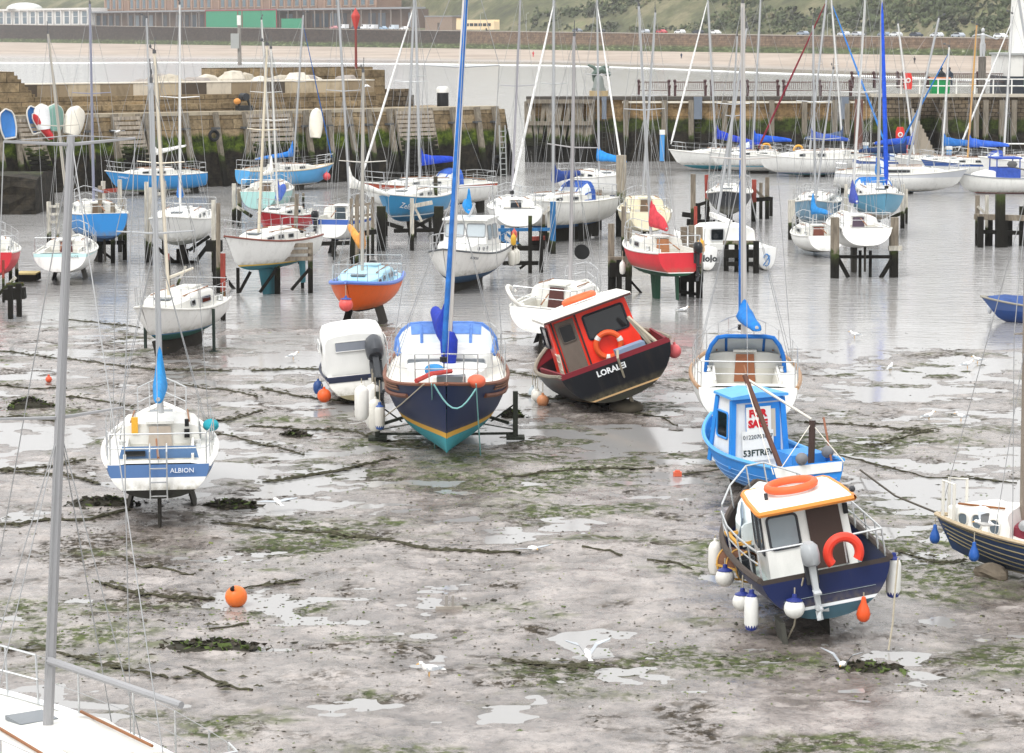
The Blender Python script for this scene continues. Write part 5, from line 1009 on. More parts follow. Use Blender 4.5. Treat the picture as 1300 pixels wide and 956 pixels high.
yacht('named_blue', 'teal blue yacht with white script name on its bow, propped beside mossy piles', 523, 301, 250, 6.0, 2.25, 1.05, .72, (0, 0, 0), top='#3a8cbc', bot='#2c688f', zw=.30, stripe='#dfe6ea', sw=.05, keel='fin', mast=(.1, 526, -8, .055), boom=None, text=('Zelus', .36, (.83, .68, 1), '#e9eef2'), hp=dict(full=2.6))
yacht('hood_white', 'white yacht with royal blue sail cover and spray hood behind the teal blue one', 540, 274, 213, 7.2, 2.4, 1.05, .55, (0, .12, 0), rail='#b4543f', rw=.08, bot='#38506a', zw=.18, hood=('#3d63b4', .7), mast=(.04, 527, -10, .065), boom=(2.5, .7, 16, .1), cover='#2448c0', cover_h=.34, fat=1.5, furl=('#e4e4e2', .9), keel='fin')
yacht('stern_white', 'small white yacht with dark hatch, stern on in a bright blue timber cradle', 658, 319, 95, 5.4, 2.15, .85, .82, (-.45, 0, 0), bot='#5c6f7c', zw=.05, mast=(.1, 661, -8, .05, '#a19fa6'), boom=None, hatch='#2a3038', keel='fin', deck='#ecece9', hp=dict(tr=.92), cabin=(-.24, .28, .34))
yacht('navy_cover', 'white yacht with navy sail cover and blue hooped spray hood on a blue bottom', 708, 306, 228, 6.0, 2.4, 1.15, .55, (0, 0, 0), bot='#2d5c8c', zw=.20, hood=('#3a5ca6', .75), mast=(.05, 703, -8, .06), boom=(2.3, .55, 12, .2), cover='#2a4488', cover_h=.34, fat=1.5, furl=('#e6e6e4', .9), keel='long')
yacht('cyan_cover', 'white yacht with navy bottom and bright azure sail cover, bow to the right', 757, 263, 298, 5.2, 2.3, 1.1, .5, (0, .1, 0), bot='#25406e', zw=.30, mast=(.05, 758, -6, .06), boom=(2.1, .6, 190, .0), cover='#2b86d0', cover_h=.34, fat=1.5, furl=('#e6e6e4', .8), keel='long')
yacht('red', 'red hulled yacht with deep green keel on tall stilts, black outboard on its stern', 835, 379, 105, 5.2, 2.0, .86, .86, (-.05, .05, 0), top='#c92f39', bot='#1f4634', zw=.26, stripe='#e4e4e0', sw=.03, keel='fin', kmat='#1f4634', mast=(.1, 811, 8, .055), boom=(1.6, .4, 0, -.05), cover='#c8424c', cover_h=.5, ob=-.55, hatch='#a8714d', cabin=(-.14, .3, .42), hp=dict(rs=.2))
yacht('cream', 'cream decked yacht with brown trim directly behind the red one', 824, 316, 92, 6.0, 2.2, .9, .55, (-.45, 0, 0), top='#ded5b9', bot='#45433c', deck='#e0d6b8', cabin=(-.15, .3, .5), mast=(.08, 832, 16, .055), boom=None, keel='fin')
yacht('black', 'black hulled yacht with grey bottom lying bow on between rough timber posts', 925, 286, 262, 6.0, 2.1, 1.0, .5, (0, 0, 0), top='#2a2f36', bot='#85857c', zw=.38, mast=(.08, 936, 46, .05), boom=None, keel='long', cabin=(-.2, .25, .32), hp=dict(vee=.3))
yacht('pontoon_teal', 'large white yacht with teal bottom and royal blue sail cover, bow left at the pontoon', 866, 217, 187, 7.2, 2.5, 1.0, .5, (.38, .42, 0), bot='#3d94a6', zw=.30, stripe='#e8e8e6', sw=.02, hood=('#3550a8', .8), mast=(.08, 898, -10, .07), boom=(2.9, .7, 0, -.5), cover='#2440b6', cover_h=.34, fat=1.5, furl=('#eaeae8', 1.0), keel='fin')
yacht('pontoon_mid', 'white yacht with thin turquoise stripe and blue boom cover, left of the broad lifebuoy yacht', 963, 220, 186, 6.4, 2.3, .95, .5, (0, .35, 0), bot='#d8d8d4', zw=.3, stripe='#4a9ab4', sw=.07, mast=(.06, 966, -6, .06), boom=(2.4, .6, 0, 0), cover='#2456c0', cover_h=.34, fat=1.5, keel='fin')
yacht('lifebuoy_yacht', 'broad white yacht with dark red furled headsail and orange lifebuoy on its stern', 1035, 224, 187, 7.4, 2.6, 1.05, .5, (0, .42, 0), bot='#4f7f86', zw=.14, stripe='#8a8fae', sw=.06, mast=(.05, 1050, -8, .07), boom=(2.4, .7, 0, -.1), cover='#3a56a6', cover_h=.34, fat=1.5, furl=('#7a2a36', 1.0), keel='fin', cabin=(-.2, .3, .5))
yacht('blue_front', 'light blue yacht bow on with tall royal blue furled headsail and blue covers', 1112, 299, 269, 6.6, 2.35, 1.05, .75, (0, 0, 0), top='#6aa6c4', bot='#a49c90', zw=.30, stripe='#dfe3e4', sw=.05, mast=(.06, 1120, -12, .06), boom=(2.4, .6, -6, .3), cover='#2c7fcc', furl=('#2450c0', 1.5), hood=('#2f78c0', .6), keel='long', hp=dict(vee=.2))
yacht('grey_blue', 'faded grey blue yacht with white deck propped bow on beside a pale post', 1035, 298, 258, 5.8, 2.1, .95, .5, (0, 0, 0), top='#7fa6c0', bot='#5f7f92', zw=.2, stripe='#e2e4e4', sw=.04, mast=(.08, 1032, 32, .05), boom=None, keel='fin')
yacht('cradle_white', 'white yacht with indigo sail cover, stern on between two heavy grey piles', 1098, 353, 92, 5.6, 2.0, .82, .95, (-.45, 0, 0), bot='#3a3a36', zw=.08, mast=(.1, 1099, -10, .05, '#d4d4d2'), boom=(2.1, .5, -5, .1), cover='#3f4fa2', cover_h=.5, hatch='#574a58', keel='fin', hp=dict(tr=.9, rs=.3), deck='#ebeae6')
yacht('low_white', 'small worn white yacht lying low in the water left of the two heavy grey piles', 1046, 327, 97, 4.0, 1.9, .7, .3, (-.4, .18, 0), bot='#2a2a28', zw=.12, mast=(.1, 1058, 88, .04), boom=(1.8, .5, 10, .1), cover='#2c7fc0', keel=None, rails=True, hatch='#7a4a40')
yacht('bow_right', 'sleek white yacht with blue spray hood moored bow right below the rubble quay', 1207, 246, 352, 7.2, 2.5, 1.0, .5, (.38, .42, 0), bot='#2c5f80', zw=.06, rail='#c9ccd2', rw=.16, hood=('#3a5aa4', .8), mast=(.05, 1192, 23, .065), boom=(2.6, .8, 0, .0), cover='#1f3258', cover_h=.34, fat=1.5, keel='fin', win=((-.02, 1.3),), cabin=(-.12, .32, .42))
yacht('edge_white', 'white yacht hull cut by the right edge of the view below the lighthouse', 1332, 238, 172, 8.0, 2.6, 1.3, .5, (0, .35, 0), bot='#2b2d33', zw=.0, stripe='#8a2f36', sw=.07, mast=(.05, 1292, -10, .07), boom=(2.4, .8, 0, 0), cover='#2a2c30', keel='fin')
for i, (px, py, hd, tx, ty, cov, lab) in enumerate(((1152, 227, 5, 1140, 30, '#2a50b0', 'white yacht behind the sleek bow right one, mast beside the red lifebuoy housing'), (1204, 229, 175, 1205, 60, '#2f6db5', 'white yacht with crossed blue furled headsail below the green bin'), (1236, 231, 184, 1240, 32, '#3a66c8', 'white yacht with golden wooden mast and long blue sail cover'), (1282, 228, 176, 1285, 18, None, 'white yacht with leaning white mast in front of the lighthouse plinth'), (1062, 219, 4, 1055, -6, '#4a5a78', 'white yacht hidden behind the lifebuoy one, bright blue furled headsail to the right'))):
    yacht('row%d' % i, lab, px, py, hd, 6.4, 2.3, .95, .5, (0, .35, 0), bot=['#2f4a6a','#7a3a36','#3a4a44','#24303c','#3d6a80'][i], zw=.06, rail=['#2f4f90', '#d9d9d6', '#3a5a9a', '#d9d9d6', '#2f6f9a'][i], rw=.14, mast=(.06, tx, ty, .06, '#c79a5c' if i == 2 else '#dcdcda'), boom=(2.4, .7, 0, 0), cover=cov, cover_h=.34, fat=1.5, furl={1: ('#2f6fb0', .9), 4: ('#3a86d8', 1.0), 3: ('#e8e8e6', .9)}.get(i), keel='fin', hood=(['#2f58a8', None, '#3452a8', None, None][i], .7) if i in (0, 2) else None)
yacht('red_edge', 'red hulled boat cut by the left edge of the view above the timber stage', -12, 378, 100, 5.0, 2.0, .9, .6, (-.4, 0, 0), top='#c0303a', bot='#3a2c28', zw=.1, mast=None, keel='long')
yacht('teal_hood', 'white yacht with teal bottom and blue hooped spray hood behind the for sale boat', 948, 573, 86, 7.3, 2.42, .92, .46, (-.45, 0, 0.03), bot='#5b9a9c', zw=.34, rail='#e9e9e5', rw=.02, stripe='#e9e7df', sw=.0, strake='#a4805e', sr=.045, cabin=(-.06, .30, .42), mast=(.10, 943, 4, .065, '#c2bdb8'), boom=(2.2, .7, 6, .0), cover='#2476c4', cover_h=.22, climb=.4, fat=1.5, furl=('#2f6fbe', 1.1), hood=('#2466b0', .80), hatch='#9a6244', keel='bilge', hp=dict(tr=.86, rs=.2), winmat=GLASS)
yacht('behind_red', 'worn white yacht with maroon door and red banded ring, heeled behind the red wheelhouse boat', 684, 449, 76, 6.0, 2.15, .82, .42, (-.45, 0, 0.0), roll=4, bot='#8d8a82', zw=.12, cabin=(-.16, .28, .5), hatch='#54322f', mast=(.12, 729, 46, .055, '#a8a5a6'), boom=None, keel='bilge', hp=dict(tr=.8))
yacht('clinker', 'worn navy clinker sloop with white foredeck and maroon cabin, cut by the right edge', 1188, 652, 150, 5.8, 1.95, .68, .18, (.5, 1.08, .98), top='#33466a', bot='#39342a', zw=.06, stripe='#d9cfb8', sw=.07, strake='#b9a88c', sr=.035, deck='#e4e2dc', cabin=(-.34, .27, .54), cabcol='#7c2f3d', mast=(.24, 1306, 225, .065, '#8d8377'), win=(), boom=None, keel='long', rails=False, cock=False, hp=dict(vee=.15, full=2.6, rake=.3, sb=.22))
yacht('foreground', 'white yacht in the foreground, grey mast and slack boom, cut by the bottom left corner', 90, 1096, 124, 5.2, 2.1, .85, .32, (0, 0, 0.03), strake='#dfe3e6', mast=(.10, 90, 172, .062, '#9a9a9c'), boom=(2.2, .75, 14, -.1), bot='#4a4440', spread=(.53, .985), mhead=False, cabin=(-.2, .3, .3), hp=dict(rake=.6))
# ------------------------------------------------------------------ boats of other kinds
GRP = 'yachts and boats moored in the harbour'
def wall_panel(root, A, Bp, h0, h1, mat, name='wall_panel', th=.03):
    """upright panel from A to Bp (own space floor points) between heights"""
    A, Bp = Vector(A), Vector(Bp); n = (Bp-A).cross(V(0,0,1)).normalized()*th
    return MB().prism([A+V(0,0,h0), Bp+V(0,0,h0), Bp+V(0,0,h1), A+V(0,0,h1)], n).build(name, mat, root)
def rrect(c, xa, ya, w, h, r=.06, n=4):
    c, xa, ya = Vector(c), Vector(xa).normalized(), Vector(ya).normalized(); out = []
    for cx, cy, a0 in ((w/2-r, h/2-r, 0), (-w/2+r, h/2-r, 90), (-w/2+r, -h/2+r, 180), (w/2-r, -h/2+r, 270)):
        for k in range(n+1): a = R(a0+90*k/n); out.append(c+xa*(cx+r*math.cos(a))+ya*(cy+r*math.sin(a)))
    return out
def pane(root, c, xa, ya, w, h, mat=None, fmat=None, off=.008, fr=.022, r=.06, name='window'):
    n = Vector(xa).cross(Vector(ya)).normalized(); p = rrect(Vector(c)+n*off, xa, ya, w, h, r)
    o = MB().poly(p).build(name, mat or GLASS, root)
    if fmat: MB().tube(p+[p[0]], fr, 5, cap=False).build('frame', fmat, o)
    return o
def loft_house(root, foot, roofp, zf, zr, mat, name='wheelhouse'):
    """wheelhouse body between a foot outline and a roof outline (own space xy, same order)"""
    a = [V(x, y, z if isinstance(zf, list) else zf) for (x, y), z in zip(foot, zf if isinstance(zf, list) else [zf]*len(foot))]; b_ = [V(x, y, zr) for x, y in roofp]
    mb = MB().grid([a, b_], closed=True); mb.poly(b_); return mb.build(name, mat, root), a, b_
def bulwark_deck(H, root, z, mat):
    mb = MB(); ts = [i/18 for i in range(19)]
    for a, c in zip(ts[:-1], ts[1:]):
        q = []
        for t in (a, c):
            zz = z; f = min(.99, max(.3, (zz-H.zk(t))/(H.zs(t)-H.zk(t)))); b_ = H.pt(t, f).y*.98; q.append((H.pt(t, f).x, b_))
        mb.poly([V(q[0][0], q[0][1], z), V(q[1][0], q[1][1], z), V(q[1][0], -q[1][1], z), V(q[0][0], -q[0][1], z)])
    return mb.build('deck', mat, root)
# ---- red wheelhouse boat, heeled over
def red_boat():
    L, B, D, k = 6.8, 3.05, 1.08, .28; e, M = place('fishing_boat', 'black hulled boat with bright red wheelhouse, heeled over on the mud, stern towards us', 'fishing boat', 802, 523, 97, (-.44*L, 0, 0, 0.03), -19, 4, GRP)
    H = Hull(L, B, D, k, tr=.90, sb=.45, rs=.12, rb=.5, vee=.1, trr=-.06); hm = hull_mat('#14161c', '#34322b', k+.30, '#c9a678', k+.34, '#7c2630', k+D-.035, green=.8, worn=.5); H.build(hm, e); H.rail(paint('#8d8577', .8, .6), e, .05, 'gunwale')
    bulwark_deck(H, e, k+D-.35, paint('#8b8478', .8, .6))
    rd = paint('#f0351f', .4, .35); rw = paint('#b8241e', .5, .5)
    ax = -1.35; fx = 1.0; zd = k+D-.35; zr = k+D+1.18; hw = 1.06; fx = .45
    body, a, b_ = loft_house(e, [(ax, hw), (ax, -hw), (fx, -hw*.92), (fx, hw*.92)], [(ax+.10, hw*.93), (ax+.10, -hw*.93), (fx-.2, -hw*.86), (fx-.2, hw*.86)], zd, zr, rd)
    # white overhanging roof
    mb = MB(); rows = []
    for x, d in ((ax-.22, 0), (ax-.2, .05), (0, .12), (fx+.05, .08), (fx+.1, 0)): rows.append([V(x, y*1.06, zr+.01+d*(1-(y/hw)**2*.9)+.03) for y in np.linspace(-hw, hw, 9)])
    mb.grid(rows); lo = [[V(p.x, p.y, zr-.02) for p in r_] for r_ in rows]; mb.grid(lo)
    for r_, q in ((rows[0], lo[0]), (rows[-1], lo[-1])): mb.grid([r_, q])
    mb.grid([[r_[0] for r_ in rows], [r_[0] for r_ in lo]]); mb.grid([[r_[-1] for r_ in rows], [r_[-1] for r_ in lo]]); mb.build('roof', paint('#e6e3db', .5, .4), e)
    MB().box((ax-.21, 0, zr+.0), (.05, hw*2.1, .05)).build('roof_trim', paint('#4a2c2c', .6), e)
    fr = paint('#20242c', .5); xa, n = V(0,-1,0), None; ya = (V(ax+.10,0,zr)-V(ax,0,zd)).normalized()
    def aft(y, z): f = (z-zd)/(zr-zd); return V(ax+.10*f, y, z)
    pane(e, aft(-.36, zr-.46), xa, ya, 1.02, .60, GLASS, fr, .012, .03)
    d = MB().prism([aft(.40, zd+.1)+V(-.012,0,0), aft(.90, zd+.1)+V(-.012,0,0), aft(.86, zr-.1)+V(-.012,0,0), aft(.38, zr-.1)+V(-.012,0,0)], (-.03,0,0)).build('door', paint('#6b6058', .8, .6), e); pane(d, aft(.62, zr-.42), xa, ya, .34, .42, paint('#0f1012', .2), paint('#57504a', .7), .05, .02)
    for y in (.32, .95): MB().bar(aft(y, zd+.05)+V(-.03,0,0), aft(y*.97, zr-.05)+V(-.03,0,0), .05, .04).build('door_post', paint('#3a2a2a', .7), e)
    for s in (1, -1): pane(e, (-.1, s*(hw*.93+.0), zr-.45), (-s, 0, 0), (0, -s*.05, 1), .9, .5, GLASS, fr, .03, .025)
    pane(e, (fx-.09, 0, zr-.42), (0,1,0), (-.25,0,1), 1.3, .5, GLASS, fr, .03, .02)
    MB().box((2.1, 0, k+D+.12), (1.3, 1.2, .45)).build('fore_hatch', rw, e)
    # rust red rail boards, trap rack, frame, roof raft
    mb = MB()
    for s in (1,-1): mb.bar((-L/2+.06, s*(H.b(0)-.09), k+D-.02), (-.6, s*(H.b(.4)-.09), k+D+.02), .05, .22)
    mb.bar((-L/2+.05, -H.b(0)+.05, k+D-.02), (-L/2+.05, H.b(0)-.05, k+D-.02), .05, .2); mb.build('bulwark_board', paint('#7c2630', .7, .5), e)
    rk = MB()
    for i in range(5): rk.tube([(-1.7+.14*i, 1.08, k+D-.25), (-1.7+.14*i, 1.02, k+D+.38)], .014, 5)
    for z in (.05, .25, .42): rk.tube([(-1.75, 1.08, k+D+z-.05), (-1.1, 1.04, k+D+z-.05)], .014, 5)
    rk.build('rack', paint('#cfc4b4', .6, .5), e)
    gal = MB(); gal.bar((-2.5, -1.05, k+D-.1), (-2.2, -.78, k+D+.72), .07, .07).bar((-2.9, -1.15, k+D-.05), (-2.2, -.78, k+D+.72), .06, .06).bar((-2.2, -.78, k+D+.72), (-1.9, -1.15, k+D), .06, .06).build('gallows', paint('#aaa18f', .8), e)
    MB().box((-2.35, -.55, k+D-.1), (.55, .7, .4)).build('fish_crate', paint('#7f93ad', .6), e)
    MB().tube([(-.8,.5,zr+.15),(-.8,-.5,zr+.15)],.02,5).build('roof_bar', STEEL, e)
    keels(e, H, 'skegs')
    p = H.pt(0, 1); text_obj('LORALEI', .19, frame((p.x-.035, .18, k+D-.18), (0,-1,0), (0,0,1)), paint('#e6e8ea', .5, .05), e, bold=.006)
    # things it carries
    Mr = M @ Matrix.Translation(aft(-.22, k+D+.18)+V(-.14,0,0)) @ Matrix.Rotation(R(90), 4, 'Y') @ Matrix.Rotation(R(8), 4, 'X')
    ring(Mr, .30, .072, '#dd5a2c', [R(20), R(140), R(260)], 'orange lifebuoy with white bands against the red wheelhouse')
    Mr = M @ Matrix.Translation((-.35, -.05, zr+.20)); o = ring(Mr, .36, .085, '#e0683c', [], 'orange lifebuoy lying flat on the white roof of the red wheelhouse')
    fender(M, (-L/2+.3, -H.b(.05)-.12, k+D-.02), .0, .17, '#d9666a', None, 'faded red ball fender at the high stern corner of the black hull', 'ball', .1)
    fender(M, (-1.7, H.b(.3)+.1, k+D-.1), 0, .15, '#c98a62', None, 'orange brown ball fender on the low side of the black hull', 'ball', .25)
    fender(M, (-1.0, H.b(.4)+.1, k+D-.05), 0, .14, '#d9d5cb', None, 'dirty white ball fender on the low side of the black hull', 'ball', .25)
    for i, x in enumerate((-.4, .1)): fender(M, (x, H.b(.5)+.08, k+D), .55, .10, ['#dcdad3','#b9c3c9'][i], None, ['dirty white tube fender hanging lowest beside the black hull', 'grey tube fender next to the dirty white one by the black hull'][i], 'tube', .3)
    # stern rope with weed down to a mooring block
    w0 = M @ V(-L/2-.20, -.05, k+D+.10); g = gm(806, 522); o = MB().tube([w0+V(0,.1,.1), w0+V(0,-.06,-.05), w0.lerp(g, .45)+V(0,-.05,0), w0.lerp(g,.8), g], [.035,.03,.025,.05,.07], 7).build('mooring_rope', ROPE, None); tag(o, 'thick pale rope from the black stern down to a weedy mud anchor', 'rope')
    o = MB().ball((0,0,.1), (.42,.35,.2), 12, 7).build('mooring_block', paint('#5a5448', .9, .7), None, True); o.location = gm(795, 522); tag(o, 'rough stone mooring block on the mud under the black stern', 'mooring block')
red_boat()
# ---- blue for sale boat
def sale_boat():
    L, B, D, k = 4.3, 1.65, .74, .2; e, M = place('fishing_boat', 'bright blue and white cabin boat with handwritten for sale boards, on the near right mud', 'fishing boat', 1020, 650, 110, (-.44*L, 0, 0, 0.03), -2, 0, GRP)
    H = Hull(L, B, D, k, tr=.90, sb=.40, rs=.10, rb=.45, vee=.1, full=2.7, rake=.3); hm = hull_mat('#2b86d8', '#2a2823', k+.12, None, None, '#2b86d8', k+D-.03, green=.6); H.build(hm, e); H.rail(paint('#5aa4e4', .5), e, .04, 'gunwale'); bulwark_deck(H, e, k+D-.26, paint('#cfd3d6', .6, .4))
    mb = MB()
    for j in range(4):
        u = .46+.11*j
        for s in (1, -1): mb.tube([V(p.x, s*(p.y+.004), p.z) for p in [H.pt(t, u) for t in np.linspace(.05, .985, 18)]], .004, 4)
    mb.build('plank_lines', paint('#9cc8ee', .5), e); p = H.pt(0, 1); q = H.pt(0, .80); MB().prism([(p.x-.012, p.y-.03, p.z-.02), (p.x-.012, -p.y+.03, p.z-.02), (q.x-.012, -q.y+.03, p.z-.20), (q.x-.012, q.y-.03, p.z-.20)], (-.012, 0, 0)).build('transom_band', paint('#e6e6e2', .5, .3), e)
    bw = paint('#e4e6e6', .4, .3); bb = paint('#2b86d8', .4, .25); zd = k+D-.26; zr = k+D+1.05; a0, f0, hw, yo = -.35, .75, .58, .16
    body, a, b_ = loft_house(e, [(a0, hw+yo), (a0, -hw+yo), (f0, -hw*.9+yo), (f0, hw*.9+yo)], [(a0+.03, hw*.88+yo), (a0+.03, -hw*.88+yo), (f0-.30, -hw*.78+yo), (f0-.30, hw*.78+yo)], zd, zr, bw)
    mb = MB(); rr = [V(x, y*1.0+yo, zr+.03+dz) for x, y, dz in ((a0-.10, .60, 0), (a0-.10, 0, .06), (a0-.10, -.60, 0), (f0-.2, -.52, 0), (f0-.2, 0, .06), (f0-.2, .52, 0))]; mb.prism(rr, (0,0,.05)); mb.build('roof', paint('#5aa4e4', .45, .3), e)
    for p, q in zip(a, b_): MB().bar(p, q, .10, .10).build('corner_board', bb, e)
    MB().bar(b_[0], b_[1], .09, .12).build('head_board', bb, e)
    xa = V(0,-1,0); ya = (b_[0]-a[0]).normalized(); ya = V(ya.x,0,ya.z).normalized(); nrm = xa.cross(ya); C0 = (a[0]+a[1]+b_[0]+b_[1])/4
    MB().prism([C0+xa*u+ya*v+nrm*.004 for u, v in ((-.26,-.45),(.46,-.45),(.46,.56),(-.26,.56))], nrm*.012).build('door_panel', bb, e)
    MB().prism([C0+xa*u+ya*v+nrm*.018 for u, v in ((.03,-.1),(.36,-.1),(.36,.44),(.03,.44))], nrm*.008).build('window_board', paint('#c9bfae', .5, .3), e)
    def board(u, v, w, h, lines, off, th=.008):
        c = C0+xa*u+ya*v+nrm*off; o = MB().prism([c+xa*(sx*w/2)+ya*(sy*h/2) for sx, sy in ((-1,-1),(1,-1),(1,1),(-1,1))], nrm*th).build('for_sale_board', paint('#e9e9e4', .6, .15), e)
        for txt, sz, dy, dx, colr, bd in lines: text_obj(txt, sz, frame(c+nrm*(th+.004)+ya*dy+xa*dx, xa, ya), paint(colr, .6, .05), o, bold=bd)
    board(.0, .27, .52, .46, [('FOR', .19, .10, -.02, '#c8202c', .012), ('SALE', .19, -.10, -.02, '#c8202c', .012)], .030)
    board(-.03, -.25, .66, .58, [('01220703857', .115, .17, 0, '#4a4f54', .0), ('53FTREV', .17, -.14, 0, '#2c3a36', .004)], .032)
    for i, j, sg in ((0, 3, 1), (1, 2, -1)):
        c = a[i].lerp(a[j], .55).lerp(b_[i].lerp(b_[j], .55), .60); pane(e, c, (a[i]-a[j]).normalized()*sg, (b_[i]-a[i]).normalized(), .55, .50, GLASS, bb, .012, .025)
    c = (a[2]+a[3]+b_[2]+b_[3])/4; pane(e, c+V(.0,0,.25), (a[3]-a[2]).normalized(), (b_[3]-a[3]).normalized(), .75, .45, GLASS, bb, .01, .03)
    Cabin(H, f0-.05, L/2-.4, .24, .34).build(paint('#cfe0ee', .45, .3), e, 'foredeck_cuddy')
    for p, q, r_, c_ in (((-1.75, .30, zd), (-.75, .62, zr+.55), .05, '#5e3f33'), ((-1.85, -.18, zd), (-1.72, -.30, zd+1.05), .065, '#3f2f2a'), ((-2.1, -.55, zd), (-1.3, -.75, zd+1.0), .022, '#8a5a44')): MB().tube([p, q], r_, 7).build('spar', paint(c_, .6, .5), e)
    MB().tube([(-.75, .62, zr+.5), (-1.72, -.28, zd+1.08)], .028, 5).tube([(-1.72,-.28,zd+1.0), (-2.2,.6,zd+.3)], .011, 4).tube([(-1.72,-.28,zd+1.0), (-2.2,-.7,zd+.3)], .011, 4).tube([(-.75,.62,zr+.5),(-2.2,.75,zd+.2)], .011, 4).build('stays', paint('#d6d1c6', .8), e)
    for x, y in ((-2.1, .12), (-1.7, -.62)): MB().ball((x, y, zd+.42), .12, 10, 7).build('deck_float', paint('#77787c', .6), e, True)
    MB().box((-1.1, -.35, zd+.18), (.7, .7, .36)).build('engine_box', paint('#3a8ad6', .5, .3), e); keels(e, H, 'skegs')
sale_boat()
# ---- near blue boat with white wheelhouse
def near_boat():
    L, B, D, k = 5.3, 2.1, .78, .30; e, M = place('motor_boat', 'navy hulled boat with white wheelhouse and orange trim, tilted, nearest on the right', 'motor boat', 1056, 809, 95, (-.42*L, 0, 0, 0.03), -10, 0, GRP)
    H = Hull(L, B, D, k, tr=.93, sb=.42, rs=.15, rb=.5, vee=.15, full=2.5); hm = hull_mat('#0f1d48', '#35505c', k+.30, '#d8dcde', k+.345, '#3a332f', k+D-.01, green=.35, worn=.25); H.build(hm, e); H.rail(paint('#4a413b', .7, .4), e, .05, 'gunwale'); bulwark_deck(H, e, k+D-.30, paint('#a9b7b6', .6, .5))
    wh = paint('#e9e8e3', .35, .25); og = paint('#dd8a3c', .5, .3); zd = k+D-.30; zr = k+D+.84; ax, fx, hw = -1.55, .15, .68; yo = -.02
    foot = [(ax, hw+yo), (ax, -hw+yo), (fx, -hw*.9+yo), (fx, hw*.9+yo)]; rf = [(ax+.12, hw*.93+yo), (ax+.12, -hw*.93+yo), (fx-.35, -hw*.85+yo), (fx-.35, hw*.85+yo)]
    body, a, b_ = loft_house(e, foot, rf, zd, zr, wh)
    rows = []
    for x, d, w in ((ax-.22, 0, 1.06), (ax-.1, .05, 1.08), (-.8, .10, 1.06), (fx-.3, .06, 1.0), (fx-.15, 0, .92)): rows.append([V(x, yo+y*w, zr+.03+d*(1-(y/hw)**2)) for y in np.linspace(-hw, hw, 9)])
    lo = [[V(p.x, p.y, zr-.035) for p in r_] for r_ in rows]; mb = MB().grid(rows).grid(lo); mb.build('roof', wh, e, True)
    edge = [r_[0] for r_ in rows]; ring_ = rows[0]+[r_[-1] for r_ in rows[1:]]+rows[-1][::-1][1:]+[r_[0] for r_ in rows[::-1]][1:]; MB().tube([p-V(0,0,.03) for p in ring_], .045, 6, cap=False).build('roof_trim', og, e)
    fr = paint('#3a3c40', .5); ya = (b_[0]-a[0]).normalized(); ya = V(ya.x, 0, ya.z).normalized()
    aft = lambda y, z: V(ax+.12*(z-zd)/(zr-zd), yo+y, z)
    pane(e, aft(.36, zr-.38), (0,-1,0), ya, .46, .50, paint('#8f979c', .08), fr, .012, .022, .07)
    d = MB().prism([p+V(-.006,0,0) for p in (aft(-.02, zd+.12), aft(-.54, zd+.12), aft(-.52, zr-.12), aft(-.02, zr-.12))], (-.03,0,0)).build('door', paint('#43332d', .6, .4), e); MB().tube([aft(-.05, zr-.62)+V(-.05,0,0), aft(.10, zr-.60)+V(-.07,0,0)], .016, 5).build('handle', STEEL, d)
    MB().box(aft(-.62, zr-.2)+V(-.03,0,0), (.05,.07,.16)).build('nav_light', BLACK, e)
    A0, A1, B0, B1 = a[0], a[3], b_[0], b_[3]
    for f, w in ((.30, .42), (.70, .40)):
        c = A0.lerp(A1, f).lerp(B0.lerp(B1, f), .62); pane(e, c, (A0-A1).normalized(), (B0-A0).normalized(), w, .62, paint('#7d868c', .08), fr, .012, .02)
    A0, A1, B0, B1 = a[2], a[1], b_[2], b_[1]
    for f in (.3, .7): c = A0.lerp(A1, f).lerp(B0.lerp(B1, f), .62); pane(e, c, (A0-A1).normalized(), (B0-A0).normalized(), .42, .62, GLASS, fr, .012, .02)
    c = (a[2]+a[3]+b_[2]+b_[3])/4; pane(e, c+V(0,0,.25), (a[3]-a[2]).normalized(), (b_[3]-a[3]).normalized(), 1.0, .5, GLASS, fr, .012, .02)
    # forward cuddy with a blue grey top
    fd = Cabin(H, fx-.05, L/2-.35, .34, .36, .5); fd.build(paint('#cfd9da', .5, .35), e, 'cuddy'); MB().prism([(fx+.1, .78, k+D+.05), (fx+1.6, .5, k+D+.22), (fx+1.5, .42, k+D+.42), (fx+.05, .66, k+D+.40)], (0,.02,0)).build('cuddy_panel', paint('#70808f', .6), e)
    # stern rail, side rails
    def rail3(pts, r=.016): return MB().tube(pts, r, 6)
    rb = MB()
    for s in (1, -1):
        P = [H.pt(t, 1) for t in (.02, .14, .30, .46, .62)]; tp = [V(p.x, s*(p.y-.05), p.z+.42) for p in P]; rb.tube(tp, .017, 6); rb.tube([p-V(0,0,.2) for p in tp], .012, 5)
        for p, q in zip(P, tp): rb.tube([V(p.x, s*(p.y-.05), p.z), q], .015, 5)
    p = H.pt(.02, 1); rb.tube([V(p.x, p.y-.05, p.z+.42), V(p.x-.03, .2, p.z+.42)], .017, 6).tube([V(p.x, -p.y+.05, p.z+.42), V(p.x-.03, -.35, p.z+.42)], .017, 6).tube([V(p.x-.03, .2, p.z+.42), V(p.x-.03, .2, p.z)], .015, 5).tube([V(p.x-.03, -.35, p.z+.42), V(p.x-.03, -.35, p.z)], .015, 5); rb.build('guard_rail', STEEL, e)
    bw = MB(); P = [H.pt(t, 1) for t in (.70, .84, .96)]; tp = [V(q.x+.03, q.y-.05, q.z+.38) for q in P]; bw.tube(tp+[V(q.x, -q.y, q.z) for q in tp[::-1]], .016, 6)
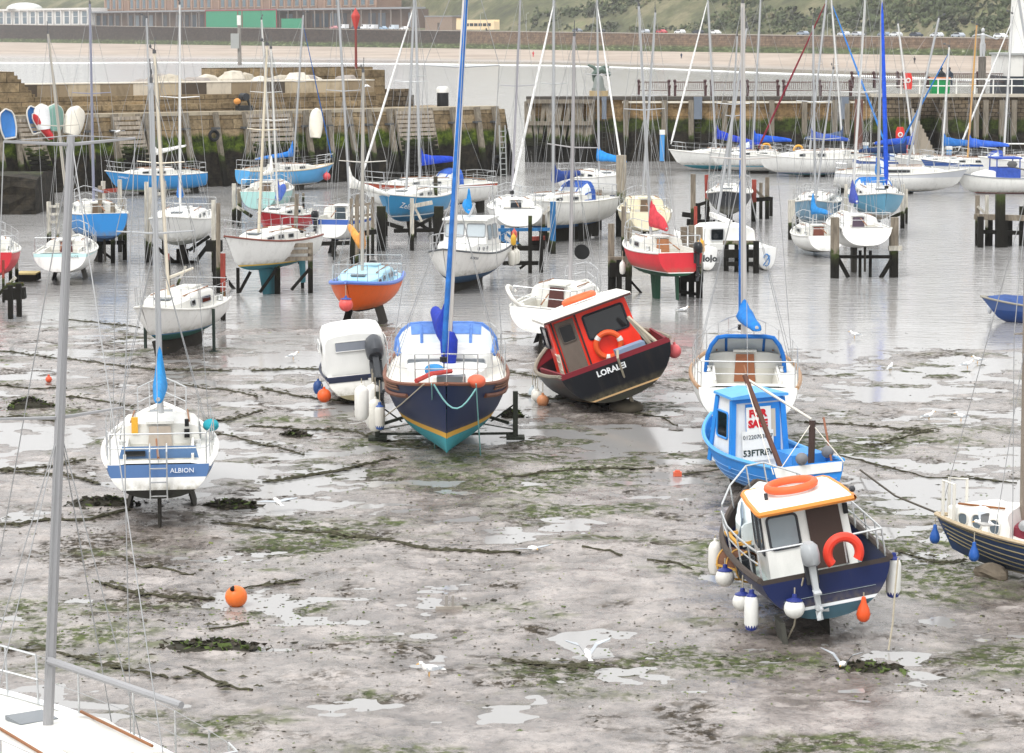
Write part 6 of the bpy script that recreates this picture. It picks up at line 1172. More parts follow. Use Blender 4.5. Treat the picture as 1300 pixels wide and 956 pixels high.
    for s in (1,-1):
        for q, r_ in zip(P, tp): bw.tube([V(q.x, s*(q.y-.05), q.z), V(r_.x, s*r_.y, r_.z)], .014, 5)
    bw.build('pulpit', STEEL, e)
    outboard(e, -L/2-.06, .22, k+D+.10, 0.0, .92, '#a3a7aa', '#b9bdbf'); keels(e, H, 'skegs')
    MB().box((-L/2+.35, H.b(.05)-.25, .16), (.5, .07, .55)).build('bilge_runner', paint('#4a4a44', .8, .6), e); MB().prism([(-.2, -.85, k+.22), (.5, -.85, k+.22), (.3, -1.15, k-.02), (.0, -1.15, k-.02)], (0,.03,0)).build('bilge_fin', paint('#2f3338', .8), e)
    MB().tube([(ax+.3, yo+.5, zr+.1), (ax+.3, yo+.5, zr+.2)], .03, 6).ball((-1.75, yo-.72, zr+.13), .05, 8, 6).build('mast_light', fr, e)
    # gear in the well: lobster pot, orange frames, bucket
    pot = empty('lobster_pot', M @ Matrix.Translation((.05, .86, zd+.02)) @ Matrix.Rotation(R(20), 4, 'Z'), 'brown netted lobster pot lying in the side well of the near boat', 'lobster pot')
    mb = MB()
    for x in (-.3, 0, .3): mb.torus((x, 0, 0), .24, .018, Matrix.Rotation(R(90), 3, 'Y'), 12, 5, 0, math.pi)
    mb.box((0,0,.01),(.66,.5,.03)).build('frame', paint('#c79a4c', .6), pot); mb = MB(); mb.grid([[V(x, .235*math.cos(t), .235*math.sin(t)) for t in np.linspace(0, math.pi, 9)] for x in np.linspace(-.3,.3,5)]); mb.build('netting', paint('#6b4a38', .9, .6), pot)
    o = MB().bar((0,0,0),(.5,.1,.12),.05,.05).bar((0,.2,0),(.5,.3,.12),.05,.05).bar((.0,0,0),(.05,.25,0),.05,.05).bar((.4,.05,.1),(.45,.3,.1),.05,.05).build('wooden_frame', paint('#d3a048', .6, .3), None); o.matrix_world = M @ Matrix.Translation((.1, .62, zd+.32)); tag(o, 'yellow wooden frame leaning in the side well of the near boat', 'frame')
    o = MB().lathe([(0,0),(.13,0),(.16,.3),(.145,.3),(.12,.02)], n=14).build('bucket', paint('#2c2f33', .5), None, True); o.matrix_world = M @ Matrix.Translation((-.75, .88, zd)); tag(o, 'black bucket standing beside the near wheelhouse', 'bucket')
    # lifesavers
    Mr = M @ Matrix.Translation((-L/2-.08, -.28, k+D+.28)) @ Matrix.Rotation(R(90), 4, 'Y') @ Matrix.Rotation(R(180), 4, 'Z'); ring(Mr, .235, .072, '#dd3f2c', [], 'red horseshoe lifebuoy on the stern rail of the near boat', 'horseshoe_buoy', R(-125), R(125))
    Mr = M @ Matrix.Translation((-.95, yo+.05, zr+.19)); ring(Mr, .36, .062, '#e0663a', [], 'orange lifebuoy lying flat on the white wheelhouse roof of the near boat')
    sp = lambda t, s, dz=0: V(H.pt(t,1).x, s*(H.pt(t,1).y+.10), H.pt(t,1).z+dz)
    bl_ = '#25337a'
    fender(M, sp(.03, 1, -.05), .62, .105, '#e4e4e0', bl_, 'white tube fender with navy ends at the port stern corner of the near boat', 'tube', .08)
    fender(M, V(-L/2-.14, .52, k+D-.08), 0, .155, '#e8e8e4', bl_, 'white ball fender with navy top on the near boat transom', 'ball', .10)
    fender(M, sp(.14, 1, 0), 0, .15, '#dddcd6', bl_, 'white ball fender with navy top, beside the tube fender on the near boat quarter', 'ball', .2)
    fender(M, sp(.40, 1, 0), 0, .15, '#dcdad4', bl_, 'white ball fender with navy top, foremost on the near boat', 'ball', .1)
    fender(M, sp(.60, 1, 0.1), .6, .11, '#dddbd5', None, 'plain white tube fender near the port bow of the near boat', 'tube', .05)
    fender(M, sp(.04, -1, 0.05), .68, .11, '#e6e6e2', bl_, 'large white tube fender with navy ends on the high starboard corner of the near boat', 'tube', .05)
    fender(M, V(-L/2-.10, -.48, k+.42), 0, .105, '#e2592a', None, 'orange teardrop buoy hanging under the near boat transom', 'tear', .05)
    for a_, pxg, pyg, lab in (((-L/2, .35, k+D), 1000, 812, 'slack rope from the port quarter of the near boat'), ((-L/2+.1, -1.1, k+D), 1128, 825, 'long rope from the starboard quarter of the near boat to the mud')):
        w = M @ V(*a_); g = gm(pxg, pyg, .02); m_ = w.lerp(g, .6)+V(0, -.05, -.15); tag(MB().tube([w, w.lerp(g, .3)+V(0,0,-.05), m_, g], .014, 5).build('mooring_rope', ROPE, None), lab, 'rope', 'mooring ropes')
near_boat()
# ---- white canvas topped cruiser
def canvas_boat():
    L, B, D, k = 4.6, 1.66, .58, .12; e, M = place('motor_cruiser', 'small white cruiser under a full white canvas hood, big outboard on its stern', 'motor boat', 458, 512, 97, (-.46*L, 0, 0, 0.03), -5, 0, GRP)
    H = Hull(L, B, D, k, tr=.92, sb=.3, rs=.05, vee=.15); H.build(hull_mat('#e6e4de', '#8b8267', k+.18, None, None, '#2c3350', k+D-.04, green=.7), e); H.rail(paint('#2b3044', .5), e, .03, 'rubbing_strake'); H.deck(paint('#dedcd5', .5, .3), e, cock=(-.46*L, .05*L, .38*B))
    rows = []; z0 = k+D+.02
    for x, h, w in ((-.42*L, 1.32, .98), (-.41*L, 1.42, .96), (-.2*L, 1.50, .95), (.02*L, 1.46, .92), (.12*L, 1.30, .86), (.26*L, .50, .70), (.40*L, .28, .4)):
        w = min(w, H.b(H.x2t(x))-.04); pr = [(-1, 0), (-.985, .45), (-.95, .82), (-.86, .95), (-.6, 1.0), (0, 1.03), (.6, 1.0), (.86, .95), (.95, .82), (.985, .45), (1, 0)]; rows.append([V(x-.10*v*(x < -.4*L), w*y, z0+h*.74*v) for y, v in pr])
    mb = MB().grid(rows); mb.poly(rows[0]); mb.build('canvas_hood', paint('#e8e8e5', .7, .12), e, True, 35)
    xs = -.42*L-.10*.70; pane(e, (xs-.02, .08, z0+.72), (0,-1,0), (-.1,0,1.0), .80, .24, paint('#8d929c', .15), paint('#dcdcd8', .6), .015, .012, .03, 'hood_window')
    for s in (1,-1): pane(e, (-.15*L, s*.80, z0+.62), (-s,0,0), (0,-s*.07,1), 1.0, .24, paint('#8d929c', .15), paint('#dcdcd8', .6), .02, .012, .03, 'hood_window')
    MB().box((-.48*L, .25, k+D-.02), (.16, .95, .12)).build('stern_step', paint('#2b3044', .5), e)
    outboard(e, -L/2-.02, -.45, k+D+.22, R(-38), 1.5, '#4a4d52', '#35383c'); p = H.pt(0,1); text_obj('Gannet Two', .11, frame((p.x-.03, .25, k+D-.2), (0,-1,0), (0,0,1)), paint('#5a5c60', .6), e)
    for s in (1,): pulpit(e, H, h=.4, aft=False, life=False)
    fender(M, (-.3*L, H.b(.2)+.12, k+D), .40, .12, '#2c4a80', None, 'navy blue tube fender on the left side of the canvas cruiser', 'tube', .05); fender(M, (-.44*L, H.b(.06)+.10, k+D-.1), 0, .10, '#2a4474', None, 'small navy ball fender at the canvas cruiser stern', 'ball', .05)
    fender(M, (-.47*L, H.b(.03)+.06, k+.45), 0, .17, '#e0602c', None, 'orange ball fender resting on mud at the canvas cruiser stern', 'ball', .02)
canvas_boat()
# ---- dark blue motor sailer, bow on
def blue_boat():
    L, B, D, k = 8.4, 2.72, 1.34, .08; e, M = place('motor_sailer', 'large navy ketch bow on with yellow waterline and teal bottom, propped on steel legs', 'sailing boat', 567, 590, 271.5, (.36*L, 0, 0, 0.03), 0, 0, GRP)
    H = Hull(L, B, D, k, tr=.8, sb=.42, rs=.15, rb=.18, vee=.22, full=2.3, rake=.75); hm = hull_mat('#0d2148', '#3f97a2', .62, '#d9a63a', .74, None, None, green=.2, worn=.2); H.build(hm, e); H.rail(paint('#7c4f3c', .6, .4), e, .04, 'toe_rail'); H.deck(paint('#e3ded2', .5, .3), e, cock=(-.44*L, -.2*L, .3*B))
    C = Cabin(H, -.02*L, .32*L, .36, .34, .45, .6, .4); C.build(WHITE, e, 'fore_cabin')
    C2 = Cabin(H, -.24*L, .03*L, .56, .38, .9, .9, .3); C2.build(WHITE, e, 'deckhouse'); xf = .03*L
    zt = C2.sec(xf-.1)[2]
    for s in (1, -1): pane(e, (xf+.0, s*.48, zt-.20), (0,1,0), (-.02,0,1), .72, .18, paint('#70767c', .1), paint('#9a9da0', .4), .02, .012, .05)
    for s in (1, -1): C2.window(e, -.12*L, .9, .4, .85, None, ALU, .3, (s,))
    arch_hood(e, H, -.24*L, -.14*L, .42*B, zt-.22, .62, '#5f84c4')
    # mast, furled sails
    mx = .04*L; zb = zt; tp = mast_top(M, (mx, 0, zb), 594, -60); b0 = V(mx, 0, zb); ax = tp-b0
    m_ = MB().tube([b0-V(0,0,.4), b0+ax*.5, tp], [.085, .075, .06], 10).build('mast', paint('#d4cfca', .35, .2, .2), e, True)
    for f in (.42, .72): c = b0+ax*f; MB().tube([c+V(0,-.8,.04), c, c+V(0,.8,.04)], [.015,.025,.015], 5).build('spreader', ALU, m_)
    rg_ = MB()
    for s in (1,-1):
        rg_.tube([V(mx-.1, s*1.25, H.zs(.5)), b0+ax*.42+V(0,s*.8,.04), b0+ax*.72+V(0,s*.8,.04), tp], .007, 4).tube([V(mx-.45, s*1.25, H.zs(.45)), b0+ax*.42], .007, 4).tube([V(mx+.4, s*1.2, H.zs(.55)), b0+ax*.42], .007, 4)
    rg_.tube([V(.49*L,0,H.zs(1)), tp], .007, 4).tube([V(-.49*L,0,H.zs(0)), tp], .007, 4).tube([b0+V(.12,.05,.3), tp], .009, 4); rg_.build('rigging', WIRE, e)
    p0 = V(.22*L, -.05, C.sec(.22*L)[2]+.35); p1 = V(.13*L, 0, 0).lerp(tp, 1.0)+V(.10,0,-.4)
    fs = MB().tube([p0, p0.lerp(p1,.04), p0.lerp(p1,.5), p1], [.035,.062,.056,.035], 9).build('furled_sail', cloth('#2f6ab2'), e, True); MB().tube([p0-V(0,0,.35), p0], .015, 5).lathe([(0,0),(.09,0),(.09,.1),(0,.1)], p0-V(0,0,.2), 10).build('furling_drum', BLACK, fs)
    bo = MB().tube([b0+V(-.1,0,.35), b0+V(-2.6,-.25,.6)], .05, 8).build('boom', ALU, e)
    rows = []
    for f, w, h0, h1 in ((0,.10,-.1,.8),(.08,.17,-.2,.6),(.2,.19,-.22,.45),(.5,.17,-.18,.32),(.95,.12,-.1,.2)):
        c = b0+V(-.05,0,.35)+V(-2.5,-.25,.25)*f; rows.append([c+V(0, w*math.cos(t), (h0+h1)/2+(h1-h0)/2*math.sin(t)) for t in np.linspace(0, 2*math.pi, 13)[:-1]])
    mb = MB().grid(rows, closed=True); mb.poly(rows[0]); mb.poly(rows[-1]); mb.build('sail_cover', cloth('#2238a4'), bo, True, 70)
    MB().lathe([(.06,0),(.13,.1),(.19,.5),(.2,.75),(.12,.92),(.0,.95)], b0+V(.16,.06,-.42), 10).build('mainsail_bag', cloth('#24379c'), e, True)
    pulpit(e, H, h=.62); W_ = MB()
    for s in (1,-1): W_.tube([V(p.x, s*(p.y+.02), p.z) for p in [H.pt(t,.86) for t in np.linspace(.1,.80,10)]], .05, 6)
    W_.build('rubbing_strake', paint('#6f4737', .7, .5), e)
    W_ = MB()
    for s in (1,-1):
        for u in (.985,.955,.925): W_.tube([V(p.x, s*(p.y+.02), p.z) for p in [H.pt(t,u) for t in np.linspace(.1,.74,10)]], .022, 5)
    W_.build('teak_rail', paint('#7d5a47', .8, .5), e)
    MB().box((.30*L, .10, H.zs(.8)+.12), (.5,.6,.12)).build('windlass', paint('#54585c', .4), e); MB().tube([(.41*L,-.62,H.zs(.9)+.08),(.36*L,-.3,H.zs(.86)+.22),(.30*L,.1,H.zs(.8)+.26)],.05,6).build('red_sailbag', cloth('#b84a46'), e); MB().ball((.27*L,-.25,H.zs(.77)+.28),(.18,.22,.13),10,7).build('blue_bundle', cloth('#3f88c0'), e, True); MB().ball((.40*L,.62,H.zs(.9)+.06),(.22,.2,.14),10,7).build('orange_buoy', paint('#d9684c',.5), e, True)
    keels(e, H, 'long')
    # steel beaching legs with braces
    for s, nm in ((1, ''), (-1, '')):
        x = -.02*L; y = s*(H.b(.48)+.16); o = MB().bar((x, y, 0), (x, y, 1.05), .11, .11).box((x, y, .03), (.4,.4,.06)).bar((x, y, .12), (x+.2, s*.35, .14), .05, .05).bar((x, y, .2), (x+1.6, s*.8, k+.5), .025, .025).bar((x, y, k+.7), (x-1.2, s*1.0, .2), .025, .025).bar((x+.2, y*.9, k+.30), (x, s*(H.b(.48)-.4), k+.40), .06, .06).build('beaching_leg', timber(False, '#40443c', 'weedy_steel'), e)
    # bow ropes
    cy = paint('#7fb4b4', .8); br = V(.485*L, 0, H.zs(1)-.02)
    for q, nm, m2, lab in ((gm(552, 575, .02), 1, cy, 'turquoise rope hanging straight down from the navy bow'), (gm(610, 583, .02), 1, cy, 'turquoise rope from the navy bow to the weedy mud on the right'), (gm(484, 560, .5), 1, ROPE, 'pale rope led from the navy bow across to the left leg')):
        w = M @ (br+V(.0, -.30 if 'straight' in lab else (.60 if 'right' in lab else -.45), 0)); tag(MB().tube([w, w.lerp(q,.5)+V(0,-.03,-.03), q], .014, 5).build('mooring_rope', m2, None), lab, 'rope', 'mooring ropes')
    a_, b2 = M @ (br+V(-.02,-.25,0)), M @ (br+V(-.05,.60,-.10)); tag(MB().tube([a_.lerp(b2,f)+V(0,-.06,-.45*math.sin(math.pi*f)) for f in np.linspace(0,1,10)], .018, 5).build('mooring_rope', cy, None), 'slack turquoise loop of rope across the navy bow', 'rope', 'mooring ropes')
    for i, (t, dz, col_, lab) in enumerate(((.34, .55, '#dedcd6', 'white tube fender, leftmost of four beside the navy hull'), (.42, .2, '#e2e0da', 'white tube fender, highest of four beside the navy hull'), (.52, .42, '#d8d5cc', 'white tube fender, third from left beside the navy hull'), (.60, .48, '#d9d6cd', 'white tube fender with blue cap beside the navy hull'))):
        p = H.pt(t, 1); fender(M, (p.x, -(p.y+.16+.05*(3-i)), p.z-.02), .78 if i < 3 else .6, .155 if i < 3 else .11, col_, '#3a5a9a' if i == 3 else None, lab, 'tube', dz)
    fender(M, (.25*L, -(H.pt(.4,1).y+.42), H.zs(.75)+.1), .8, .15, '#e0ded8', None, 'white tube fender hung beside the outboard motor of the canvas cruiser', 'tube', .1)
blue_boat()
# ---- white cabin cruiser in the water
def cabin_boat():
    L, B, D, k = 6.2, 2.3, 1.0, .28; e, M = place('cabin_cruiser', 'white cabin cruiser with dark blue bottom afloat bow on, mid harbour', 'motor boat', 573, 373, 257, (.32*L, 0, 0.02, 0), 0, 0, GRP)
    H = Hull(L, B, D, k, tr=.85, sb=.36, vee=.12, full=2.6, rb=.35); H.build(hull_mat('#e6e5e1', '#34506e', k+.34, green=.3, worn=.4), e); H.rail(paint('#54585c', .6), e, .035); H.deck(paint('#e2e1dc', .5, .3), e, cock=(-.45*L, -.26*L, .34*B))
    C = Cabin(H, -.02*L, .30*L, .42, .36, .4, .5, .3); C.build(WHITE, e, 'fore_cabin')
    for x in (.02, .09, .16): C.window(e, x*L, .18, .35, .8, None, STEEL, .9)
    zd = H.zs(.4)-.02; zr = zd+1.12; hw = .86; ax, fx = -.26*L, .03*L
    body, a, b_ = loft_house(e, [(ax, hw), (ax, -hw), (fx, -hw*.93), (fx, hw*.93)], [(ax+.05, hw*.88), (ax+.05, -hw*.88), (fx-.30, -hw*.82), (fx-.30, hw*.82)], zd, zr, WHITE); MB().box(((ax+fx)/2-.1, 0, zr+.03), (fx-ax-.05, 1.62, .07)).build('roof', WHITE, e)
    fr = paint('#8b8f92', .4); c = (a[2]+a[3]+b_[2]+b_[3])/4; xa = (a[3]-a[2]).normalized(); yb = (b_[3]-a[3]).normalized(); yb = V(yb.x, 0, yb.z)
    for s in (1,-1): pane(e, c+xa*(s*.38)+yb*.22, xa, yb, .66, .46, paint('#aab3b8', .08), fr, .012, .02)
    for s, i, j in ((1, 0, 3), (-1, 1, 2)):
        for f in (.3, .72): c = a[i].lerp(a[j], f).lerp(b_[i].lerp(b_[j], f), .62); pane(e, c, (a[i]-a[j]).normalized()*s, (b_[i]-a[i]).normalized(), .5, .5, paint('#9aa3a8', .08), fr, .012, .02)
    zb = zr+.06; tp = mast_top(M, (-.08*L, 0, zb), 603, 258); rig(e, H, M, -.08*L, tp, zb, .045, ALU, boom=(1.7, .25, 20, .1), cover='#2c8fd8', cover_h=.35, spread=(), shr=False, stay=False, backstay=False, mhead=False); pulpit(e, H, aft=False); keels(e, H, 'skegs')
    text_obj('ALBION', .13, frame(V(.30*L, H.pt(.80,.86).y+.06, H.pt(.80,.86).z), H.pt(.74,.86)-H.pt(.86,.86), (0,.25,1)), paint('#4a5058', .5), e)
    fender(M, (-.40*L, H.b(.1)+.1, H.zs(.1)+.5), .45, .10, '#d8a93a', None, 'yellow float tied on the white cabin cruiser quarter', 'tube', .05); fender(M, (-.44*L, H.b(.06)+.1, H.zs(.1)+.65), .42, .10, '#c4574c', None, 'red float tied beside the yellow one on the cabin cruiser', 'tube', .05)
    for i, x in enumerate((-.34, -.42, -.47)): fender(M, (x*L, H.b(.1)+.12, H.zs(.1)-.02), .6, .12, '#dcd9cf', None, ['foremost cream fender at the cabin cruiser quarter','middle cream fender at the cabin cruiser quarter','aftmost cream fender at the cabin cruiser quarter'][i], 'tube', .08)
cabin_boat()
# ---- catamaran
def catamaran():
    L = 6.6; e, M = place('catamaran', 'white catamaran with blue swirl on one transom, moored behind a dark timber stage', 'catamaran', 934, 343, 97, (-.47*L, 0, .16, 0), 0, 0, GRP); H0 = None
    for s in (1, -1):
        H = Hull(L, .85, .85, .1, tr=.9, sb=.25, rs=.1, vee=.1); mb = MB(); rows = H.rows(); rows = [[V(p.x, p.y+s*1.12, p.z) for p in r_] for r_ in rows]; mb.grid(rows); mb.poly(rows[0]); mb.build('hull', hull_mat('#e4e4e2', '#2e2f33', .16, green=.2), e, True); dk = MB(); dk.grid([[V(r_[0].x, r_[0].y, r_[0].z-.01), V(r_[-1].x, r_[-1].y, r_[-1].z-.01)] for r_ in rows]); dk.build('deck', paint('#e2e2de', .5, .3), e); H0 = H
    MB().box((.3, 0, .92), (4.0, 1.5, .22)).build('bridge_deck', WHITE, e); rows = []
    for x, w, h in ((-1.3, 1.15, .62), (-1.2, 1.1, .72), (.4, 1.0, .70), (1.6, .8, .2), (1.9, .7, .02)): rows.append([V(x, w*y, .98+h*v) for y, v in ((1,0),(.95,.8),(.7,1),(0,1.06),(-.7,1),(-.95,.8),(-1,0))])
    mb = MB().grid(rows); mb.poly(rows[0]); mb.build('cabin', WHITE, e, True, 35); pane(e, (-1.32, .35, 1.35), (0,-1,0), (0,0,1), .5, .45, GLASS, ALU, .015)
    sw = MB(); sw.tube([V(-L/2-.03, -1.12+.18*math.cos(a)*.6, .55+.22*math.sin(a)) for a in np.linspace(.4, 5.2, 14)], .025, 5).tube([V(-L/2-.03, -1.0, .35), V(-L/2-.03, -1.25, .72)], .02, 5).build('emblem', paint('#3f86c8', .5), e)
    text_obj('MoJo', .34, frame((-L/2-.06+.05, 1.12, .62), (0,-1,0), (0,0,1)), paint('#2c3034', .5), e, bold=.012)
    MB().bar((-1.2, -.2, 1.8), (1.2, .1, 1.95), .12, .16).build('boom_cover', cloth('#e4e4e0'), e)
    tp = mast_top(M, (.6, 0, 1.65), 948, 36); rig(e, H0, M, .6, tp, 1.65, .055, ALU, spread=(.55,), shr=True, stay=False, backstay=False)
    MB().tube([(-2.9, -1.3, .98), (-2.9, -1.3, 1.5)], .012, 4).tube([(-2.9,-.9,.98),(-2.9,-.9,1.35)],.012,4).build('stern_rail', STEEL, e)
catamaran()
# ---- canopy launch and covered boat at the right
def small_right():
    L, B, D, k = 5.8, 2.2, .95, .2; e, M = place('motor_launch', 'white launch with blue canopy and blue cockpit cover moored under the rubble quay', 'motor boat', 1276, 245, 184, (0, 0, .30, 0), 0, 0, GRP); H = Hull(L, B, D, k, tr=.88); H.build(hull_mat('#e6e6e2', '#39404a', k+.12, '#b23a3a', k+.16), e); H.rail(paint('#8a8f94', .5), e); H.deck(paint('#e2e2de', .5), e, cock=(-.44*L, -.05*L, .3*B)); z = H.zs(.4)
    Cabin(H, -.02*L, .32*L, .4).build(WHITE, e)
    for x in (-.10*L, .12*L):
        for s in (1,-1): MB().bar((x, s*.78, z), (x, s*.74, z+1.05), .06, .05).build('canopy_post', paint('#2c4a9a', .6), e)
    MB().box((.01*L, 0, z+1.08), (1.5, 1.66, .08)).build('canopy_roof', cloth('#3550a4'), e); MB().box((.01*L, 0, z+.28), (1.36, 1.60, .55)).build('canopy_side', cloth('#3a56aa'), e); MB().box((-.33*L, 0, z+.15), (1.1, 1.5, .3)).build('cockpit_cover', cloth('#3552a8'), e); pulpit(e, H, life=False)
    L, B, D, k = 4.6, 1.8, .65, .15; e, M = place('open_boat', 'dark blue open boat under a slack blue tarpaulin afloat at the right edge', 'boat', 1340, 409, 175, (0, 0, .3, 0), 0, 0, GRP); H = Hull(L, B, D, k, tr=.8); H.build(hull_mat('#2b4a86', '#2a2c30', k+.05, None, None, '#4a6296', k+D-.12, worn=.5), e); H.rail(paint('#8f8b80', .6), e); rows = []
    for i in range(9):
        t = .03+.92*i/8; b_ = H.b(t)+.01; p = H.pt(t, 1); hh = .38*math.sin(math.pi*min(1, .25+t*.75))*(.8+.3*math.sin(i*2.1)); rows.append([V(p.x, b_*y, p.z+.03+hh*(1-y*y)*(1+.2*math.sin(9*y+i))) for y in np.linspace(-1,1,9)])
    MB().grid(rows).build('tarpaulin', cloth('#3c5488'), e, True, 70); MB().ball((.42*L, -.75, k+D-.15), (.09,.09,.2), 8, 6).build('bow_fender', paint('#c9ccd0', .5), e, True)
small_right()
def clinker_top():
    e, M, H = BOATS['clinker']; L = H.L
    C = Cabin(H, .24*L, .46*L, .42, .46, .5, .4, .10, .03); C.build(paint('#e6e5e0', .45, .35), e, 'fore_cabin'); gx = paint('#5f6a72', .15)
    for x in (.29, .35, .40): C.window(e, x*L, .20, .15, .85, gx, paint('#c9c7c0', .5), .75)
    MB().tube([(.27*L, .42, C.sec(.28*L)[2]+.04), (.42*L, .2, C.sec(.42*L)[2]+.05)], .02, 5).build('grab_rail', WOODB, e)
    mb = MB()
    for j in range(5):
        u = .42+.125*j
        for s in (1,-1): mb.tube([V(p.x, s*(p.y+.004), p.z) for p in [H.pt(t,u) for t in np.linspace(.02,.985,20)]], .014, 4)
    mb.build('plank_edges', paint('#8d8468', .8, .7), e)
    rb = MB(); p = H.pt(.97,1); rb.tube([V(p.x,.14,p.z),V(p.x,.14,p.z+.62),V(p.x-.25,.30,p.z+.60),V(p.x-.25,.30,p.z)],.028,6).tube([V(p.x,-.14,p.z),V(p.x,-.14,p.z+.62),V(p.x-.25,-.30,p.z+.60),V(p.x-.25,-.30,p.z)],.028,6).build('pulpit', paint('#d6d3ca',.5,.4), e)
    MB().lathe([(0,0),(.09,.0),(.09,.03),(0,.035)], (.20*L, H.b(.7)-.20, H.zs(.7)+.24), 12, Matrix.Rotation(R(-80),3,'X')).build('porthole', STEEL, e)
    lv = MB(); [lv.box((-.10*L, .40*H.B+.0, H.zs(.4)+.14+.05*j), (.5,.02,.02)) for j in range(5)]; lv.build('louvres', paint('#5c2430', .6), e)
    sp = lambda t: V(H.pt(t,1).x, H.pt(t,1).y+.12, H.pt(t,1).z)
    fender(M, V(H.pt(.985,1).x+.05, .12, H.zs(1)-.05), 0, .09, '#2c5ca8', None, 'blue teardrop fender at the bow of the clinker sloop', 'tear', .1); fender(M, sp(.84), 0, .09, '#2f62b2', None, 'blue teardrop fender second from the bow of the clinker sloop', 'tear', .15); fender(M, sp(.62), 0, .13, '#d9b07a', '#2f62b2', 'pale orange ball fender with blue top on the clinker sloop', 'ball', .35); fender(M, sp(.46), 0, .10, '#2f8f9a', None, 'teal teardrop fender nearest the right edge on the clinker sloop', 'tear', .2)
    w = M @ V(.49*L, 0, H.zs(1)); g = gm(1092, 600, .05); tag(MB().tube([w, w.lerp(g,.5)+V(0,0,-.12), g], .02, 5).build('mooring_rope', DROPE, None), 'taut dark rope running from the clinker sloop bow across to the mud', 'rope', 'mooring ropes')
    mb = MB().ball((0,0,0), (.55,.4,.32), 14, 9); mb.v = [tuple(V(*v)*(1+.5*mnoise.noise(V(*v)*3.0))) for v in mb.v]; o = mb.build('keel_block', paint('#7d7365', .9, .9), None); o.location = gm(1262, 738, .08); o.scale = (.55,.4,.5); tag(o, 'pale worn block of stone under the clinker sloop keel', 'stone block')
clinker_top()
def extras():
    e, M, H = BOATS['stern']; L = H.L; x = -L/2-.06; z = H.zs(0)
    o = MB()
    for s in (-.15,.15): o.tube([(x+.25, s, z+.35), (x-.02, s, z+.25), (x-.05, s, z-.62)], .014, 6)
    for dz in (-.05,-.3,-.55): o.tube([(x-.05,-.15,z+dz),(x-.05,.15,z+dz)], .013, 5)
    o.build('boarding_ladder', STEEL, e); MB().prism([(-.40*L, -.72, z+.02), (-.40*L, .72, z+.02), (-.40*L, .66, z+.24), (-.40*L, -.66, z+.24)], (.03,0,0)).build('cockpit_band', paint('#55769f', .5, .3), e); MB().box((-.405*L, .42, z+.12), (.02,.36,.10)).build('vent', GLASS, e); MB().box((-.10*L+.02, .47, z+.36), (.10,.12,.3)).build('yellow_float', paint('#dca63a', .5), e); MB().box((-.10*L-.03, -.5, z+.2), (.05,.10,.16)).box((-.10*L-.03, -.5, z+.40), (.04,.08,.14)).build('instruments', BLACK, e); MB().ball((.0*L, -.95, z+.25), (.22,.16,.12), 10, 7).build('blue_bundle', cloth('#2f9aa8'), e, True)
    e, M, H = BOATS['lifebuoy_yacht']; p = H.pt(.10, .9); ring(M @ Matrix.Translation((p.x, p.y+.12, p.z-.1)) @ Matrix.Rotation(R(90), 4, 'X'), .30, .07, '#d9653c', [], 'orange lifebuoy hung on the broad white yacht stern')
    e, M, H = BOATS['behind_red']; p = H.pt(.04, 1); ring(M @ Matrix.Translation((p.x+.05, p.y-.1, p.z+.25)) @ Matrix.Rotation(R(50), 4, 'X'), .34, .055, '#e6e4de', [], 'white horseshoe ring with red ends at the worn white yacht stern', 'horseshoe_buoy', R(20), R(300)); MB().lathe([(0,-.02),(.23,-.02),(.23,.02),(0,.02)], (1.35,-.15,H.zs(.6)+1.25), 16, Matrix.Rotation(R(80),3,'Y')).build('anchor_ball', BLACK, e)
    e, M, H = BOATS['wall_pale']; fender(M, (H.pt(.86,1).x, -(H.pt(.86,1).y+.1), H.zs(.86)-.2), 0, .22, '#d4565a', None, 'red ball buoy at the bow of the pale blue yacht by the pier', 'ball', .1)
    e, M, H = BOATS['orange']; fender(M, (H.pt(.985,1).x+.16, .0, H.zs(.97)-.05), 0, .21, '#dd5c58', '#3a5aa0', 'red ball buoy with blue top hung at the orange bow', 'ball', .32)
    e, M, H = BOATS['red']; fender(M, (0.3, H.b(.5)+.08, H.zs(.5)-.1), .5, .10, '#dcdad4', None, 'white tube fender on the left side of the red yacht', 'tube', .3); fender(M, (-1.2, -(H.b(.2)+.25), H.zs(.2)+.45), .55, .13, '#dfa22e', None, 'yellow tube fender standing beside the red yacht outboard', 'tube', .05)
    e, M, H = BOATS['pontoon_teal']; p = H.pt(.16,1); ring(M @ Matrix.Translation((p.x, p.y-.05, p.z+.35)) @ Matrix.Rotation(R(90), 4, 'X') @ Matrix.Rotation(R(90), 4, 'Z'), .27, .075, '#dd9c34', [], 'yellow horseshoe buoy on the large pontoon yacht with teal bottom', 'horseshoe_buoy', R(-130), R(130))
    e, M, H = BOATS['pontoon_mid']; p = H.pt(.14,1); ring(M @ Matrix.Translation((p.x, p.y-.05, p.z+.35)) @ Matrix.Rotation(R(90), 4, 'X') @ Matrix.Rotation(R(90), 4, 'Z'), .27, .075, '#e0a53c', [], 'yellow horseshoe buoy on the turquoise striped yacht stern', 'horseshoe_buoy', R(-130), R(130))
extras()
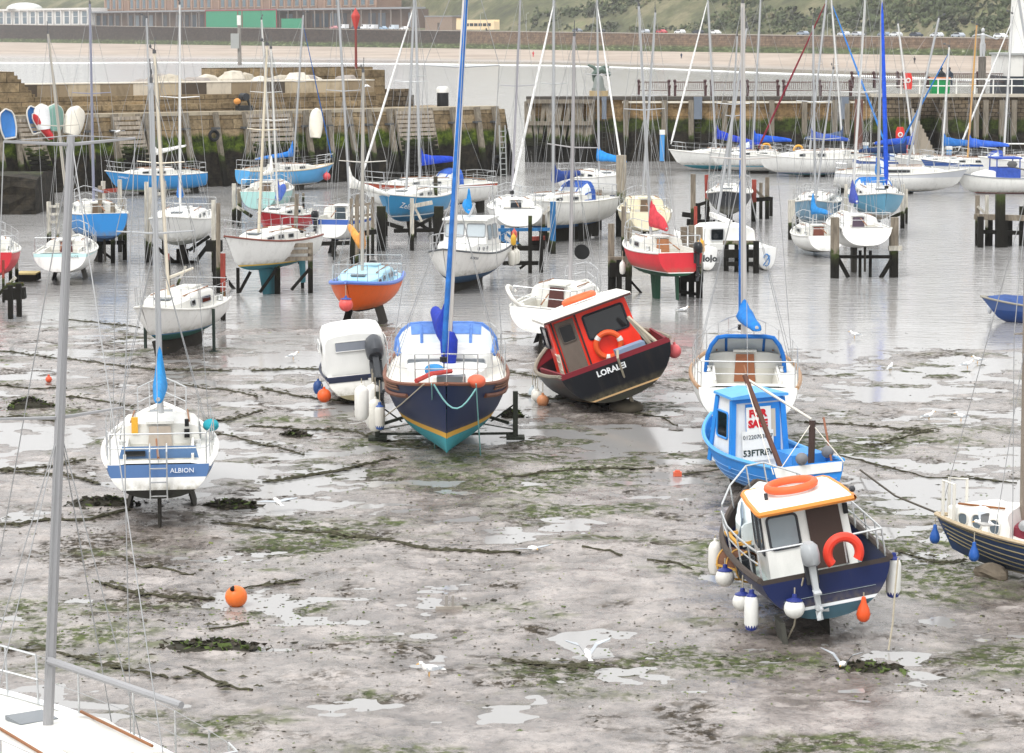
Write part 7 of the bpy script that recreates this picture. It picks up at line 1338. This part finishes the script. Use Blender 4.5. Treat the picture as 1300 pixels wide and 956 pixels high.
# ------------------------------------------------------------------ timber mooring frames
T0, T1 = timber(True, '#8a8072', lo=.5, hi=1.1), timber(True, '#c9c4b8', 'pale_timber', .3, .8); TD = timber(True, '#4a453a', 'dark_timber', 1.2, 2.2); TB = timber(True, '#2f6a9c', 'blue_timber', .1, .5); TR = timber(True, '#9a4a40', 'red_timber', .4, .9)
MT = {'0': T0, '1': T1, 'd': TD, 'b': TB, 'r': TR}
def mframe(label, yb, piles, beams=(), name='timber_staging', cat='timber staging'):
    px0 = sum(p[0] for p in piles)/len(piles); o0 = G(px0, yb, 0); e = empty(name, Matrix.Translation((o0.x, o0.y, 0)), label, cat, 'timber mooring frames in the harbour')
    for p in piles:
        px, yt, yp, w = p[:4]; m = MT[p[4] if len(p) > 4 else '0']; q = G(px, yp, 0); t = Q(px+(p[5] if len(p) > 5 else 0), yt, q.y); sp = max(w/ (F_PX/q.y), .07)
        MB().bar(V(q.x-o0.x, q.y-o0.y, -.9), V(t.x-o0.x, t.y-o0.y, t.z), sp, sp, (0,1,0)).build('pile', m, e)
    for b in beams:
        xa, ya, xb, yb2, yr, w = b[:6]; m = MT[b[6] if len(b) > 6 else 'd']; Y = G(650, yr, 0).y-.12; a, c = Q(xa, ya, Y), Q(xb, yb2, Y); sp = max(w/(F_PX/Y), .06)
        off = V(-o0.x, -o0.y, 0); MB().bar(a+off, c+off, sp, sp).build('beam', m, e)
    return e
mframe('tall grey and white posts with red crossbar holding the mid blue yacht', 331, [(62,256,318,5,'1'),(73,258,318,4,'1'),(127,236,333,5,'0'),(131,230,318,5,'1'),(143,258,334,5),(152,228,320,5,'1'),(158,252,330,5,'0'),(106,300,331,4,'d')], [(62,262,75,262,318,3,'1'),(62,272,75,272,318,3,'1'),(62,282,75,282,318,3,'1'),(130,243,151,241,319,5,'r'),(126,296,158,295,333,5,'0'),(108,308,158,308,333,5),(128,318,146,331,333,3),(132,262,150,300,325,3,'1')])
mframe('white topped piles and dark cradle braces under the all white yacht', 335, [(186,231,333,5,'1'),(191,238,336,4,'1'),(208,230,318,5,'1'),(271,254,345,5,'1'),(277,258,372,5,'0'),(213,322,388,4,'r'),(226,316,334,4,'d'),(237,316,335,4,'d')], [(187,246,210,246,320,4,'1'),(213,332,252,333,334,4),(194,310,222,333,334,4),(276,296,250,330,336,5),(266,300,240,318,336,4),(213,388,236,338,380,3,'1'),(262,312,282,312,345,14)])
mframe('dark weedy posts joined by a low bar behind the small white yacht, left', 407, [(214,330,388,4,'d'),(283,322,407,6,'r')], [(216,383,283,383,400,4),(283,372,268,384,400,4)])
mframe('brown plank staging on braced legs beside the teal bottomed white yacht', 373, [(352,306,373,7,'0'),(394,308,372,6,'0'),(302,340,372,4,'d'),(272,306,362,4,'d'),(384,345,366,4,'d')], [(352,312,396,311,373,5,'0'),(352,320,396,319,373,5,'0'),(354,329,396,328,373,5,'0'),(352,340,330,371,374,4),(394,340,370,368,374,4),(318,345,304,371,374,4),(276,340,298,368,366,4)])
mframe('grey post pairs either side of the pale sea green yacht', 287, [(297,233,284,5,'1'),(304,240,288,5,'0'),(303,238,280,4,'1'),(363,232,283,6,'1'),(371,236,280,6,'1'),(385,245,276,3,'0')], [(300,262,320,275,288,4,'1')])
mframe('brown posts and railed walkway holding the white yacht with the outboard', 336, [(373,246,320,5,'0',4),(380,300,335,4,'d'),(446,252,330,4,'0'),(453,247,362,5,'0'),(459,242,350,4,'0'),(467,260,336,3,'0'),(473,250,325,4,'0'),(448,300,368,5,'d')], [(380,310,462,308,334,5),(445,262,474,258,330,3,'0'),(445,276,474,272,330,3,'0'),(445,298,478,294,330,6,'d'),(425,312,424,330,334,3)])
mframe('shaggy mossy piles and pale cross beams around the teal blue yacht', 306, [(484,262,318,11,'d'),(490,254,300,4,'0'),(553,224,300,5,'d'),(557,262,316,12,'d'),(523,252,318,5,'1'),(546,258,290,4,'1'),(480,270,296,4,'d')], [(522,262,549,257,306,5,'1'),(500,293,552,292,306,5),(524,280,546,292,306,4),(546,278,520,292,306,4),(526,262,540,290,306,3,'1'),(486,282,512,290,306,5)])
mframe('bright blue painted cradle under the small stern on white yacht', 322, [(627,290,326,5,'b'),(638,286,320,5,'b'),(702,256,322,7,'b'),(690,272,316,4,'0'),(630,262,300,4,'1'),(697,262,320,4,'1')], [(627,292,700,291,322,4,'b'),(628,296,650,314,322,4,'b'),(640,294,662,313,322,3,'b'),(702,262,690,272,320,3,'1')])
mframe('low dark stage with red tray in front of the blue cradle', 345, [(673,274,347,5,'d'),(687,296,346,5,'d'),(692,262,300,3,'0'),(624,312,338,4,'d')], [(618,315,690,315,345,6),(638,334,690,334,345,5),(674,303,692,302,345,5,'r'),(660,341,674,330,345,3),(674,308,690,308,344,10)])
mframe('rusty red posts with mossy foot beside the navy covered yacht', 298, [(733,238,300,6,'r'),(746,240,302,5,'0'),(757,240,294,5,'0'),(762,240,292,4,'0'),(738,284,306,8,'d')], [(732,282,760,278,300,8),(750,262,758,240,298,3,'1'),(756,264,796,263,290,5),(766,276,784,266,290,3)])
mframe('mossy timber stage left of the red yacht', 372, [(776,284,370,8,'0'),(786,330,372,7,'d'),(798,290,372,8,'0'),(779,330,371,6,'d'),(792,262,330,6,'0')], [(772,330,802,330,371,8,'0'),(774,342,802,342,371,18,'d'),(800,356,816,374,371,3)])
mframe('mossy three pile stage right of the red yacht', 376, [(868,288,375,8,'0'),(878,286,376,7,'0'),(888,288,378,8,'0'),(883,262,330,4,'r'),(863,352,372,4,'d')], [(864,345,892,345,376,24,'d'),(862,370,888,374,376,4)])
mframe('rough broken posts and dark low beams around the black yacht', 292, [(880,221,296,6,'0'),(899,222,276,5,'r',-2),(886,258,292,6,'d'),(898,262,288,6,'d'),(957,228,281,6,'r'),(966,232,278,4,'0'),(974,225,278,5,'0'),(979,250,274,4,'d')], [(872,282,932,284,294,8),(866,272,890,275,290,6),(880,262,900,256,290,4),(957,240,976,256,280,3,'0'),(956,254,978,252,280,5,'d')])
mframe('dark stage with many thin white ropes in front of the catamaran', 345, [(922,308,344,6,'d'),(935,310,345,5,'d'),(948,309,345,5,'d'),(960,306,347,7,'d')], [(918,308,963,308,345,5,'0'),(920,322,962,322,345,10,'d'),(922,335,962,335,346,5,'d')])
mframe('two heavy pale headed piles with cross bar carrying the indigo covered yacht', 352, [(1060,276,353,10,'0'),(1135,276,352,10,'0'),(1060,276,318,10.5,'1'),(1135,276,318,10.5,'1'),(1092,318,352,3.5,'d'),(1105,318,352,3.5,'d')], [(1064,326,1132,326,352,4),(1064,328,1077,352,352,5),(1132,330,1118,353,352,5),(1128,315,1145,315,352,6,'1')])
mframe('single pale post with stub beam left of the grey blue yacht', 303, [(1005,254,304,8,'1'),(1012,258,296,4,'0')], [(1008,292,1026,292,302,5,'0')])
mframe('white slim posts and rusty braces around the light blue yacht', 285, [(1074,234,300,4,'1'),(1080,240,290,4,'1'),(1146,234,290,5,'1'),(1151,240,284,3,'1')], [(1128,278,1150,268,286,4,'r'),(1078,268,1092,280,290,4,'1')])
mframe('dark weedy timber stage with posts at the right side of the harbour', 313, [(1241,248,312,5,'0'),(1253,248,312,4,'1'),(1270,246,314,11,'d'),(1245,275,314,7,'d'),(1257,276,312,6,'d'),(1282,276,312,6,'d'),(1298,262,312,7,'d'),(1276,280,314,6,'d')], [(1237,275,1304,277,313,7,'0'),(1240,294,1304,296,313,5),(1241,262,1255,275,312,3,'1')])
mframe('white posts and dark stage with red tray at the far left edge', 386, [(13,314,372,4,'1'),(21,312,368,4,'1'),(13,362,405,6,'d'),(24,360,402,6,'d'),(4,330,384,3,'r')], [(-6,378,20,352,386,4,'1'),(8,362,30,361,390,5,'r'),(6,374,32,372,390,14,'d')])
o = G(36, 357, 0); e = empty('timber_raft', Matrix.Translation((o.x, o.y, 0)), 'small yellowish timber raft floating left of the maroon hatch yacht', 'raft'); MB().box((0,0,.16),(.75,.9,.22)).build('float', TD, e)
for k in range(5): MB().box((-.29+.145*k, 0, .30),(.135,.95,.05)).build('plank', paint('#c3b07c', .8, .6), e)

# ------------------------------------------------------------------ ropes and chains on the mud
weedm = timber(False, '#4c4a3a', 'weedy_chain')
def chain(pts, r, lab, mat=None, tuft=0.0, name='mooring_chain'):
    P = [gm(x, y, .012) for x, y in pts]; out = []; rnd = random.Random(int(pts[0][0]*7+pts[0][1]))
    for a, b_ in zip(P[:-1], P[1:]):
        n = max(2, int((b_-a).length/0.11))
        for i in range(n):
            q = a.lerp(b_, i/n); w = mnoise.noise(V(q.x*.6, q.y*.6, 3))*.30+mnoise.noise(V(q.x*2.0, q.y*2.0, 9))*.04; q = q+V(w*.4, w, 0); q.z = mz(q.x, q.y)+.012; out.append(q)
    r *= .62; mb = MB().tube(out, [r*rnd.uniform(.6, 1.7) for _ in out], 5)
    if tuft:
        for q in out:
            if rnd.random() < tuft:
                for k in range(3): d = V(rnd.gauss(0,1), rnd.gauss(0,1), 0)*.16; s_ = rnd.uniform(.03,.1); mb.add([q+d+V(-s_,0,.005), q+d+V(0,s_*.7,.03), q+d+V(s_,0,.01), q+d+V(0,-s_*.7,.02)], [(0,1,2,3)])
    tag(mb.build(name, mat or weedm, None), lab, 'chain', 'ropes and chains lying on the mud')
for pts, r, tf, lab in (
    ([(-10,668),(65,660),(110,662),(150,655),(165,650)], .045, .5, 'weedy chain on the mud left of the blue banded yacht'),
    ([(280,665),(340,668),(400,678),(470,686),(540,697),(610,703),(662,708)], .045, .4, 'long chain on the mud running right from the blue banded yacht'),
    ([(330,612),(390,602),(430,597),(462,590),(505,584)], .05, .3, 'thick chain on the mud left of the navy bow'),
    ([(318,540),(390,545),(457,549),(500,560),(548,572)], .028, .5, 'thin dark rope on the mud leading to the navy bow'),
    ([(318,561),(350,567),(390,577)], .025, .3, 'short dark rope on the mud left of the navy boat'),
    ([(334,494),(380,503),(420,509),(470,511)], .03, .5, 'dark rope on the mud beside the canvas cruiser stern'),
    ([(320,470),(380,467),(420,468)], .03, .5, 'dark rope on the mud below the orange boat'),
    ([(1020,538),(1080,540),(1130,543),(1188,547)], .03, .5, 'straight dark rope on the mud right of the teal bottomed yacht'),
    ([(1105,565),(1140,557),(1190,548)], .045, .8, 'green weedy rope on the right mud'),
    ([(1065,575),(1120,590),(1180,605),(1240,608),(1300,611)], .025, .2, 'long thin rope on the right mud behind the clinker sloop'),
    ([(-5,444),(80,455),(180,468),(300,470)], .028, .4, 'long dark rope on the upper left mud'),
    ([(80,405),(130,408),(178,416)], .028, .4, 'dark rope at the water edge, left'),
    ([(-5,490),(40,495),(90,493)], .03, .6, 'dark rope left of the weed heap'),
    ([(85,505),(140,512),(172,517)], .028, .4, 'dark rope right of the weed heap'),
    ([(265,534),(300,531),(335,522)], .03, .6, 'weedy rope right of the blue banded yacht bow'),
    ([(270,550),(310,556),(335,562)], .022, .3, 'thin rope right of the blue banded yacht'),
    ([(-5,598),(60,592),(115,585)], .035, .6, 'upper of two crossing ropes at the left edge'),
    ([(-5,597),(80,605),(130,615)], .03, .4, 'lower of two crossing ropes at the left edge'),
    ([(-5,826),(60,830),(130,845),(190,858),(215,868)], .035, .5, 'dark rope on the mud behind the slack boom, bottom left'),
    ([(120,742),(165,756),(215,760),(285,758)], .04, .6, 'weedy chain leading to the orange mooring buoy'),
    ([(305,748),(330,742),(400,735)], .025, .5, 'dark rope leading right from the orange mooring buoy'),
    ([(735,699),(770,704),(790,712)], .03, .1, 'short dark rope on the middle mud'),
    ([(820,714),(850,716),(884,726)], .03, .2, 'short curved rope right of the middle mud'),
    ([(265,800),(300,796),(330,792)], .028, .3, 'thin rope below the orange mooring buoy'),
    ([(150,708),(190,718),(250,735)], .025, .3, 'thin dark rope in the gravelly weed'),
    ([(660,500),(710,505),(740,500)], .03, .6, 'weedy rope behind the heeled black hull'),
    ([(640,470),(690,478),(730,486)], .03, .4, 'dark rope left of the heeled black hull'),
    ([(860,540),(830,528),(800,522)], .025, .2, 'thin rope right of the stone mooring block'),
    ([(870,600),(900,598),(930,592)], .03, .4, 'dark rope left of the for sale boat'),
    ([(640,606),(730,598),(840,594)], .03, .5, 'weedy rope across the green middle mud'),
    ([(1140,700),(1190,712),(1230,716)], .03, .8, 'weedy rope on green mud under the clinker bow'),
    ([(230,490),(290,497),(330,505)], .03, .5, 'dark rope on mud behind the blue banded yacht'),
    ([(0,530),(30,528),(75,536)], .03, .6, 'dark weedy strand near the left edge'),
    ([(230,852),(262,862),(330,880)], .03, .5, 'dark rope at the bottom left behind the foreground yacht'),
    ([(640,835),(700,842),(760,846)], .03, .8, 'weedy strand at the bottom middle')):
    chain(pts, r, lab, None, tf)
# ------------------------------------------------------------------ seaweed litter
def litter():
    rnd = random.Random(21); mats = [flat('#2c2a20', .8), flat('#4b5a2a', .8), flat('#6a7436', .8), flat('#3c362c', .85), flat('#565044', .85)]
    mb = MB(); cl = [(35,515,1.0,240,1),(150,690,1.4,160,3),(210,775,1.2,200,3),(250,705,2.0,110,3),(300,775,1.4,90,3),(360,700,1.2,70,0),(95,800,1.8,120,1),(600,600,2.6,200,1),(500,560,2.0,90,1),(830,690,2.2,140,3),(660,845,1.4,120,0),(880,850,1.5,130,1),(460,850,1.6,90,3),(270,812,1.0,130,1),(1150,690,1.5,190,1),(1200,720,1.3,140,1),(1120,575,1.6,120,1),(890,410,2,60,0),(740,620,2.4,70,0),(1230,440,3,120,0),(250,420,5,110,0),(90,470,4,130,0),(390,540,3,60,0),(1100,640,2,60,1),(1040,480,4,110,0),(520,640,2.4,70,0),(950,835,1.4,90,1),(330,400,5,90,0),(60,430,5,110,0),(1240,850,1.6,120,2),(800,780,2.5,60,4),(420,780,2.0,60,4),(205,645,.9,120,0),(1265,735,1.3,120,2),(680,690,2,40,4),(545,575,1.2,60,1),(760,520,1.5,70,0)]
    pts = []
    for px, py, s, n, k in cl:
        c = G(px, py)
        for i in range(n): pts.append((c.x+rnd.gauss(0, s), c.y+rnd.gauss(0, s*.9), k))
    for i in range(5200):
        px, py = rnd.uniform(-60, 1360), 440+520*rnd.random()**1.1; c = G(px, py); 
        if mnoise.noise(V(c.x*.35, c.y*.3, 5.5)) > .08: pts.append((c.x, c.y, rnd.choice([0,0,3,4,1])))
    for x, y, k in pts:
        z = mz(x, y)
        if float(mud_h(np.array([x]), np.array([y]))[0]) < -.03: continue
        a = rnd.uniform(0, 6.3); l = rnd.uniform(.010, .045)*(2.2 if rnd.random() < .06 else 1); w = l*rnd.uniform(.3, .8); h = rnd.uniform(.004, .018); ca, sa = math.cos(a), math.sin(a)
        P = lambda u, v, q: (x+u*ca-v*sa, y+u*sa+v*ca, z+q)
        mb.add([P(-l,0,0), P(0,-w,0), P(l,0,0), P(0,w,0), P(rnd.uniform(-.3,.3)*l,0,h)], [(0,1,4),(1,2,4),(2,3,4),(3,0,4)], k if rnd.random() < .8 else rnd.randrange(5))
    tag(mb.build('seaweed_litter', mats, None), 'scraps of dark and green seaweed scattered over the wet mud', 'seaweed', kind='stuff')
    for px, py, rx, ry, h, lab in ((38,518,.62,.38,.26,'dark green weed heap on the mud near the left edge'), (375,552,.36,.22,.12,'low dark weed lump left of the navy bow'), (130,640,.7,.4,.14,'dark kelp heap left of the blue banded yacht'), (292,642,.55,.3,.14,'dark kelp heap right of the blue banded yacht'), (650,528,.3,.22,.22,'dark weedy stump left of the heeled black hull'), (268,822,.8,.4,.10,'green brown weed clump at the bottom left'), (1100,850,.5,.25,.08,'green weed clump below the near boat')):
        mb = MB(); c = gm(px, py)
        for i in range(170):
            q = V(rnd.gauss(0,.45)*rx, rnd.gauss(0,.45)*ry, 0); d = max(0, 1-((q.x/rx)**2+(q.y/ry)**2)); q.z = h*d*rnd.uniform(.4,1.0); s_ = rnd.uniform(.04,.13); v1 = V(rnd.uniform(-1,1),rnd.uniform(-1,1),rnd.uniform(-.4,.4))*s_; v2 = V(rnd.uniform(-1,1),rnd.uniform(-1,1),rnd.uniform(-.1,.6))*s_*.6; mb.add([q-v1, q+v2, q+v1, q-v2+V(0,0,-.03)], [(0,1,2,3)], rnd.choice([0,0,1,3]))
        mb.ball((0,0,-.02),(rx*.9,ry*.9,h*.75),10,6,mi=0); o = mb.build('weed_heap', mats, None); o.location = (c.x, c.y, c.z); tag(o, lab, 'weed heap')
litter()
# ------------------------------------------------------------------ buoys, gulls, people
def remeshed(mb, name, mat, voxel, parent=None):
    o = mb.build(name, mat, None); md = o.modifiers.new('join', 'REMESH'); md.mode = 'VOXEL'; md.voxel_size = voxel; md.use_smooth_shade = True
    dg = bpy.context.evaluated_depsgraph_get(); me = bpy.data.meshes.new_from_object(o.evaluated_get(dg)); bpy.data.objects.remove(o); me.name = name
    me.materials.clear(); me.materials.append(mat); return link(name, me, parent)
p = gm(300, 767); e = empty('mooring_buoy', Matrix.Translation((p.x, p.y, max(p.z, 0)+.15)), 'big round orange mooring buoy lying at a puddle on the near mud', 'buoy'); MB().ball((0,0,0), .175, 20, 14).build('body', paint('#e0702f', .4, .2), e, True); MB().tube([(-.03,-.10,.12),(-.05,-.14,.17),(-.02,-.16,.19)], .025, 6).ball((-.05,-.12,.15), .035, 8, 6).build('eye', BLACK, e)
p = gm(62, 486); o = MB().ball((0,0,.07), .085, 12, 8).tube([(0,0,.13),(0,0,.19)], .03, 6).build('float', paint('#d2583a', .5), None, True); o.location = p; tag(o, 'small orange red float on the mud near the left edge', 'float')
p = gm(860, 603); o = MB().box((0,0,.05),(.17,.1,.09)).box((0,0,.11),(.1,.06,.04)).build('float', paint('#d8684a', .5), None); o.location = p; tag(o, 'small faded orange float box on the mud left of the for sale boat', 'float')
p = gm(571, 772); e = empty('sunken_stakes', Matrix.Translation(p), 'pair of grey stakes on a driftwood plank by the middle puddle', 'stakes')
for x in (-.05, .05): MB().bar((x,0,-.05),(x,0,.20),.04,.04,(0,1,0)).build('stake', paint('#8f8a84', .8, .5), e)
MB().bar((-.22,-.02,.0),(.2,-.02,.01),.05,.05).build('plank', paint('#9a938a', .8, .5), e)
GW, GG = paint('#ecebe8', .6, .05), paint('#b3b8bd', .6, .05); GY = paint('#d9a23a', .5)
def gull(px, py, head, pose, lab, z=None, s=1.0):
    s = s*.6
    if z is None: p = gm(px, py)
    else: p = Q(px, py, z)
    e = empty('gull', Matrix.Translation(p) @ Matrix.Rotation(R(head), 4, 'Z') @ Matrix.Scale(s, 4), lab, 'gull', 'gulls on the mud and in the air'); up = .12 if pose == 'stand' else (.03 if pose == 'swim' else .0)
    mb = MB().tube([(-.27,0,up+.03),(-.16,0,up+.06),(.0,0,up+.08),(.11,0,up+.11),(.17,0,up+.18 if pose in ('stand','swim') else up+.12)], [.02,.07,.095,.075,.045], 9).ball((.20,0,up+.215 if pose in ('stand','swim') else up+.13), (.058,.048,.05), 9, 7)
    remeshed(mb, 'body', GW, .014, e); hz = up+.205 if pose in ('stand','swim') else up+.12; MB().tube([(.24,0,hz),(.32,0,hz-.015)], [.018,.006], 5).build('beak', GY, e)
    MB().add([(-.22,-.035,up+.04),(-.22,.035,up+.04),(-.40,.06,up+.02),(-.40,-.06,up+.02)], [(0,1,2,3)]).build('tail', GW, e)
    if pose in ('stand', 'swim'):
        for sg in (1,-1): MB().grid([[V(.10,sg*.075,up+.11),V(.06,sg*.09,up+.05)],[V(-.10,sg*.085,up+.12),V(-.10,sg*.09,up+.03)],[V(-.36,sg*.02,up+.07),V(-.36,sg*.02,up+.05)]]).build('wing', GG, e)
        if pose == 'stand':
            for sg in (1,-1): MB().tube([(.0,sg*.035,up+.02),(.01,sg*.035,0)], .008, 4).build('leg', GY, e)
    else:
        a = {'glide': .12, 'up': .95, 'down': -.35}[pose]
        for sg in (1,-1):
            r0 = [V(.10,sg*.05,up+.10),V(-.10,sg*.05,up+.08)]; r1 = [V(.13,sg*(.05+.30*math.cos(a)),up+.1+.30*math.sin(a)),V(-.09,sg*(.05+.30*math.cos(a)),up+.08+.30*math.sin(a))]; b2 = a*.35; r2 = [V(.02,sg*(.05+.30*math.cos(a)+.34*math.cos(b2)),up+.1+.30*math.sin(a)+.34*math.sin(b2)),V(-.04,sg*(.05+.30*math.cos(a)+.34*math.cos(b2)),up+.09+.30*math.sin(a)+.34*math.sin(b2))]
            mb = MB().grid([r0, r1, r2]); lo = [[q-V(0,0,.012) for q in r_] for r_ in (r0, r1, r2)]; mb.grid(lo); mb.build('wing', GG, e)
gull(545, 861, 200, 'stand', 'gull standing at the bottom middle of the mud'); gull(746, 835, 100, 'up', 'gull with raised wings over the mud, bottom centre', dist(838), 1.0); gull(1070, 848, 250, 'up', 'gull landing with wings raised just below the near boat', dist(852)); gull(650, 541, 170, 'glide', 'gull flying low right of the navy bow', dist(556)); gull(352, 640, 120, 'glide', 'gull gliding low right of the blue banded yacht', dist(650)); gull(676, 700, 300, 'glide', 'gull gliding low over the middle mud', dist(706)); gull(466, 110, 140, 'down', 'gull flying before the stepped end of the left pier', 128)
gull(868, 394, 10, 'swim', 'gull floating right of the red wheelhouse'); gull(1085, 428, 180, 'stand', 'gull at the water edge right of the blue furled mast'); gull(1179, 532, 20, 'stand', 'left gull of two standing on the right mud'); gull(1220, 533, 200, 'stand', 'right gull of two standing on the right mud'); gull(1228, 466, 10, 'stand', 'left gull of the pair near the right water edge'); gull(1241, 460, 190, 'stand', 'right gull of the pair near the right water edge'); gull(1249, 668, 180, 'up', 'gull flying in front of the maroon cabin', dist(745)-1.6); gull(205, 450, 0, 'stand', 'gull standing below the small white yacht at left'); gull(372, 455, 30, 'stand', 'gull standing on mud left of the canvas cruiser'); gull(150, 168, 60, 'glide', 'gull flying in front of the weedy left pier wall', 115); gull(1130, 470, 60, 'stand', 'gull standing alone on the pale mud, right of the teal bottomed yacht'); gull(995, 455, 240, 'stand', 'gull standing right of the blue hooped spray hood')
def person(name, M, lab, top, legs, sit=False, s=1.0):
    e = empty(name, M, lab, 'person'); hd = 1.62 if not sit else 1.22
    mb = MB()
    if not sit: mb.tube([(-.10,0,0),(-.10,.02,.48),(-.08,0,.9)],[.06,.075,.10],7).tube([(.12,.10,0),(.10,.02,.48),(.08,0,.9)],[.06,.075,.10],7).tube([(0,0,.85),(0,0,1.15),(0,0,1.40),(0,0,1.5)],[.16,.16,.18,.07],8).tube([(.19,0,1.38),(.25,.03,1.1),(.24,-.1,.88)],[.06,.05,.04],6).tube([(-.19,0,1.38),(-.25,.03,1.1),(-.24,-.1,.88)],[.06,.05,.04],6)
    else: mb.tube([(-.1,-.45,.05),(-.1,-.42,.45),(-.09,0,.5)],[.06,.075,.1],7).tube([(.1,-.45,.05),(.1,-.42,.45),(.09,0,.5)],[.06,.075,.1],7).tube([(0,0,.48),(0,.02,.75),(0,.02,1.0),(0,0,1.12)],[.17,.16,.18,.07],8).tube([(.19,0,.98),(.25,-.03,.72),(.12,-.25,.58)],[.06,.05,.04],6).tube([(-.19,0,.98),(-.25,-.03,.72),(-.12,-.25,.58)],[.06,.05,.04],6)
    mb.tube([(0,0,hd-.18),(0,0,hd-.05)],.055,6).ball((0,0,hd+.02),(.085,.10,.12),9,7); o = remeshed(mb, 'body', paint(top, .8), .035, e)
    MB().ball((0,.015,hd+.05),(.095,.105,.10),9,6).build('hair', paint('#3a2f28', .8), e, True)
p = G(677, 72.5, .3); person('person', Matrix.Translation(p), 'tiny person in red walking on the far beach left of two leaning white masts', '#c8323c', '#333'); p = G(865, 75, .3); person('person', Matrix.Translation(p), 'tiny person in dark blue walking on the far beach behind the white masts', '#2c3a52', '#333'); p = G(1161, 81, .4); person('person', Matrix.Translation(p), 'tiny dark clothed person on the far beach left of the masthead aerial', '#3a3638', '#333')
for px, col, lab in ((1195, '#2f3438', 'person in dark jacket sitting behind the green bin, left one'), (1205, '#39424e', 'person in slate jacket sitting behind the green bin, right one')): Yp = RY+4.6; p = Q(px, 103, Yp); person('person', Matrix.Translation((p.x, Yp, RTOP+.75)), lab, col, '#333', True)
bpy.context.view_layer.update()

# ------------------------------------------------------------------ air
def haze():
    m = bpy.data.materials.new('haze'); m.use_nodes = True; nt = m.node_tree; nt.nodes.clear(); o = nt.nodes.new('ShaderNodeOutputMaterial'); v = nt.nodes.new('ShaderNodeVolumePrincipled'); v.inputs['Color'].default_value = (.95, .96, .98, 1); v.inputs['Density'].default_value = HAZE; nt.links.new(v.outputs[0], o.inputs['Volume'])
    tag(MB().box((-100, 1250, 55), (3600, 2800, 125)).build('haze', m), kind='stuff')
HAZE = 0.00013
haze()
for _o in bpy.data.objects:
    if _o.parent is None and 'label' in _o and len(_o['label'].split()) > 16: print('LONG', _o.name, len(_o['label'].split()), _o['label'])
